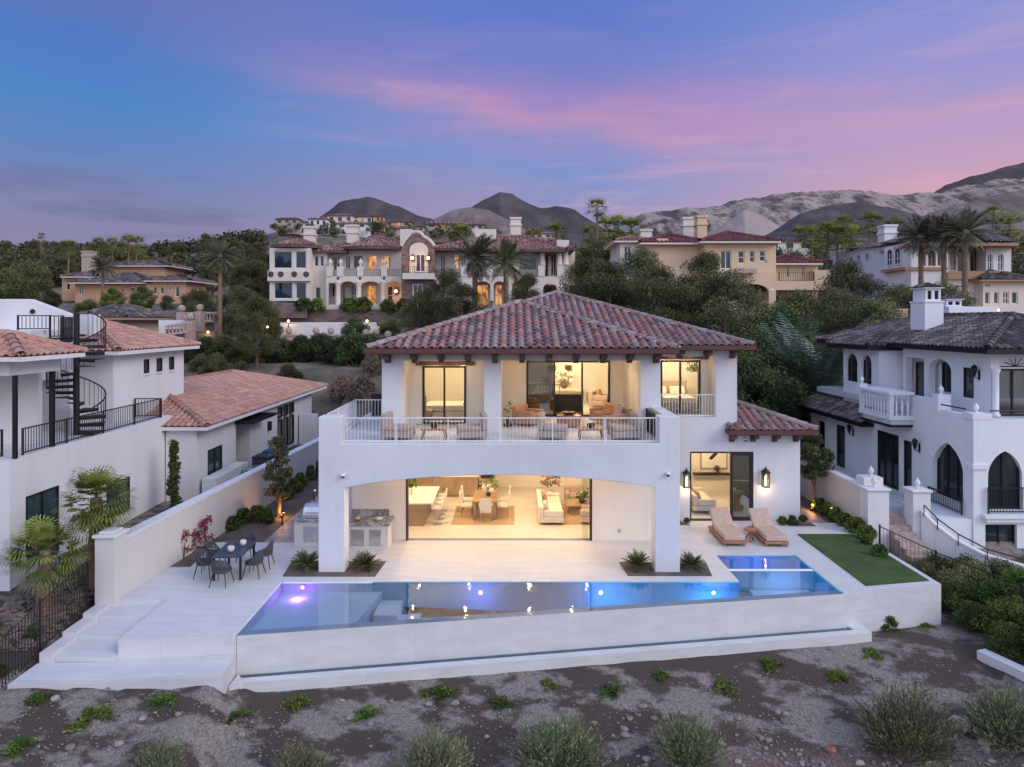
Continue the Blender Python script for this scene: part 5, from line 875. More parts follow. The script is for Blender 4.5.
# sofa group
def sofa(lb, x, y, z, w, d, rz, m_, arms=True, hb=.72, n=2, pil=None, group=None, name='sofa'):
    t = T(name, lb, 'sofa' if w > 1.3 else 'armchair', x, y, z, rz, group); b = MB(); b.box(-w/2,w/2,-d/2,d/2,.08,.30); b.build('base', M[m_], t, bevel=.03); b = MB(); b.box(-w/2,w/2,d/2-.2,d/2-.002,.302,hb); b.build('backrest', M[m_], t, bevel=.05)
    if arms:
        for a in (-1,1): q = MB(); q.box(a*(w/2-.09)-.088,a*(w/2-.09)+.088,-d/2+.003,d/2-.205,.302,.56); q.build('armrest', M[m_], t, bevel=.04)
    iw = w-.37 if arms else w-.02
    for i in range(n): q = MB(); q.box(-iw/2+iw*i/n+.004,-iw/2+iw*(i+1)/n-.004,-d/2+.01,d/2-.206,.304,.45); q.build('seat_cushion', M[m_], t, bevel=.04)
    if pil:
        for i, (px_, m2) in enumerate(pil): q = MB(); q.obox((px_,d/2-.33,.60),.22,.07,.2,0,R(-18)); q.build('pillow', M[m2], t, bevel=.05)
    return t
sofa('long ivory sofa in the living room facing right', 1.55, 28.3, .02, 2.9, 1.0, 90, 'ivory', n=3, pil=[(-.9,'ceramic'),(.3,'teak'),(.9,'sand')])
t = T('rug', 'brown woven rug in front of the ivory sofa', 'rug', 2.9, 28.4, .008); b = MB(); b.box(-.95,1.4,-1.5,1.5,0,.012); b.build('pile', M['rug'], t)
sofa('taupe armchair beyond the coffee table in the living room', 2.75, 30.1, .02, .85, .85, 0, 'taupe', n=1, name='armchair'); sofa('taupe lounge seat at the right edge of the living room opening', 3.2, 27.3, .02, .9, .9, -100, 'sand', n=1, name='armchair')
t = T('coffee_table', 'square wooden coffee table on the brown rug', 'table', 2.75, 28.7, .02); b = MB(); b.box(-.5,.5,-.5,.5,.34,.40); b.build('table_top', M['oak'], t); b = MB(); b.box(-.36,.36,-.36,.36,0,.34); b.build('table_base', M['cab'], t)
t = T('potted_plant', 'dark leafy plant in a bowl on the coffee table', 'plant', 2.95, 28.6, .42); b = MB(); b.lathe([(.08,0),(.16,.1),(.14,.12),(.001,.1)], (0,0,0), 12); b.build('pot', M['charcoal'], t); sprig(t, .05, 80, .4, .28, LF['dark'], .08)
t = T('potted_plant', 'dry pale branches in a vase behind the ivory sofa', 'plant', 1.7, 30.2, 0); b = MB(); b.lathe([(.14,0),(.2,.3),(.1,.55),(.12,.6)], (0,0,0), 12); b.build('pot', M['ceramic'], t); sprig(t, .5, 120, .8, .45, LF['dry'], .09)
t = T('side_table', 'small round side table behind the taupe armchair', 'table', 3.6, 30.4, 0); b = MB(); b.lathe([(.28,.55),(.28,.58),(.001,.58)], (0,0,0), 14); b.build('table_top', M['cab'], t); b = MB(); b.lathe([(.03,0),(.03,.55)], (0,0,0), 8); b.build('stem', M['black'], t)
# balcony furniture
GL = 'low lounge chairs along the balcony rail'
for x, rz, lb in ((PX(398,22.9),82,'low lounge chair at the left end of the balcony, facing right'),(PX(472,22.9),-82,'low lounge chair facing left, right of the first low balcony table'),(PX(553,22.9),82,'low lounge chair facing right, left of the second low balcony table'),(PX(625,22.9),-82,'low lounge chair at the right end of the balcony rail')):
    sofa(lb, x, 22.95, 4.09, .85, .98, rz, 'taupe', arms=False, n=1, hb=.86, group=GL, name='lounge_chair')
def lowtable(x, y, lb, lb2):
    t = T('low_table', lb, 'table', x, y, 4.09); b = MB(); b.box(-.42,.42,-.3,.3,.30,.36); b.build('table_top', M['teak'], t, bevel=.01)
    for a, c in ((-1,-1),(1,-1),(1,1),(-1,1)): q = MB(); q.tube([(a*.34,c*.23,.30),(a*.40,c*.27,0)], .025, 6); q.build('leg', M['teak'], t)
    t = T('lantern_bowl', lb2, 'bowl', x, y, 4.45); b = MB(); b.lathe([(.08,0),(.13,.06),(.14,.13),(.11,.14),(.10,.06),(.001,.03)], (0,0,0), 12); b.build('bowl_body', M['charcoal'], t)
lowtable(PX(434,22.9), 22.95, 'low teak table between the two leftmost balcony lounge chairs', 'dark bowl on the left low balcony table'); lowtable(PX(591,22.9), 22.95, 'low teak table between the two rightmost balcony lounge chairs', 'dark bowl on the right low balcony table')
sofa('tan armchair on the left of the round table in the middle recess', PX(528,26.0), 26.1, 4.09, .95, .9, 60, 'rust', n=1, name='armchair'); sofa('nearer tan armchair on the right of the round balcony table', PX(616,25.2), 25.3, 4.09, .9, .9, -58, 'rust', n=1, pil=[(0,'sand')], name='armchair'); sofa('farther tan armchair on the right of the round balcony table', PX(606,26.4), 26.6, 4.09, .9, .9, -58, 'rust', n=1, name='armchair')
t = T('coffee_table', 'round drum coffee table with a bowl in the middle of the balcony', 'table', PX(569,25.7), 25.8, 4.09); b = MB(); b.lathe([(.44,.02),(.46,.40),(.001,.405)], (0,0,0), 20); b.build('table_body', M['teak'], t); b = MB(); b.lathe([(.15,.405),(.24,.46),(.25,.52),(.001,.48)], (0,0,0), 14); b.build('bowl', M['wood'], t)
t = T('potted_plant', 'thin stem in a dark floor pot at the left of the middle recess', 'plant', PX(508,25.6), 25.7, 4.09); b = MB(); b.lathe([(.15,0),(.18,.05),(.10,.1),(.06,.35),(.001,.35)], (0,0,0), 10); b.build('pot', M['charcoal'], t); sprig(t, .3, 26, .6, .16, LF['dark'], .06)
# upstairs rooms
def bed(lb, x, y, z, w, d, rz, m1, m2):
    t = T('bed', lb, 'bed', x, y, z, rz); b = MB(); b.box(-w/2,w/2,-d/2,d/2,.05,.32); b.build('base', M[m1], t, bevel=.03); b = MB(); b.box(-w/2+.03,w/2-.03,-d/2+.02,d/2-.1,.322,.58); b.build('mattress', M[m2], t, bevel=.07); b = MB(); b.box(-w/2-.05,w/2+.05,d/2,d/2+.1,.05,1.15); b.build('headboard', M[m1], t, bevel=.03)
    for a in (-1,1): q = MB(); q.obox((a*w*.23,d/2-.28,.72),w*.19,.09,.2,0,R(-25)); q.build('pillow', M['rust' if m1 == 'ivory' else 'ivory'], t, bevel=.05)
bed('made bed with ivory covers behind the left balcony door', -2.55, 28.1, 4.09, 1.7, 2.0, -90, 'ivory', 'ivory'); bed('bed with pale covers behind the right-hand balcony window', 7.1, 30.4, 4.16, 1.8, 2.0, 0, 'taupe', 'ivory')
t = T('armchair', 'round-backed brown chair beside the bed in the left bedroom', 'armchair', -3.5, 27.3, 4.09); b = MB(); b.lathe([(.3,.1),(.36,.3),(.36,.42),(.001,.44)], (0,0,0), 14); b.build('seat', M['taupe'], t); b = MB(); b.lathe([(.38,.3),(.42,.95),(.36,1.0),(.32,.4)], (0,0,0), 12, PI*.6, PI*1.6); b.build('backrest', M['taupe'], t)
sofa('dark curved sofa behind the middle balcony doors', 2.15, 29.4, 4.09, 1.7, .95, 180, 'charcoal', n=2, hb=.86); sofa('dark lounge seat behind the tinted left door panel', .85, 30.6, 4.09, 1.2, .9, -150, 'charcoal', n=1, name='armchair'); sofa('tan lounge chair deep in the upper lounge on the right', 4.15, 31.6, 4.09, .95, .9, 60, 'taupe', n=1, pil=[(0,'rust')], name='armchair')
t = T('console_table', 'low console table at the back of the upper lounge', 'table', 2.6, 32.9, 4.09); b = MB(); b.box(-1,1,-.2,.2,.66,.72); b.build('table_top', M['ceramic'], t); b = MB(); b.box(-.95,-.88,-.18,.18,0,.66); b.box(.88,.95,-.18,.18,0,.66); b.build('legs', M['ceramic'], t)
t = T('flower_vase', 'dark vase of white flowers on the upper lounge console', 'flowers', 2.5, 32.8, 4.81); b = MB(); b.lathe([(.08,0),(.17,.15),(.08,.32),(.09,.35)], (0,0,0), 12); b.build('vase_body', M['wood'], t); b = MB()
for k in range(16): b.ball((random.uniform(-.38,.38),random.uniform(-.15,.15),.55+random.uniform(-.2,.22)), random.uniform(.08,.13), 7, jit=.2)
b.build('blooms', M['petals'], t); sprig(t, .2, 50, .6, .42, LF['olive'], .08)
for x, z, w, lb in ((1.95,5.75,.42,'small framed dark picture left on the upper lounge wall'),(2.75,5.75,.36,'small framed dark picture right on the upper lounge wall'),(1.7,5.1,.34,'small green framed picture low on the upper lounge wall')):
    t = T('picture', lb, 'picture', x, 33.36, z); b = MB(); b.box(-w/2,w/2,-.02,.02,-.16,.16); b.build('frame', M['teak'], t); b = MB(); b.box(-w/2+.04,w/2-.04,-.026,-.021,-.12,.12); b.build('print', M['charcoal'], t)
t = T('stair_rail', 'thin dark metal guard rail inside the upper lounge', 'railing', 1.6, 31.5, 4.09); b = MB(); b.box(-1.4,.6,-.02,.02,1.0,1.03)
for k in range(5): b.box(-1.4+k*.5-.012,-1.4+k*.5+.012,-.012,.012,0,1.0)
b.build('bars', M['iron'], t)
t = T('hanging_plant', 'leafy plant trailing at the top of the right-hand balcony window', 'plant', PX(694,29.5), 29.5, 5.9); b = MB(); b.lathe([(.08,0),(.14,.1),(.14,.2),(.001,.2)], (0,0,0), 10); b.build('pot', M['ceramic'], t); b = MB(); b.tube([(0,0,.2),(0,0,.72)], .006, 4); b.build('cord', M['black'], t); sprig(t, -.25, 130, .65, .34, LF['bright'], .07)
# garden room of the wing
sofa('ivory sofa seen through the open wing door', 8.05, 29.6, .02, 2.2, .95, 90, 'ivory', n=2, pil=[(-.5,'taupe'),(.5,'sand')])
t = T('coffee_table', 'dark pedestal table at the left edge of the wing door', 'table', 7.15, 29.2, .02); b = MB(); b.lathe([(.3,.5),(.3,.55),(.001,.55)], (0,0,0), 14); b.build('table_top', M['charcoal'], t); b = MB(); b.lathe([(.2,0),(.05,.1),(.05,.5)], (0,0,0), 10); b.build('pedestal', M['charcoal'], t)
t = T('artwork', 'framed pale artwork with one black brush stroke in the wing room', 'picture', 9.5, 32.16, 1.72); b = MB(); b.box(-.62,.62,-.03,.02,-.62,.62); b.build('frame', M['cab'], t); b = MB(); b.box(-.58,.58,-.036,-.031,-.58,.58); b.build('canvas', M['quartz'], t); b = MB(); b.prism([(-.25,-.15),(-.1,-.2),(.15,.05),(.22,.2),(.05,.16),(-.12,.02)], -.042, -.037, 'y'); b.build('brush_stroke', M['black'], t)
t = T('wall_shelf', 'black floating shelf under the framed artwork', 'shelf', 9.4, 32.0, .85); b = MB(); b.box(-.9,.8,-.15,.19,0,.07); b.build('board', M['black'], t)
t = T('sculpture', 'small brown round sculpture standing on the black shelf', 'sculpture', 9.6, 31.98, .92); b = MB(); b.ball((0,0,.24), .13, 12); b.lathe([(.08,0),(.04,.05),(.05,.14)], (0,0,0), 10); b.build('figure', M['wood'], t, smooth=True)
# path lights and garden uplights
def pathlight(x, y, z, lb, lit=True):
    t = T('path_light', lb, 'path light', x, y, z); b = MB(); b.box(-.02,.02,-.02,.02,0,.5); b.box(-.02,.10,-.03,.03,.5,.54); b.build('post', M['black'], t)
    if lit: q = MB(); q.box(.02,.09,-.022,.022,.488,.498); q.build('lamp_face', M['lamp'], t); lamp(x+.06, y-.03, z+.42, 5, (1,.55,.25), .03)
pathlight(-9.05, 26.9, 0, 'small path light right of the uplit tree'); pathlight(-7.75, 24.9, 0, 'black path light left of the barbecue island', True); pathlight(-8.85, 30.5, 0, 'path light far along the left side path'); pathlight(12.85, 27.6, 0, 'path light on the right side path by the shrubs'); pathlight(-10.45, 22.7, 0, 'black path light in the bed behind the outdoor table', False)
for x, y, lb in ((-9.45,28.0,'amber uplight at the foot of the slim tree by the left wall'),(12.72,29.0,'amber uplight at the foot of the slim tree by the right side path')):
    t = T('uplight', lb, 'garden light', x, y, 0); b = MB(); b.lathe([(.06,0),(.07,.1),(.055,.1),(.001,.07)], (0,0,0), 10); b.build('housing', M['black'], t); q = MB(); q.lathe([(.05,.085),(.001,.085)], (0,0,0), 10); q.build('lamp_face', M['lamp'], t); lamp(x, y-.05, .25, 26, (1,.42,.12), .05)
# ================================================================== plants
def quads(name, C_, D_, E_, rnd, m, parent=None, tri=False):
    # C centre, D long half axis, E half width
    n = len(C_); v = np.empty((n,4,3)); v[:,0] = C_-D_; v[:,1] = C_+E_; v[:,2] = C_+D_; v[:,3] = C_-E_
    me = bpy.data.meshes.new(name); me.vertices.add(n*4); me.vertices.foreach_set('co', v.ravel()); me.loops.add(n*4); me.loops.foreach_set('vertex_index', np.arange(n*4)); me.polygons.add(n); me.polygons.foreach_set('loop_start', np.arange(n)*4); me.polygons.foreach_set('loop_total', np.full(n,4)); me.update()
    at = me.attributes.new('rnd', 'FLOAT', 'FACE'); at.data.foreach_set('value', rnd.astype(float)); me.materials.append(m)
    o = bpy.data.objects.new(name, me); COL.objects.link(o)
    if parent: o.parent = parent
    return o
def rdir(n):
    d = RNG.normal(size=(n,3)); return d/np.linalg.norm(d, axis=1)[:,None]
def clumps(cs, rad, per, leaf, flat=.8, asp=.5):
    Cs = []; rn = []
    for c, r in zip(cs, rad):
        n = int(per*(r/np.mean(rad))**2); d = rdir(n)*(RNG.random((n,1))**.45)*r; d[:,2] *= flat; Cs.append(np.array(c)+d); rn.append(np.clip(RNG.random()*.45 + .1 + RNG.normal(0,.16,n) + .22*d[:,2]/r, 0, 1))  # leaves paler toward each clump top: light from above put into the colour
    Cc = np.concatenate(Cs); n = len(Cc); D_ = rdir(n); E_ = np.cross(D_, rdir(n)); E_ /= np.linalg.norm(E_, axis=1)[:,None]; s = leaf*RNG.uniform(.6,1.4,(n,1))
    return Cc, D_*s, E_*s*asp, np.concatenate(rn)
def tree(kind, h, w, nc, per, leaf, lf, trunk_h, seed, lean=0, base=.35, conic=0, rclump=.2, name='tree', asp=.5):
    rr = random.Random(seed); t = T(name, '', 'tree', 0, 0); cs, rad = [], []
    for i in range(nc):
        zz = rr.random(); a = rr.uniform(0,2*PI); env = math.sin(PI*min(1,(.12+.88*zz)))**.55 if not conic else (1-zz*.85)**.8
        lump = .75+.5*mnoise.noise(Vector((math.cos(a)*1.3, math.sin(a)*1.3, zz*2+seed)))
        rad_ = w*.5*env*lump*rr.uniform(.35,1)**.5; z = trunk_h + (h-trunk_h)*zz*.93; cs.append((rad_*math.cos(a)+lean*z/h, rad_*math.sin(a), z)); rad.append(w*rclump*rr.uniform(.6,1.3))
    b = MB(); tr = max(.07, h*.022); b.tube([(0,0,-.4),(lean*.1+tr*.3,0,trunk_h*.5),(lean*.4,tr,h*.5),(lean*.8,0,h*.86)], [tr*1.3,tr,tr*.7,tr*.2], 7)
    for k in range(min(nc, 16)):
        c = cs[k]; z0 = max(trunk_h*.6, c[2]-h*.18); f = z0/h; b.tube([(lean*f*.9,0,z0),(c[0]*.5+lean*f*.5,c[1]*.5,(z0+c[2])/2+.05*h),c], [tr*.45,tr*.3,tr*.1], 5)
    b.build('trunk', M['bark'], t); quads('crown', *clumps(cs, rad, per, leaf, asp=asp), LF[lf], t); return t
HIDE = (0,-80,-40)
def fan_palm(h, nf, fl, seed, lf='palm', tr=.2, skirt=True, name='palm_tree', nl=13):
    rr = random.Random(seed); t = T(name, '', 'palm', 0, 0); b = MB(); bend = rr.uniform(-.03,.03)*h
    b.tube([(bend*(k/10)**2, 0, h*k/10-(.3 if k == 0 else 0)) for k in range(11)], [tr*(1.25-.45*k/10+(.12 if k % 2 else 0)) for k in range(11)], 9); b.build('trunk', M['palmbark'], t)
    Cc, D_, E_, rn = [], [], [], []
    for i in range(nf):
        a = rr.uniform(0,2*PI); u = i/nf; el = R(72 - 122*u + rr.uniform(-16,16)) if skirt else R(75-95*u+rr.uniform(-10,10)); L = fl*rr.uniform(.85,1.1)
        d = Vector((math.cos(a)*math.cos(el), math.sin(a)*math.cos(el), math.sin(el))); s = Vector((-math.sin(a), math.cos(a), 0)); n = d.cross(s); p0 = Vector((bend,0,h)); hub = p0 + d*L*.5 + Vector((0,0,-.06*L)); c0 = rr.uniform(.15,.9)*(1-.5*u) + .05
        Cc.append((p0+hub)/2); D_.append((hub-p0)/2); E_.append(s*.018*fl); rn.append(.3)
        for k in range(nl):
            q = R(-88+176*k/(nl-1)); ld = (d*math.cos(q) + s*math.sin(q)).normalized(); l = L*.52*(.75+.25*math.cos(q)); m1 = hub + ld*l*.55; e = ld.cross(n).normalized()*l*.042
            Cc.append((hub+m1)/2); D_.append((m1-hub)/2); E_.append(e); rn.append(c0)
            tip = m1 + (ld*.9+Vector((0,0,-.5)))*l*.42; Cc.append((m1+tip)/2); D_.append((tip-m1)/2*1.1); E_.append(e*.7); rn.append(min(1, c0+rr.uniform(0,.25)))
    quads('crown', np.array(Cc), np.array(D_), np.array(E_), np.array(rn), LF[lf], t); return t
def feather_palm(h, nf, fl, seed, lf='datepalm', tr=.25, el0=85, el1=-35, droop=.55, npair=20, name='palm_tree', lw=.02, ll=.20):
    rr = random.Random(seed); t = T(name, '', 'palm', 0, 0)
    if h > .3:
        b = MB(); b.tube([(0,0,h*k/12-(.3 if k == 0 else 0)) for k in range(13)], [tr*(1.15-.25*k/12+(.1 if k % 2 else 0)) for k in range(13)], 9); b.ball((0,0,h-.1), tr*1.7, 10, (1,1,1.4), .1); b.build('trunk', M['palmbark'], t)
    Cc, D_, E_, rn = [], [], [], []
    for i in range(nf):
        a = rr.uniform(0,2*PI); u = (i+.5)/nf; el = R(el0 + (el1-el0)*u + rr.uniform(-8,8)); L = fl*rr.uniform(.85,1.1); hor = Vector((math.cos(a), math.sin(a), 0)); s = Vector((-math.sin(a), math.cos(a), 0)); p = Vector((0,0,h)); ang = el; c0 = rr.random()*.6+.15
        st = L/npair; prev = p.copy()
        for k in range(npair):
            f = (k+1)/npair; d = hor*math.cos(ang) + Vector((0,0,math.sin(ang))); q = prev + d*st; n = s.cross(d)
            Cc.append((prev+q)/2); D_.append((q-prev)/2); E_.append(s*.012*fl*(1.2-f)); rn.append(.25)
            if f > .12:
                l = L*ll*math.sin(PI*min(1,f*.9+.08))**.6
                for sg in (-1,1):
                    ld = (s*sg*.8 + d*.62 + n*(.28) + Vector((0,0,-.12))).normalized()*l*rr.uniform(.85,1.15); Cc.append(q+ld/2); D_.append(ld/2); E_.append(d*lw*fl*.5); rn.append(min(1,max(0,c0+rr.uniform(-.15,.2))))
            prev = q; ang -= droop*st/L*1.6*(f+.15)
    quads('crown', np.array(Cc), np.array(D_), np.array(E_), np.array(rn), LF[lf], t); return t
def bush(w, h, n, leaf, lf, seed, name='shrub', nc=18, asp=.5, stems=True):
    rr = random.Random(seed); t = T(name, '', 'shrub', 0, 0); cs, rad = [], []
    for i in range(nc):
        a = rr.uniform(0,2*PI); z = rr.random()**.8; r_ = w*.42*math.sqrt(max(.05,1-z*z))*rr.uniform(.3,1); cs.append((r_*math.cos(a), r_*math.sin(a), h*(.12+.74*z))); rad.append(w*.17*rr.uniform(.7,1.3))
    if stems:
        b = MB()
        for c in cs[:8]: b.tube([(c[0]*.1,c[1]*.1,-.1),(c[0]*.6,c[1]*.6,c[2]*.6),c], [.02*w,.014*w,.006*w], 4)
        b.build('stems', M['bark'], t)
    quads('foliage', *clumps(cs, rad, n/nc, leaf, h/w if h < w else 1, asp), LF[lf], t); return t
def sagebrush(w, h, n, seed, lf='sage'):
    rr = random.Random(seed); t = T('desert_shrub', '', 'shrub', 0, 0); b = MB(); Cc, D_, E_, rn = [], [], [], []
    for i in range(n):
        a = rr.uniform(0,2*PI); q = rr.random()**.55; x, y = w*.5*q*math.cos(a), w*.5*q*math.sin(a); lump = .62+.75*(.5+.5*mnoise.noise(Vector((x*2.6/w, y*2.6/w, seed)))); top = Vector((x*(.8+.4*lump), y*(.8+.4*lump), h*lump*(math.sqrt(max(0,1-q*q*.85)))*rr.uniform(.72,1.15))); p0 = Vector((x*.25, y*.25, 0))
        if i % 6 == 0: b.tube([p0, p0.lerp(top,.55)+Vector((0,0,.05)), top*1.06], [.014,.009,.004], 4)
        d = (top-p0).normalized(); c0 = rr.random()*.7+.1
        for k in range(9):
            f = .42+.6*k/9; c = p0.lerp(top, f) + Vector((rr.uniform(-1,1),rr.uniform(-1,1),rr.uniform(-1,1)))*.035; ld = (d*1.0+Vector((rr.uniform(-1,1),rr.uniform(-1,1),rr.uniform(-.3,.8)))*.7).normalized()*.055*rr.uniform(.6,1.3); e = ld.cross(Vector((rr.uniform(-1,1),rr.uniform(-1,1),rr.uniform(-1,1)))).normalized()*.013
            Cc.append(c); D_.append(ld); E_.append(e); rn.append(min(1,max(0,c0+rr.uniform(-.2,.2)+.2*(f-.6))))
    b.build('stems', M['bark'], t); quads('foliage', np.array(Cc), np.array(D_), np.array(E_), np.array(rn), LF[lf], t); return t
USED = set()
def put(proto, x, y, label, s=1, rz=None, z=None, group=None, zoff=0):
    z = H(x, y) if z is None else z; rz = random.uniform(0, 2*PI) if rz is None else rz
    if proto.name not in USED:
        USED.add(proto.name); o = proto; o.location = (x,y,z+zoff); o.rotation_euler = (0,0,rz); o.scale = s if isinstance(s, tuple) else (s,)*3; o['label'] = label
        KIDS.setdefault(proto.name, list(proto.children))
    else: o = dup(proto, (x,y,z+zoff), rz, label, s)
    if group: o['group'] = group
    return o
def at(px, y, D, **k): return PX(px, D), D
# ---- near planting
sago = feather_palm(.12, 60, .6, 3, 'dark', .1, 72, 4, .7, 18, 'cycad', .055, .2); sago['category'] = 'plant'
for x, y, s, lb in ((-6.65,22.15,.92,'dark green cycad left of the left loggia column'),(-4.75,22.1,.85,'dark green cycad right of the left loggia column'),(4.05,22.1,.86,'dark green cycad left of the right loggia column'),(5.82,22.1,.8,'dark green cycad right of the right loggia column')): put(sago, x, y, lb, s, z=.02, group='cycads at the loggia columns')
p1 = fan_palm(1.75, 66, 1.15, 5, tr=.17, nl=15); p2 = fan_palm(2.6, 74, 1.22, 9, tr=.19, nl=15)
put(p1, -13.0, 19.0, 'shorter fan palm at the left edge beside the white pillar', 1, .5); put(p2, -12.35, 20.3, 'taller fan palm with shaggy trunk beside the garden wall pillar', 1, 1.2)
cyp = tree('c', 3.4, .6, 110, 70, .05, 'dark', .05, 4, conic=.3, rclump=.28, name='cypress'); put(cyp, PX(174,27.6), 27.6, 'slim dark cypress column against the left house wall', (.85,.85,.86), z=.4)
slim = tree('s', 3.4, 1.2, 40, 90, .055, 'olive', .8, 8, rclump=.17, name='young_tree', asp=.6); put(slim, -9.6, 28.2, 'slim young tree lit amber from below by the left boundary wall', 1, z=0)
slim2 = tree('s', 3.3, 1.6, 40, 110, .055, 'dark', 1.3, 18, rclump=.17, name='young_tree', asp=.6); put(slim2, 12.95, 29.3, 'small tree lit amber from below beside the right side path', 1, z=0)
gb = bush(.8, .62, 2400, .045, 'bright', 2, nc=22)
gpl = 'shrubs along the boundary walls'
for i, (px, py, D, s) in enumerate(((232,525,26.4,.85),(243,518,27.2,1.0),(256,516,27.5,1.05),(268,518,27.3,.9),(285,494,31,1.1),(293,490,32.2,1.1),(300,486,33.3,1.1),(308,480,34.8,1.2),(314,476,36,1.2))): put(gb, PX(px,D), D, nth(i) + ' green shrub from the terrace in the row along the left boundary wall', s, z=-.02, group=gpl)
for i, (px, D, s) in enumerate(((820,31.5,.9),(828,30.2,.9),(836,29,.9),(845,28,.85),(856,27,1.0),(867,26.3,.9))): D = 13.08*F/(px-CX); put(gb, 13.08, D, nth(i) + ' shrub from the far end in the row along the right boundary wall', s, z=-.02, group='shrubs by the right wall')
for px, D, s, lb in ((782,27.0,.55,'left small green shrub in the bed at the villa corner'),(792,27.0,.6,'right small green shrub in the bed at the villa corner'),(803,27.4,.45,'small shrub just past the villa corner'),(687,27.2,.35,'tiny plant below the half hidden lantern'),(868,24.6,.6,'small shrub beside the lawn corner'),(880,23.3,.7,'round shrub between the lawn and the stair')): put(gb, PX(px,D), D, lb, s, z=.0)
bg = bush(.55, 1.15, 230, .045, 'red', 6, 'bougainvillea', 16)
for px, py, D, s in ((171,560,22.6,.65),(187,553,23.2,.95),(199,545,23.8,.8),(209,541,24.2,1.15)): put(bg, PX(px,D)-.1, D, {171:'lowest red bougainvillea at the pillar end of the garden wall',187:'red bougainvillea second from the garden wall pillar',199:'small red bougainvillea third from the garden wall pillar',209:'tall red bougainvillea nearest the path light'}[px], s, z=.0, group='red bougainvilleas on the garden wall')
hb = bush(1.9, 1.45, 7000, .05, 'bright', 21, 'hedge_shrub', 34, asp=.35); hb2 = bush(1.8, 1.5, 6500, .05, 'olive', 22, 'hedge_shrub', 34, asp=.3)
for i, (x, y, s, k) in enumerate(((14.1,23.6,.75,1),(14.3,22.2,.85,1),(15.2,22.6,.95,1),(15.0,21.0,.95,0),(16.3,21.8,1.0,0),(14.5,19.8,.9,0),(15.8,19.6,1.05,0),(17.3,20.6,1.1,0),(14.6,18.3,.95,1),(15.9,17.9,1.0,1),(14.9,24.0,.8,0),(15.6,23.4,.9,0),(16.6,23.0,.9,1),(18.3,21.5,1.1,0),(18.6,20.2,1.1,0),(16.6,16.8,1.1,0),(15.3,17.0,.9,0),(14.2,21.6,.8,0),(17.2,18.7,1.1,0),(13.9,20.6,.6,0),(13.9,19.2,.6,0))): put((hb, hb2)[k], x, y, (('bright green','olive')[k]) + ' bush ' + (('behind the fence right of the lawn, ' if y > 21 else 'in the lower hedge right of the lawn, ') + nth(i) + ' one counted'), s, z=-1.3, group='hedge bushes right of the lawn')
def creeper(w, h, seed):
    rr = random.Random(seed); t = T('ground_cover_plant', '', 'plant', 0, 0); Cc, D_, E_, rn = [], [], [], []
    for a in range(11):
        az = rr.uniform(0, 2*PI); L = w*.5*rr.uniform(.45,1.15); c0 = rr.uniform(.2,.75)
        for k in range(70):
            f = rr.random()**.7; sp = .10+.05*f; c = Vector((L*f*math.cos(az)+rr.gauss(0,sp*.35), L*f*math.sin(az)+rr.gauss(0,sp*.35), h*(1-f*.75)*rr.uniform(.3,1.1)))
            d = Vector((math.cos(az)+rr.gauss(0,.7), math.sin(az)+rr.gauss(0,.7), rr.uniform(.0,.9))).normalized()*.045*rr.uniform(.6,1.4); e = d.cross(Vector((rr.gauss(0,1),rr.gauss(0,1),rr.gauss(0,1)))).normalized()*.016; Cc.append(c); D_.append(d); E_.append(e); rn.append(min(1,max(0,c0+rr.gauss(0,.15))))
    quads('foliage', np.array(Cc), np.array(D_), np.array(E_), np.array(rn), LF['bright'], t); return t
tfs = [creeper(.85,.13,31), creeper(.8,.15,35), creeper(.9,.12,39)]
tl = [(88,717),(36,700),(162,700),(235,717),(300,701),(367,713),(437,691),(502,704),(547,683),(614,691),(661,674),(723,685),(766,664),(834,676),(870,652),(888,626),(925,626),(18,745)]
def gpt(px, py):
    D = 16.5
    for _ in range(30): X = PX(px, D); D = D*.6 + .4*((CZ-H(X, D))*F/(py-HY))
    return PX(px, D), D
for i, (px, py) in enumerate(tl): x, y = gpt(px, py); put(tfs[i % 3], x, y, nth(sorted(q[0] for q in tl).index(px)) + ' low green ground cover plant from the left on the gravel below the pool', random.uniform(.8,1.15)*(1.25 if i == 0 else 1), z=H(x,y)-.03, group='ground cover plants on the gravel slope')
for px, py, s, lb in ((886,628,1.2,'leafy green weed at the foot of the lawn wall'),): x, y = gpt(px, py); put(gb, x, y, lb, .75, z=H(x,y))
sg = [sagebrush(1.75, 1.15, 520, 41), sagebrush(1.7, 1.05, 460, 47), sagebrush(1.6, 1.2, 430, 53)]
for i, (px, py, w_, lb) in enumerate(((908,752,1.05,'big grey-green desert shrub beside the pale boulder'),(1012,745,1.05,'grey desert shrub at the right edge of the gravel'),(688,765,.85,'grey desert shrub at the bottom, left of the reddish pebbles'),(560,772,.95,'grey desert shrub at the bottom centre'),(432,778,.8,'pale grey desert shrub at the bottom, third from the left'),(298,782,.62,'small pale desert shrub at the bottom left'),(155,778,.55,'small low desert shrub nearest the bottom left corner'))):
    x, y = gpt(px, min(py, 800)); put(sg[i % 3], x, y, lb, w_*1.15, z=H(x,y)-.08, group='desert shrubs on the gravel slope')
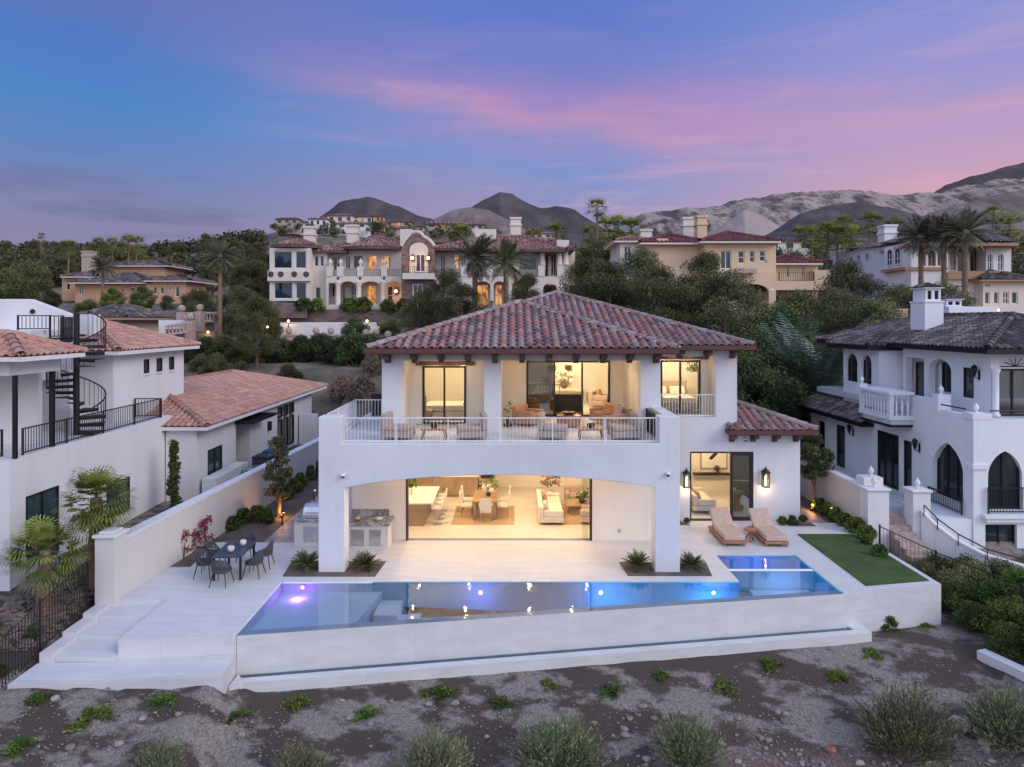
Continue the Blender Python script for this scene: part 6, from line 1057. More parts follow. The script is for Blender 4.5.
# boulders
b = MB()
for k in range(240):
    y = random.uniform(13.6,17.0); x = PX(random.uniform(-10,1040), y) if k % 2 else random.uniform(2.5,12); r_ = random.choice((.03,.035,.04,.05,.07,.09)); b.ball((x,y,H(x,y)+r_*.25), r_, 7, (1.3,1,.75), .22)
o = b.build('stones', plain('loose_stones', (.25,.20,.18), .9, var=.6, sc=2.5)); o['kind'] = 'stuff'; o['label'] = 'loose grey and reddish stones scattered over the slope'
for px, py, s, lb in ((960,728,.22,'pale pinkish boulder between the two right-hand desert shrubs'),(984,744,.13,'smaller pale rock right of the boulder'),(868,738,.09,'small pale stone left of the big desert shrub'),(831,752,.10,'reddish stone at the bottom of the gravel')):
    x, y = gpt(px, py); b = MB(); b.ball((0,0,s*.45), s, 9, (1.3,1,.85), .16); o = b.build('rock', plain('pale_rock' + str(px), (.42,.33,.29) if px != 831 else (.30,.13,.08), .9, var=.25, sc=6, bmp=.5)); o.location = (x,y,H(x,y)); tag(o, lb, 'rock')
b = MB()
for k in range(2600):
    px = random.uniform(-20,1060); py = random.uniform(692,800) if k % 3 else random.uniform(735,800); x, y = PX(px, 15.4), 0
    y = random.uniform(13.2,17.4 + .155*(PX(px,16)+6.4) - .9); x = PX(px, y); r_ = random.uniform(.012,.03)*(1.9 if (y < 15.9 and x > 2.8) else 1); b.cur = random.random(); z = H(x,y)+.01
    b.ball((x,y,z), r_, 5, (1.2,1,.7), .25)
o = b.build('gravel', plain('gravel_stones', (.22,.20,.19), .9, var=.5, sc=3)); o['kind'] = 'stuff'; o['label'] = 'loose pale pebbles scattered over the desert soil'
b = MB()
for k in range(500):
    y = random.uniform(17.5,20.6); x = random.uniform(-14.3,-12.2); r_ = random.uniform(.03,.10); b.ball((x,y,H(x,y)+r_*.3), r_, 6, (1.3,1,.7), .25)
o = b.build('rubble', plain('rubble_stones', (.17,.125,.11), .9, var=.5, sc=2)); o['kind'] = 'stuff'; o['label'] = 'brown broken stones around the two fan palms'
for x, y, s in ((-13.9,18.2,.7),(-12.6,18.0,.6),(-13.2,17.2,.7),(-12.5,16.6,.55)): put(gb, x, y, 'low green plant on the brown stones behind the iron fence', s, group='plants behind the iron fence')
# ================================================================== houses on the slope behind
class BG:
    def __init__(s, t, D, wm, fm='eavebrown', tm='tileE'): s.t, s.D, s.wm, s.fm, s.tm = t, D, M[wm], M[fm], M[tm]; s.k = D/F
    def x(s, p, dy=0): return PX(p, s.D+dy)
    def z(s, p, dy=0): return PZ(p, s.D+dy)
    def block(s, a, b, top, bot, dy=0, dp=8, wins=(), m=None, fr='white2', name='wall'):
        D = s.D+dy; hs = [(s.x(w[0],dy),s.x(w[1],dy),s.z(w[3],dy),s.z(w[2],dy)) for w in wins]; mb = MB(); mb.wall(s.x(a,dy), s.x(b,dy), s.z(bot,dy), s.z(top,dy), D, D+.4, hs)
        for w, h in zip(wins, hs):
            o = {} if len(w) < 8 else w[7]
            if o.get('arch'): mb.arch(h[0], h[1], h[3]-min((h[1]-h[0])/2, .9*(h[3]-h[2])), h[3]-.02, D, D+.4, h[3], 10)
        xa, xb, za, zb_ = s.x(a,dy), s.x(b,dy), s.z(bot,dy), s.z(top,dy); mb.box(xa,xa+.4,D+.4,D+dp,za,zb_); mb.box(xb-.4,xb,D+.4,D+dp,za,zb_); mb.box(xa+.4,xb-.4,D+dp-.4,D+dp,za,zb_); mb.box(xa+.4,xb-.4,D+.4,D+dp-.4,zb_-.3,zb_-.05)
        o_ = mb.build(name, m or s.wm, s.t)
        for w, h in zip(wins, hs):
            g = w[4] if len(w) > 4 and w[4] else 'dkglass'; nx = w[5] if len(w) > 5 else 2; nz = w[6] if len(w) > 6 else 1; fr_ = (w[7].get('fr') if len(w) > 7 else None) or fr
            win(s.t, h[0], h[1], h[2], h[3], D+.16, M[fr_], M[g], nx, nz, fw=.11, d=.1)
        return o_
    def roof(s, a, b, ey, dy=-.9, dp=10, pitch=.34, m=None, fz=.2, faces='flr', tw=.5):
        return hip_roof(s.t, s.x(a,dy), s.x(b,dy), s.D+dy, s.D+dy+dp, s.z(ey,dy), pitch, M[m] if m else s.tm, tw, tw*1.4, .11, faces, fascia=s.fm, fz=fz)
    def chim(s, a, b, top, bot, dy=3, m=None, cap=True):
        D = s.D+dy; mb = MB(); x0, x1, z0, z1 = s.x(a,dy), s.x(b,dy), s.z(bot,dy), s.z(top,dy); w = x1-x0; mb.box(x0,x1,D,D+w,z0,z1)
        if cap: mb.box(x0-.12,x1+.12,D-.12,D+w+.12,z1-.9,z1-.65); mb.box(x0-.12,x1+.12,D-.12,D+w+.12,z1+.002,z1+.25)
        mb.build('chimney', m or s.wm, s.t)
    def box(s, a, b, top, bot, dy=-.2, dp=.3, m=None, name='band'):
        mb = MB(); mb.box(s.x(a,dy), s.x(b,dy), s.D+dy, s.D+dy+dp, s.z(bot,dy), s.z(top,dy)); return mb.build(name, m or s.wm, s.t)
    def rail(s, a, b, top, bot, dy, m='iron', gap=.22): railing(s.t, [(s.x(a,dy), s.D+dy),(s.x(b,dy), s.D+dy)], s.z(bot,dy)-.04, s.z(top,dy), M[m], gap=gap, bal=.016, post=.1, pstep=4, railr=.05)
    def lantern(s, p, py, dy=-.12, e=14, label=''):
        x, y, z = s.x(p,dy), s.D+dy, s.z(py,dy); b = MB(); b.lathe([(.05,-.4),(.2,-.25),(.22,.15),(.1,.3),(.02,.45)], (x,y-.25,z), 8); b.box(x-.05,x+.05,y-.1,y+.1,z-.2,z+.3); q = b.build('lantern', M['iron'], s.t); c = MB(); c.ball((x,y-.5,z-.05), .2, 8); c.build('bulb', M['bulb'], q, smooth=True); lamp(x, y-.75, z-.1, e*3, (1,.5,.16), .12)
    def urn(s, p, py, dy): finial(s.t, s.x(p,dy), s.D+dy+.3, s.z(py,dy), 2.0, 'cream')
# ---- the big cream mansion
A = thing('mansion', 'big cream two-storey mansion with round-windowed corner tower, stone gable and lit arcades on the hill', 'house', (PX(415,85),85,9.3)); g = BG(A, 85, 'cream')
g.block(310,327,251,309,0,12,[(314,318.6,255.5,266.5,'dkglass',1),(319.6,324,255.5,266.5,'dkglass',1),(315,321,287,302,'dkglass',1)])
g.block(327,402,250,280.5,1.4,10,[(332.5,341.5,256,270,'dkglass',2),(345,350.5,255.5,269.5),(353,363,254.5,269.5,'dkglass',1),(366.5,377,255,270,'litwin',2),(380,389.5,255.5,270,'litwin',2),(401-12,401-10,257,270,'dkglass',1)])
g.block(327,402,281,312,1.6,9,[(331.5,337.5,285.5,297,'dkglass',2),(341.5,345.5,285.5,304,'dkglass',1),(350.5,358.5,285,306,'dkglass',2,2),(366.5,376.5,285,307,'litwin',2,2,{'fr':'cream'}),(387,393,286,305,'dkglass',1,2)])
arch_px = [(339.5,356.5),(360.5,380.5),(385.5,402)]
mb = MB(); D_ = 84.2
mb.wall(g.x(326,-.8),g.x(402,-.8),g.z(312,-.8),g.z(276,-.8),D_,D_+.5,[(g.x(a,-.8),g.x(b,-.8),g.z(312,-.8),g.z(281,-.8)) for a, b in arch_px]+[(g.x(328.5,-.8),g.x(336.5,-.8),g.z(312,-.8),g.z(283,-.8))])
for a, b in arch_px: mb.arch(g.x(a,-.8), g.x(b,-.8), g.z(287,-.8), g.z(281.3,-.8), D_, D_+.5, g.z(281,-.8), 12)
mb.build('arcade', g.wm, A)
g.box(326,402,280.5,276.4,-.75,2.4,M['pinkstone'],'balcony_slab') if False else None
mb = MB(); mb.box(g.x(326),g.x(402),84.71,86.6,g.z(277.5),g.z(276.2)); mb.build('balcony_slab', g.wm, A)
for p in (329.5,340,360,384): g.box(p-3.2,p+3.2,266.5,276.2,-.9,.7,None,'balcony_pier'); g.urn(p, 266.3, -.85)
for a, b in ((333,337),(343.5,356.5),(363.5,380.5),(387.5,402)): g.rail(a, b, 269.5, 276.2, -.6)
for p in (338,358.5,383): mb = MB(); mb.lathe([(.42,0),(.42,.3),(.3,.4),(.28,g.z(282)-g.z(308)-.5),(.42,g.z(282)-g.z(308)-.1),(.42,g.z(282)-g.z(308))], (g.x(p,-1.2),83.8,g.z(308)), 10); mb.build('column', M['cream'], A, smooth=True)
for p in (338,360,384): mb = MB(); mb.tube([(g.x(p,-.85),84.16,g.z(278.8)),(g.x(p,-.85),84.22,g.z(278.8))], .16, 10); mb.build('medallion', M['black'], A)
# corner tower
g.block(269.5,310,248,301,-1.5,9,[(273.3,292,250.8,268.5,'blueglass',1),(295,306.3,250.8,268.5,'blueglass',1),(273.6,292.5,282,299,'blueglass',1),(295.3,306.3,282,299,'blueglass',1)])
g.box(267.5,311,271.5,281,-1.9,.4,None,'band')
for p in (270.5,280.5,294,306): mb = MB(); mb.tube([(g.x(p,-2),83.06,g.z(275.3)),(g.x(p,-2),83.12,g.z(275.3))], .36, 14); mb.build('medallion', M['terra'], A)
mb = MB(); x0_, x1_ = g.x(263,-2), g.x(318,-2); xm = (x0_+x1_)/2; rr_ = (x1_-x0_)/2; zt = g.z(236.5); ze_ = g.z(246.2); cy_ = 83+rr_*.9
for k in range(12):
    a0, a1 = PI+PI*2*k/12, PI+PI*2*(k+1)/12; tile_plane(mb, [(xm+rr_*math.cos(a0),cy_+rr_*math.sin(a0),ze_),(xm+rr_*math.cos(a1),cy_+rr_*math.sin(a1),ze_),(xm,cy_,zt)], .5, .7, .1)
mb.build('tower_roof', g.tm, A); mb = MB(); mb.prism([(xm+(rr_)*math.cos(2*PI*k/12),cy_+rr_*math.sin(2*PI*k/12)) for k in range(12)], ze_-.3, ze_-.02, 'z'); mb.build('eave', g.fm, A)
# central bow roof + main roofs
mb = MB(); x0_, x1_ = g.x(337,0), g.x(402,0); xm = (x0_+x1_)/2; rr_ = (x1_-x0_)/2; zt = g.z(233.5); ze_ = g.z(246.8); cy_ = 84.2+rr_*.75
for k in range(14):
    a0, a1 = PI+PI*2*k/14, PI+PI*2*(k+1)/14; tile_plane(mb, [(xm+rr_*math.cos(a0),cy_+rr_*.75*math.sin(a0),ze_),(xm+rr_*math.cos(a1),cy_+rr_*.75*math.sin(a1),ze_),(xm,cy_,zt)], .5, .7, .1)
mb.build('bow_roof', g.tm, A); mb = MB(); mb.prism([(xm+(rr_)*math.cos(2*PI*k/14),cy_+.75*rr_*math.sin(2*PI*k/14)) for k in range(14)], ze_-.3, ze_-.02, 'z'); mb.build('eave', g.fm, A)
g.roof(308,345,251,-.6,12,.34); g.roof(330,420,247,3,14,.32)
g.chim(303.5,313.5,228,244,2); g.chim(346.5,357,226.5,243,4); g.chim(510.5,521,219,242,6)
# stone gable
st = M['stonewall']; xa, xb = g.x(401.5,-2), g.x(434.5,-2); zb0 = g.z(312,-2); pts = [(xa,zb0),(xb,zb0),(xb,g.z(246,-2))] + [(g.x(p,-2),g.z(q,-2)) for p, q in ((432.5,243),(429,239.5),(424,236.5),(421,233),(416,231.5),(411,233),(408,236.5),(405,239.5),(402.5,243))] + [(xa,g.z(246,-2))]
mb = MB(); mb.prism(pts, 83, 84.2, 'y'); mb.build('stone_gable', st, A)
mb = MB()
for (xa_,za_),(xb_,zb_) in zip(pts[2:-1], pts[3:]): mb.tube([(xa_,83,za_),(xb_,83,zb_)], .22, 6)
mb.build('gable_coping', M['cream'], A)
mb = MB(); mb.wall(g.x(407),g.x(429),g.z(277),g.z(241.5),82.86,82.995,[]) if False else None
ga = [(g.x(409.5,-2.2),g.z(273,-2.2)),(g.x(428,-2.2),g.z(273,-2.2)),(g.x(428,-2.2),g.z(251,-2.2))]+[(g.x(418.7+9.2*math.cos(PI*k/12),-2.2),g.z(250-7.5*math.sin(PI*k/12),-2.2)) for k in range(13)]+[(g.x(409.5,-2.2),g.z(251,-2.2))]
mb = MB(); mb.prism(ga, 82.85, 82.996, 'y'); mb.build('gable_surround', M['cream'], A)
win(A, g.x(415.5,-2.3), g.x(425.5,-2.3), g.z(272,-2.3), g.z(254,-2.3), 82.74, M['white2'], M['dkglass'], 2, 1, fw=.12, d=.08)
g.box(402.5,434,273,279,-3.4,1.4,None,'balcony'); g.rail(403,433.5,266.5,273,-3.3); win(A, g.x(415), g.x(425), g.z(309), g.z(285), 82.9, M['white2'], M['blueglass'], 2, 1, fw=.12, d=.08)
g.lantern(412.8,258,-2.2); g.lantern(428.6,258,-2.2); g.lantern(396.5,291,1.5,20)
# right part
g.block(434.5,541,249,282,1.0,11,[(440,445.5,254,273,'dkglass',2),(454,459,254,269,'litwin',1),(461,466,254,266,'dkglass'),(467.5,473,254,268),(476,480,254,269),(481.5,486.5,255,268),(497,503,256,269,'litwin',2),(519,537,256,270,'teal',1)])
g.block(434.5,541,282.3,313,1.0,10,[(438,446,288,309,'blueglass',2),(476.5,488.5,284.5,306,'litwin',2,2,{'fr':'cream'}),(494.5,502.5,284.5,306,'litwin',2,2,{'fr':'cream'}),(514,526,287,306,'dkglass',2),(531,538,288,306)])
mb = MB(); D_ = 83.9; hs = [(474.5,490.5),(493.5,505),(512,528)]
mb.wall(g.x(434.5,-1.1),g.x(570,-1.1),g.z(313,-1.1),g.z(276.5,-1.1),D_,D_+.5,[(g.x(a,-1.1),g.x(b,-1.1),g.z(313,-1.1),g.z(281,-1.1)) for a, b in hs]+[(g.x(543,-1.1),g.x(557,-1.1),g.z(313,-1.1),g.z(283,-1.1))])
for a, b in hs: mb.arch(g.x(a,-1.1), g.x(b,-1.1), g.z(286,-1.1), g.z(281.3,-1.1), D_, D_+.5, g.z(281,-1.1), 12)
mb.arch(g.x(543,-1.1), g.x(557,-1.1), g.z(289,-1.1), g.z(283.3,-1.1), D_, D_+.5, g.z(283,-1.1), 12); mb.build('arcade', g.wm, A)
mb = MB(); mb.box(g.x(434.5),g.x(570),84.41,86,g.z(277.5),g.z(276.2)); mb.build('balcony_slab', g.wm, A)
for p in (464,489.5,515.5,541.5,560.5): g.box(p-3.3,p+3.3,265.5,276.3,-1.2,.7,None,'balcony_pier')
for a, b in ((436,460.5),(467.5,486),(493,512),(519,538),(545,557)): g.rail(a, b, 269, 276.3, -.9)
for p in (542.5,559.5,566): mb = MB(); hh = g.z(251)-g.z(266); mb.lathe([(.42,0),(.42,.2),(.33,.3),(.3,hh-.3),(.45,hh-.05),(.45,hh)], (g.x(p,-.9),84.3,g.z(266)), 12); mb.build('column', M['cream'], A, smooth=True)
g.block(548,575,251,285,4,6,[(550.5,556.5,255.5,276,'dkglass',2)]); g.block(557,569,240,251,-1,2.2); lamp(g.x(550,.5), 85.6, g.z(286), 40, (1,.5,.16), .2); g.roof(430,575,248.5,-1.6,14,.33); g.roof(486,566,250,-2.2,9,.34); g.block(475,496,229,246,4,2)
g.block(400,412,229,246,1,2)
# terrace walls below the mansion
t = thing('retaining_wall', 'long brown rubble stone wall under the cream mansion terrace', 'wall', (PX(350,80),80,6)); b = MB(); b.box(PX(276,80),PX(430,80),80,80.8,PZ(325,80),PZ(309.5,80)); b.box(PX(276,80),PX(309,80),79.3,79.99,PZ(318,80),PZ(303,80)); b.build('wall_body', M['stonewall'], t)
b = MB()
for i, (a, c) in enumerate(((327,340),(344,355.5),(369.5,382),(396,412))): b.box(PX(a,80),PX(c,80),80.2,80.6,PZ(309.4,80),PZ(304.5,80))
b.build('planter_wall', M['cream'], t)
t = thing('infinity_pool', 'pale raised pool wall with blue water below the cream mansion', 'pool', (PX(325,76),76,5)); b = MB(); b.box(PX(280,76),PX(372,76),76,76.4,PZ(346,76),PZ(324,76)); b.box(PX(280,76),PX(281.5,76),76.4,79,PZ(346,76),PZ(323,76)); b.build('pool_wall', M['white2'], t); b = MB(); b.box(PX(281.6,76),PX(372,76),76.41,78.8,PZ(346,76),PZ(324.4,76)); b.build('pool_water', M['plaster'], t); b = MB(); b.box(PX(280,78.9),PX(376,78.9),78.9,79.2,PZ(330,78.9),PZ(322.3,78.9)); b.box(PX(371,75),PX(390,75),75,75.4,PZ(348,75),PZ(326,75)); b.build('coping', M['cream'], t)
for i, (x, y, z) in enumerate(((PX(367,74),74,PZ(321,74)),(PX(267.5,72),72,PZ(327,72)),(PX(129,66),66,PZ(313,66)),(PX(240,96),96,PZ(291.5,96)),(PX(289,76),75.8,PZ(321,76)),(PX(208,78),78,PZ(332,78)),(PX(198,110),110,PZ(290,110)))):
    t = T('garden_lamp', ['amber lamp in the round tree below the mansion','amber garden lamp on a post left of the pool wall','amber lamp post behind the left pink roof','amber lamp among the olive trees on the far left slope','small amber lamp at the left corner of the hillside pool','amber lamp at the foot of the stone balustrade stair','amber lamp between the orange house and the date palm'][i], 'lamp', x, y, z); b = MB(); b.ball((0,0,0), .13, 8); b.build('bulb', M['lamp'], t, smooth=True); b = MB(); b.tube([(0,.05,-1.6),(0,.05,-.1)], .04, 5); b.lathe([(.2,.12),(.05,.3),(.001,.34)], (0,0,0), 8); b.build('post', M['iron'], t); lamp(x, y-.4, z, 34, (1,.5,.15), .12)
# balustraded garden stair + planter walls on the left slope
t = thing('balustrade', 'pinkish stone balustrade with ball finials curving down the slope behind the left roofs', 'balustrade', (PX(195,76),76,5)); b = MB(); po = MB(); D0 = 76
pts = [(PX(212,D0),D0+2,PZ(322,D0)),(PX(200,D0),D0,PZ(322,D0)),(PX(186,D0),D0-1,PZ(323,D0)),(PX(203,D0),D0-3,PZ(332,D0-3)),(PX(182,D0),D0-6,PZ(338,D0-6)),(PX(158,D0),D0-8,PZ(346,D0-8))]
for a, c in zip(pts[:-1], pts[1:]):
    a, c = Vector(a), Vector(c); n = max(2, int((c-a).length/.38)); b.tube([a+Vector((0,0,1)), c+Vector((0,0,1))], .14, 5); b.tube([a+Vector((0,0,.1)), c+Vector((0,0,.1))], .16, 5)
    for k in range(n): q = a.lerp(c, k/n); b.lathe([(.08,.1),(.13,.35),(.06,.7),(.1,.95)], q, 5)
b.build('balusters', M['pinkstone'], t)
for p in pts: po = MB(); po.box(p[0]-.4,p[0]+.4,p[1]-.4,p[1]+.4,p[2]-1,p[2]+1.2); po.build('post', M['pinkstone'], t); po = MB(); po.ball((p[0],p[1],p[2]+1.6), .42, 8); po.build('ball_finial', M['pinkstone'], t)
t = thing('garden_wall', 'stepped white planter walls on the left slope behind the pink roof', 'wall', (PX(155,72),72,5)); b = MB()
for a, c, tp, bt, D in ((127,163,325,336,70),(140,185,320,329,74),(186,190,322,330,74),(100,130,320,326,72)): b.box(PX(a,D),PX(c,D),D,D+.5,PZ(bt,D),PZ(tp,D))
b.build('wall_body', M['white2'], t)
for i, (p, D) in enumerate(((316,68),(331,68),(366,66),(376,66),(388,64),(289,68))):
    t = T('stone_post', 'pinkish stone post with a ball on top in the garden wall under the hillside pool', 'post', PX(p,D), D, H(PX(p,D),D), group='stone posts with balls'); b = MB(); b.box(-.45,.45,-.45,.45,-.6,1.5); b.box(-.55,.55,-.55,.55,1.5,1.65); b.ball((0,0,2.0), .36, 8); b.build('post_body', M['pinkstone'], t)
t = thing('garden_wall', 'pale low garden wall under the hillside pool and behind the hedge', 'wall', (PX(300,68.5),68.5,5)); b = MB(); b.box(PX(200,69),PX(372,69),69,69.4,3.5,PZ(348,69)); b.build('wall_body', M['tan'], t)
# ---- yellow house
Yh = thing('mansion', 'yellow stucco house with dark red tiled roofs above the pines', 'house', (PX(730,80),80,9)); g = BG(Yh, 80, 'yellow', 'cream', 'tileD')
g.block(646,706,241,320,0,9,[(693,700.5,258,272,'dkglass',1),(672,680,286,305,'dkglass',2)]); g.block(620,647,240,290,2,8,[(624,631,246,262,'dkglass',2)],m=M['cream'])
g.block(705,776,241,284,-2,11,[(720.5,731.5,250.5,269,'dkglass',2),(738,744.5,251,263.5,'dkglass',1,2),(749.5,755,251,262.5,'dkglass',1,2),(759.5,765.5,250.5,261.5,'dkglass',1,2)])
g.block(771,818,263,291,-1,8,[(786.5,789.5,266,277,'dkglass',1),(802,805,266,277,'dkglass',1)]); g.block(705,818,291.2,320,1,6,[(745,759,289.5,300.5,'dkglass',2),(772,780,292,303,'dkglass',2),(790,812,292,303,'dkglass',3)])
mb = MB(); D_ = 77.6; mb.wall(g.x(706,-2.4),g.x(776,-2.4),g.z(312,-2.4),g.z(272,-2.4),D_,D_+.36,[(g.x(737,-2.4),g.x(769,-2.4),g.z(312,-2.4),g.z(283.5,-2.4))]); mb.arch(g.x(737,-2.4),g.x(769,-2.4),g.z(292,-2.4),g.z(284,-2.4),D_,D_+.36,g.z(283.5,-2.4),14); mb.build('arcade', g.wm, Yh)
g.box(776,830,281,290,-2.4,1.4,None,'balcony'); g.rail(779,814,272,281,-2.2,gap=.25); g.block(814,831,270,291,-2.2,2.5); g.box(736,757,268.5,273,-3.4,.9,M['tan'],'balcony'); mb = MB(); mb.lathe([(.35,0),(.35,.3),(.26,.4),(.24,2.3),(.38,2.5),(.38,2.7)], (g.x(770.5,-2),77.9,g.z(313)), 12); mb.build('column', M['white2'], Yh, smooth=True)
g.roof(640,712,242.5,-.9,12,.34,faces='flr'); g.roof(700,781,241,-2.9,14,.33,faces='flr'); g.roof(765,823,263,-1.9,10,.34,faces='flr'); g.roof(614,652,240.5,1.4,9,.3,'tileE'); g.chim(697.5,707,217.5,240,2); g.chim(683.5,694,219,238,5,M['cream']); g.chim(641,652,231,240,6,M['cream'])
g.block(657,668,238.5,244,-.2,1.5); g.lantern(684,253,-.1,0.01) if False else None
# ---- white house upper right
Wh = thing('mansion', 'white stucco house with arched windows, brown roofs and three palms in front', 'house', (PX(940,80),80,8)); g = BG(Wh, 80, 'white2', 'trimbrown', 'tileC')
g.block(911,948,242,322,0,5.8,[(918,926,250,266,'dkglass',2,1,{'arch':1,'fr':'trimbrown'}),(928,936,250,266,'dkglass',2,1,{'arch':1,'fr':'trimbrown'}),(937.5,945,250,266,'dkglass',2,1,{'arch':1,'fr':'trimbrown'})]); g.block(948,986,245,272,2.5,10,[(950,956,250,270,'tan',1,1,{'arch':1,'fr':'trimbrown'}),(957.5,967,249,272,'dkglass',1,1,{'arch':1,'fr':'trimbrown'}),(970,980,249,272,'dkglass',2,1,{'arch':1,'fr':'trimbrown'})]) if 'tan' in M else None
g.block(986,1011,247,272,1.0,10,[(987.5,993,254,271,'blueglass',2,2,{'arch':1}),(998,1004,254,271,'blueglass',2,2,{'arch':1})])
mb = MB(); mb.wall(80.3,92,g.z(318),g.z(242),-.0,.3,[(82.4,83.4,g.z(268),g.z(252)),(84,85,g.z(268),g.z(252))]); 
g.box(948,986,272.3,279,-.5,3,M['trimbrown'],'band'); g.box(905,948,267,270,-.25,.4,M['trimbrown'],'band'); g.box(946,1010,271,273,.2,.7,M['trimbrown'],'band'); g.block(948,986,279,322,0,6,[(955,966,285,288,'dkglass',2),(962,966,288.5,297,'dkglass',1)])
g.block(983,1030,279.5,312,-1.5,8,[(985,990,292,304,'dkglass',1),(994,999,292,304,'dkglass',1),(1003,1009,292,304,'dkglass',2,2),(1012,1018,292,304,'dkglass',1),(985,990,283.5,287,'dkglass',1)],m=M['cream'])
# side wing to the left, seen obliquely
mb = MB(); P_ = [(PX(911,80),80),(PX(884,88),88),(PX(872,88.5),88.5),(PX(833,104),104),(PX(833,104)+3,110),(PX(911,80)+4,92)]
mb.prism([P_[0],P_[1],(P_[1][0]+5,P_[1][1]+5),(P_[0][0]+.5,P_[0][1]+5)], 6, PZ(243,80), 'z'); mb.prism([P_[1],P_[3],(P_[3][0]+6,P_[3][1]+4),(P_[1][0]+6,P_[1][1]+4)], 6, PZ(247,92)+.0, 'z'); mb.build('side_wing', g.wm, Wh)
dx, dy = P_[1][0]-P_[0][0], P_[1][1]-P_[0][1]; L_ = math.hypot(dx,dy); ang = math.atan2(-dy, -dx); xf_ = Matrix.Translation((P_[1][0],P_[1][1],0)) @ Matrix.Rotation(ang, 4, 'Z')
xf_ = XL(PX(911,80)-.02)
for a, c in ((-84.9,-83.6),(-83.2,-81.9)): win(Wh, a, c, PZ(265,83), PZ(252.5,83), -.12, M['white2'], M['blueglass'], 2, 2, fw=.12, d=.1, xf=xf_, arch=.6)
mb = MB(); mb.box(-85.4,-81.0,-.6,-.01,PZ(271.5,83),PZ(268.5,83)); mb.build('band', M['trimbrown'], Wh, xf=xf_)
dx, dy = P_[3][0]-P_[1][0], P_[3][1]-P_[1][1]; xf2 = Matrix.Translation((P_[3][0],P_[3][1],0)) @ Matrix.Rotation(math.atan2(-dy,-dx), 4, 'Z')
for a in (6.0,8.5,11): win(Wh, a, a+1.2, PZ(262,96), PZ(255,96), -.12, M['white2'], M['blueglass'], 2, 1, fw=.12, d=.1, xf=xf2)
rm = MB(); tile_plane(rm, [(P_[0][0]-.6,79.2,PZ(242,80)),(PX(1014,80),79.2,PZ(243,80)),(PX(985,90),90,PZ(233,90)),(PX(925,88),88,PZ(229,88))], .5, .7, .1); tile_plane(rm, [(P_[1][0]-.8,P_[1][1],PZ(244,88)),(P_[0][0]-.6,79.2,PZ(242,80)),(PX(925,88),88,PZ(229,88))], .5, .7, .1)
tile_plane(rm, [(P_[3][0]-1,P_[3][1]-.5,PZ(250,104)),(P_[1][0]-.5,P_[1][1]-.6,PZ(246.5,88)),(P_[1][0]+5,P_[1][1]+5,PZ(240,93)),(P_[3][0]+6,P_[3][1]+5,PZ(245,109))], .5, .7, .1); rm.build('roof', g.tm, Wh)
ev = MB(); ev.prism([(P_[0][0]-.6,79.2),(PX(1014,80),79.2),(PX(1000,92),92),(P_[1][0]-.6,P_[1][1])], PZ(243.5,80)-.35, PZ(243.5,80)-.05, 'z'); ev.build('eave', M['trimbrown'], Wh)
g.roof(980,1040,279.5,-2.3,9,.34,faces='fl'); g.chim(884.5,897,226.5,246,7.5,M['white2'])
t = T('garden_lamp', 'amber spotlight among plants on the upper right terrace', 'lamp', PX(998,76), 76, PZ(310,76)); b = MB(); b.ball((0,0,0), .14, 8); b.build('bulb', M['bulb'], t); b = MB(); b.tube([(0,0,-.8),(0,0,-.12)], .03, 5); b.build('post', M['iron'], t); lamp(PX(998,76), 75.6, PZ(308,76), 60, (1,.55,.15), .15)
t = thing('garden_wall', 'peach coloured garden wall below the white hillside house', 'wall', (PX(890,62),62,5)); b = MB(); b.box(PX(868,62),PX(908,62),62,62.4,PZ(330,62),PZ(308.5,62)); b.build('wall_body', M['yellow'], t)
# ---- orange house far left
Oh = thing('mansion', 'orange stucco house with brown tiled roofs among trees on the far left', 'house', (PX(130,125),125,11)); g = BG(Oh, 125, 'orange', 'cream', 'tileC')
g.block(75,150,281,309,0,10,[(121,124,288,293,'dkglass',1),(71+8,83,285,295,'dkglass',2),(130,135,287,292,'dkglass',1)]); g.block(146,186,279,306,-1.5,8,[(153,157,287,294,'dkglass',1,1,{'arch':1}),(160,164,287,294,'dkglass',1,1,{'arch':1}),(168,171,286,291,'dkglass',1),(175,179.5,286,297,'dkglass',1)]); g.block(62,92,276,301,3,8,[(66,70,283,290,'dkglass',1)])
g.roof(68,152,282.5,-1.5,14,.30,tw=.6); g.roof(143,191,280.5,-2.5,12,.28,tw=.6); g.roof(60,98,276.5,2,10,.32,tw=.6); g.chim(81.5,91,252,276,8,M['tan']); g.block(100,165,265,276,14,8); g.roof(92,170,265.5,13,10,.25,tw=.6)
# low brown pavilion roof behind the left house
Pv = thing('pavilion', 'low pavilion with a brown hip roof behind the white gable on the left', 'house', (PX(98,58),58,4)); g = BG(Pv, 58, 'tan', 'trimbrown', 'tileC'); g.block(76,122,318,335,0,6); g.roof(70,126,317.5,-1,8,.42,faces='flr',tw=.4)
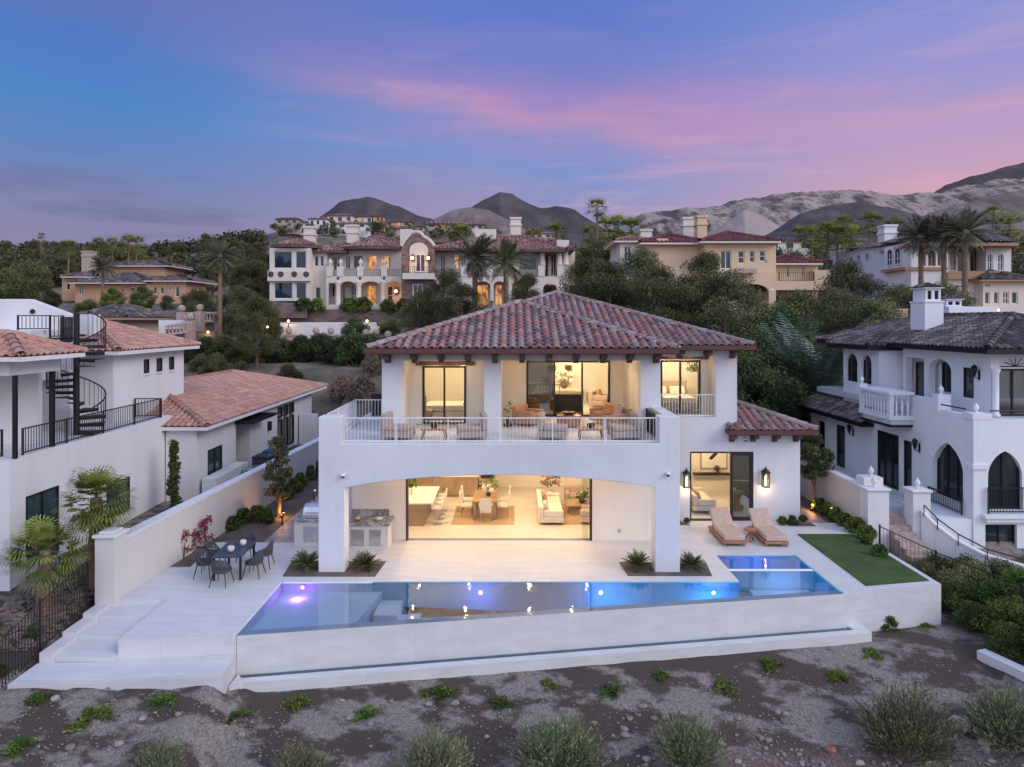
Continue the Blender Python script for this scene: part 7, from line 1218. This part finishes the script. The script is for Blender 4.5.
# ---- small houses on the knoll and the far slopes
VB = []
def villa(px, D, w, h, py, wm, tm, lb, nw=4, two=False):
    t = thing('house', lb, 'house', (PX(px,D),D,PZ(py,D)), group='far hillside houses'); k = D/F; hw = w*k/2; hh = h*k*.72; x = PX(px,D); z = PZ(py,D); b = MB(); hs = [(x-hw+(2*hw)*(i+.25)/nw, x-hw+(2*hw)*(i+.72)/nw, z+hh*.2, z+hh*.75) for i in range(nw)]; b.wall(x-hw,x+hw,z-4,z+hh,D,D+.5,hs); b.box(x-hw,x+hw,D+.5,D+hw*1.2,z-4,z+hh); b.build('wall', M[wm], t); VB.append((x,D,z,hw))
    for i, q in enumerate(hs): p = MB(); p.box(q[0],q[1],D+.3,D+.4,q[2],q[3]); p.build('window', M['litwin'] if (i*7+int(px)) % 9 == 0 else M['dkglass'], t)
    hip_roof(t, x-hw-.4, x+hw+.4, D-.4, D+hw*1.2+.4, z+hh, .30, M[tm], 1.2, 1.6, .2, 'flr', fascia=M['eavebrown'], fz=.3, cap=False)
for i, a in enumerate(((287,270,22,7,224,'tan','tileC'),(302,285,14,8,228,'white2','tileC'),(318,280,18,10,226,'white2','tileE'),(340,290,26,9,222,'cream','tileE'),(362,300,22,9,223,'cream','tileD'),(378,300,12,8,222,'orange','tileD'),(352,275,30,6,228,'white2','tileE'),(398,320,26,6,226,'orange','tileC'),(415,340,18,6,231,'tan','tileC'),(443,190,34,6,228,'tan','tileE'),(473,200,22,6,229,'cream','tileE'),(402,280,22,6,233,'tan','tileC'),(480,420,30,5,234,'tan','tileC'),(548,330,26,6,238,'cream','tileE'),(590,150,24,10,256,'cream','tileE'),(790,150,46,13,250,'cream','tileC'),(850,210,26,7,246,'tan','tileC'),(905,260,22,6,236,'cream','tileD'),(255,210,30,5,262,'tan','tileC'),(545,130,38,12,250,'white2','tileE'),(600,240,22,6,243,'tan','tileE'),(1012,190,24,6,240,'tan','tileC'),(210,240,22,5,258,'tan','tileC'))):
    villa(*a, ['leftmost tan house on top of the knoll','small white house second from the left on the knoll','white boxy house on the knoll left of the long cream one','long cream house high on the knoll','cream house with dark red roof on the knoll','small orange house at the right end of the knoll row','low white house in front of the knoll row','orange house right of the knoll below the dark peak','small tan house far right of the knoll','tan house behind the stone gable','cream house behind the two date palms','tan house low on the knoll above the bow roof','tan house at the foot of the big dark peak','cream house right of the mansion under the peak','cream house behind the pines right of the mansion','cream house right behind the yellow house','tan house among the fan palms right of the yellow house','cream house under the pale hills behind the white house','tan house among trees left of the tower','white house with lit glass behind the right end of the mansion','far tan house behind the tall thin palm','tan house at the far right edge under the hills','tan house among the trees above the date palm on the left'][i], 3)
# ================================================================== trees of the slope
pine = [tree('p', 9, 8.4, 80, 330, .10, 'pine', 1.6, 51, .5, rclump=.115, asp=.3), tree('p', 10, 7.4, 76, 330, .10, 'pine', 2.2, 57, -.6, rclump=.115, asp=.3), tree('p', 8, 8.2, 80, 330, .10, 'olive', 1.2, 63, .2, rclump=.115, asp=.3)]
broad = [tree('b', 6, 6.4, 70, 340, .095, 'dark', .8, 71, rclump=.14, asp=.4), tree('b', 6, 6, 70, 340, .095, 'pine', .9, 77, rclump=.14, asp=.4), tree('b', 5, 5.6, 66, 330, .085, 'olive', .8, 83, rclump=.14, asp=.35), tree('b', 5, 5.6, 66, 330, .085, 'bright', .7, 87, rclump=.14, asp=.4)]
TL = [ # proto, px, depth, top py, label
(pine[0],443,64,270,'pine in front of the mansion left of the first date palm'),(pine[1],462,60,283,'smaller pine just left of the villa ridge below the mansion'),(pine[1],524,66,273,'pine in front of the mansion right of the second date palm'),(pine[2],425,66,292,'pale pine at the left foot of the mansion stone gable'),
(pine[1],588,62,256,'olive green pine right of the mansion'),(pine[0],612,56,262,'dark pine above the villa ridge left of the yellow house'),(pine[2],640,60,250,'tall pine at the left corner of the yellow house'),(pine[0],665,52,266,'broad pine in front of the yellow house'),(pine[1],700,54,251,'tall dark pine in front of the yellow house facade'),(pine[2],722,50,272,'pine right over the villa roof below the yellow balcony'),(broad[0],775,50,304,'round dark tree below the yellow balcony'),(broad[0],757,44,330,'dark bushy tree behind the right end of the villa roof'),(broad[1],800,56,292,'green tree right of the yellow house column'),(pine[0],853,58,262,'big dark pine between the yellow and the white hillside houses'),(pine[2],838,52,290,'grey green pine right above the blue palm'),(pine[2],872,50,300,'low grey pine behind the brown roof of the right-hand house'),
(broad[2],905,66,288,'olive tree in front of the white hillside house corner'),(broad[2],938,64,286,'olive tree under the three palms'),(broad[0],745,40,352,'dark bush behind the upper right corner of the villa'),(broad[1],790,46,350,'olive bush left of the blue palm'),
(broad[1],30,84,262,'large dark tree left of the orange house'),(broad[0],5,78,270,'dark tree at the left edge behind the white gable'),(broad[1],52,88,291,'bushy tree left of the brown pavilion'),(broad[3],112,84,289,'bright bushy tree in front of the orange house'),(broad[3],142,88,287,'yellow green tree in front of the orange house windows'),(broad[2],199,80,290,'grey olive tree left of the tall date palm'),(broad[2],240,78,288,'grey olive tree right of the tall date palm'),(broad[2],262,72,300,'olive tree left of the mansion tower'),(broad[1],88,78,300,'low dark tree beside the bluish palm below the orange house'),(broad[2],168,86,296,'grey bush tree right of the orange house terrace'),(broad[1],126,74,306,'low dark tree right behind the brown pavilion roof'),(broad[1],250,100,262,'tree behind the olives left of the tower'),(broad[3],256,120,262,'bright tree left of the mansion tower'),
(broad[0],354,70,317,'round lemon tree in front of the hillside pool'),(pine[1],257,56,296,'leaning thin pine in front of the hedge left of the hillside pool'),(broad[0],390,74,318,'dark clipped shrub left of the villa roof corner'),(broad[1],600,110,240,'tree behind the pines left of the yellow house'),(broad[0],178,140,276,'dark tree right of the orange house')]
for pr, px, D, top, lb in TL:
    x = PX(px, D); z = H(x, D); hh = {p.name: q for p, q in ((pine[0],9),(pine[1],10),(pine[2],8),(broad[0],6),(broad[1],6),(broad[2],5),(broad[3],5))}[pr.name]; put(pr, x, D, lb, max(.25, (PZ(top, D)-z)/hh), z=z)
# hedges
hg = bush(3.2, 2.6, 12000, .075, 'dark', 91, 'hedge_shrub', 40, asp=.4); hg2 = bush(3.0, 2.2, 11000, .07, 'pine', 93, 'hedge_shrub', 40, asp=.35)
for i, (px, D, s, k) in enumerate(((188,60,.9,1),(205,60,.95,0),(224,60,1.0,0),(243,59,.95,0),(262,60,.9,0),(282,60,.9,0),(302,60,1.0,0),(322,60,1.05,0),(341,59,1.0,0),(356,58,1.15,0),(372,58,1.1,0),(215,54,.8,1),(240,53,.75,1),(289,52,.95,1),(200,55,.7,1),(380,54,.8,1))): x = PX(px,D); put((hg,hg2)[k], x, D, nth(i) + (' dark green bush listed in the long hedge below the hillside pool wall' if not k else ' grey green bush before the long hillside hedge'), s, z=H(x,D)-.2, group='hillside hedge bushes')
db = bush(2.6, 2.4, 1500, .10, 'dry', 95, 'dry_shrub', 24)
for px, D, s, lb in ((342,50,1,'dry brown shrub on the bare slope left of the villa'),(362,48,.9,'dry pale shrub close to the villa wall on the bare slope'),(372,52,.8,'dry shrub between the hedge and the villa eave'),(815,40,.7,'dry shrub on the shaded slope right of the villa')): x = PX(px,D); put(db, x, D, lb, s, z=H(x,D)-.1)
for px, s in ((304,1),(319,1.0),(348.5,1.0),(363,1.05),(388,.9),(405,.95)): put(gb, PX(px,79.5), 79.4, 'clipped bright shrub on top of the rubble wall below the mansion', 2.9*s, z=PZ(312.5,79.5), group='clipped shrubs below the mansion')
for i, (px, D, s) in enumerate(((735,41,1.2),(752,39,1.0),(770,42,1.2),(790,42,1.1),(812,43,1.1),(828,44,1.0),(745,46,1.2),(805,48,1.2),(400,60,1),(560,50,1.2),(720,44,1.2),(640,48,1.2),(680,46,1.2))): x = PX(px,D); put((hg,hg2)[i % 2], x, D, 'bush on the dark slope behind the villa', s, z=H(x,D)-.2, group='bushes on the slope behind the villa')
# palms
dp = feather_palm(7, 66, 2.2, 101, 'datepalm', .21, 84, -42, .75, 22, lw=.035, ll=.24); dp2 = feather_palm(9.5, 62, 2.2, 107, 'datepalm', .2, 84, -48, .75, 22, lw=.033, ll=.24); bp = feather_palm(1.0, 70, 2.9, 111, 'bluepalm', .3, 84, 0, .75, 26, lw=.024, ll=.2)
def palm(pr, h0, px, D, top, lb, base=None, grp=None): x = PX(px,D); z = H(x,D) if base is None else PZ(base,D); put(pr, x, D, lb, max(.2,(PZ(top,D)-z)/h0), z=z, group=grp)
palm(dp, 8.8, 475, 72, 235, 'left one of the two date palms in front of the mansion'); palm(dp, 8.8, 506, 70, 240, 'right one of the two date palms in front of the mansion'); palm(dp2, 11.5, 220, 74, 238, 'tall date palm on the left slope between two olive trees', 343); palm(dp, 8.8, 103, 90, 256, 'bluish date palm in front of the orange house')
palm(bp, 3.2, 812, 44, 333, 'bluish palm with arching fronds behind the right-hand house wing')
for px, D, tp, lb in ((921,74,214,'left one of the three palms before the white hillside house'),(944,72,212,'middle one of the three palms before the white hillside house'),(965,70,208,'right and tallest of the three palms before the white hillside house')): palm(dp2, 11.5, px, D, tp, lb)
fp = fan_palm(9, 54, 2.1, 121, tr=.15, nl=11); fp2 = fan_palm(13, 50, 1.9, 127, tr=.14, nl=11)
for i, (pr, h0, px, D, tp) in enumerate(((fp2,14,598,110,201),(fp,10.3,608,120,217),(fp,10.3,618,125,216),(fp,10.3,632,122,217),(fp,10.3,590,130,225),(fp,10.3,812,95,226),(fp,10.3,826,100,222),(fp,10.3,838,98,224),(fp,10.3,851,102,226),(fp,10.3,872,140,212),(fp,10.3,820,110,232),(fp,10.3,556,140,222),(fp,10.3,532,150,228),(fp,10.3,495,170,228),(fp,10.3,68,150,240),(fp,10.3,98,160,238),(fp,10.3,112,155,238),(fp,10.3,128,140,235),(fp,10.3,136,150,236),(fp2,14,41,220,233),(fp,10.3,145,150,256),(fp,10.3,462,160,224),(fp,10.3,842,170,216),(fp,10.3,800,180,226),(fp2,14,992,110,208),(fp,10.3,1010,120,214),(fp,10.3,896,150,218))): palm(pr, h0, px, D, tp, 'tall thin fan palm standing highest against the sky left of the yellow house' if i == 0 else ('slender palm breaking the skyline above the far left trees' if i == 19 else 'fan palm among the distant trees behind the hillside houses'), grp='distant fan palms')
# scattered background trees, one by one
rr = random.Random(5); protos = [broad[0],broad[1],broad[2],pine[0],pine[1],broad[1]]; nb = 0
for k in range(150):
    px = rr.uniform(-60,1100); D = rr.uniform(92,240); x = PX(px,D)
    if 255 < px < 590 and D < 120: continue
    if 600 < px < 830 and D < 105: continue
    if 10 < px < 205 and D < 150: continue
    if px > 825 and D < 112: continue
    if 255 < px < 440 and D > 200 and rr.random() < .6: continue
    put(protos[k % 6], x, D, 'tree in the distant belt of trees behind the hillside houses', rr.uniform(.7,1.15), z=H(x,D)-.5, group='distant trees')
# far-off wood that reads as one mass
Cs, Rd = [], []
for k in range(900):
    px = rr.uniform(-150,262) if k % 3 else rr.uniform(560,1200); D = rr.uniform(170,430); x = PX(px,D); s = rr.uniform(2.4,5); Cs.append((x, D, H(x,D)+s*.55)); Rd.append(s)
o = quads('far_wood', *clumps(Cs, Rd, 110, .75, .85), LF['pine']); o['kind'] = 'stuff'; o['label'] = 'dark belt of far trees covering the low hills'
Cs, Rd = [], []
for k in range(520):
    px = rr.uniform(180,1100); D = rr.uniform(150,420); x = PX(px,D); s = rr.uniform(.6,1.6); Cs.append((x, D, H(x,D)+s*.4)); Rd.append(s)
for x, D, z, hw in VB:
    for k in range(16):
        s = rr.uniform(.8,1.9); Cs.append((x+rr.uniform(-1.3,1.3)*hw, D-rr.uniform(1,4), z-rr.uniform(.3,3.0))); Rd.append(s)
o = quads('undergrowth', *clumps(Cs, Rd, 60, .35, .85), LF['olive']); o['kind'] = 'stuff'; o['label'] = 'scrub dotted over the far slopes'
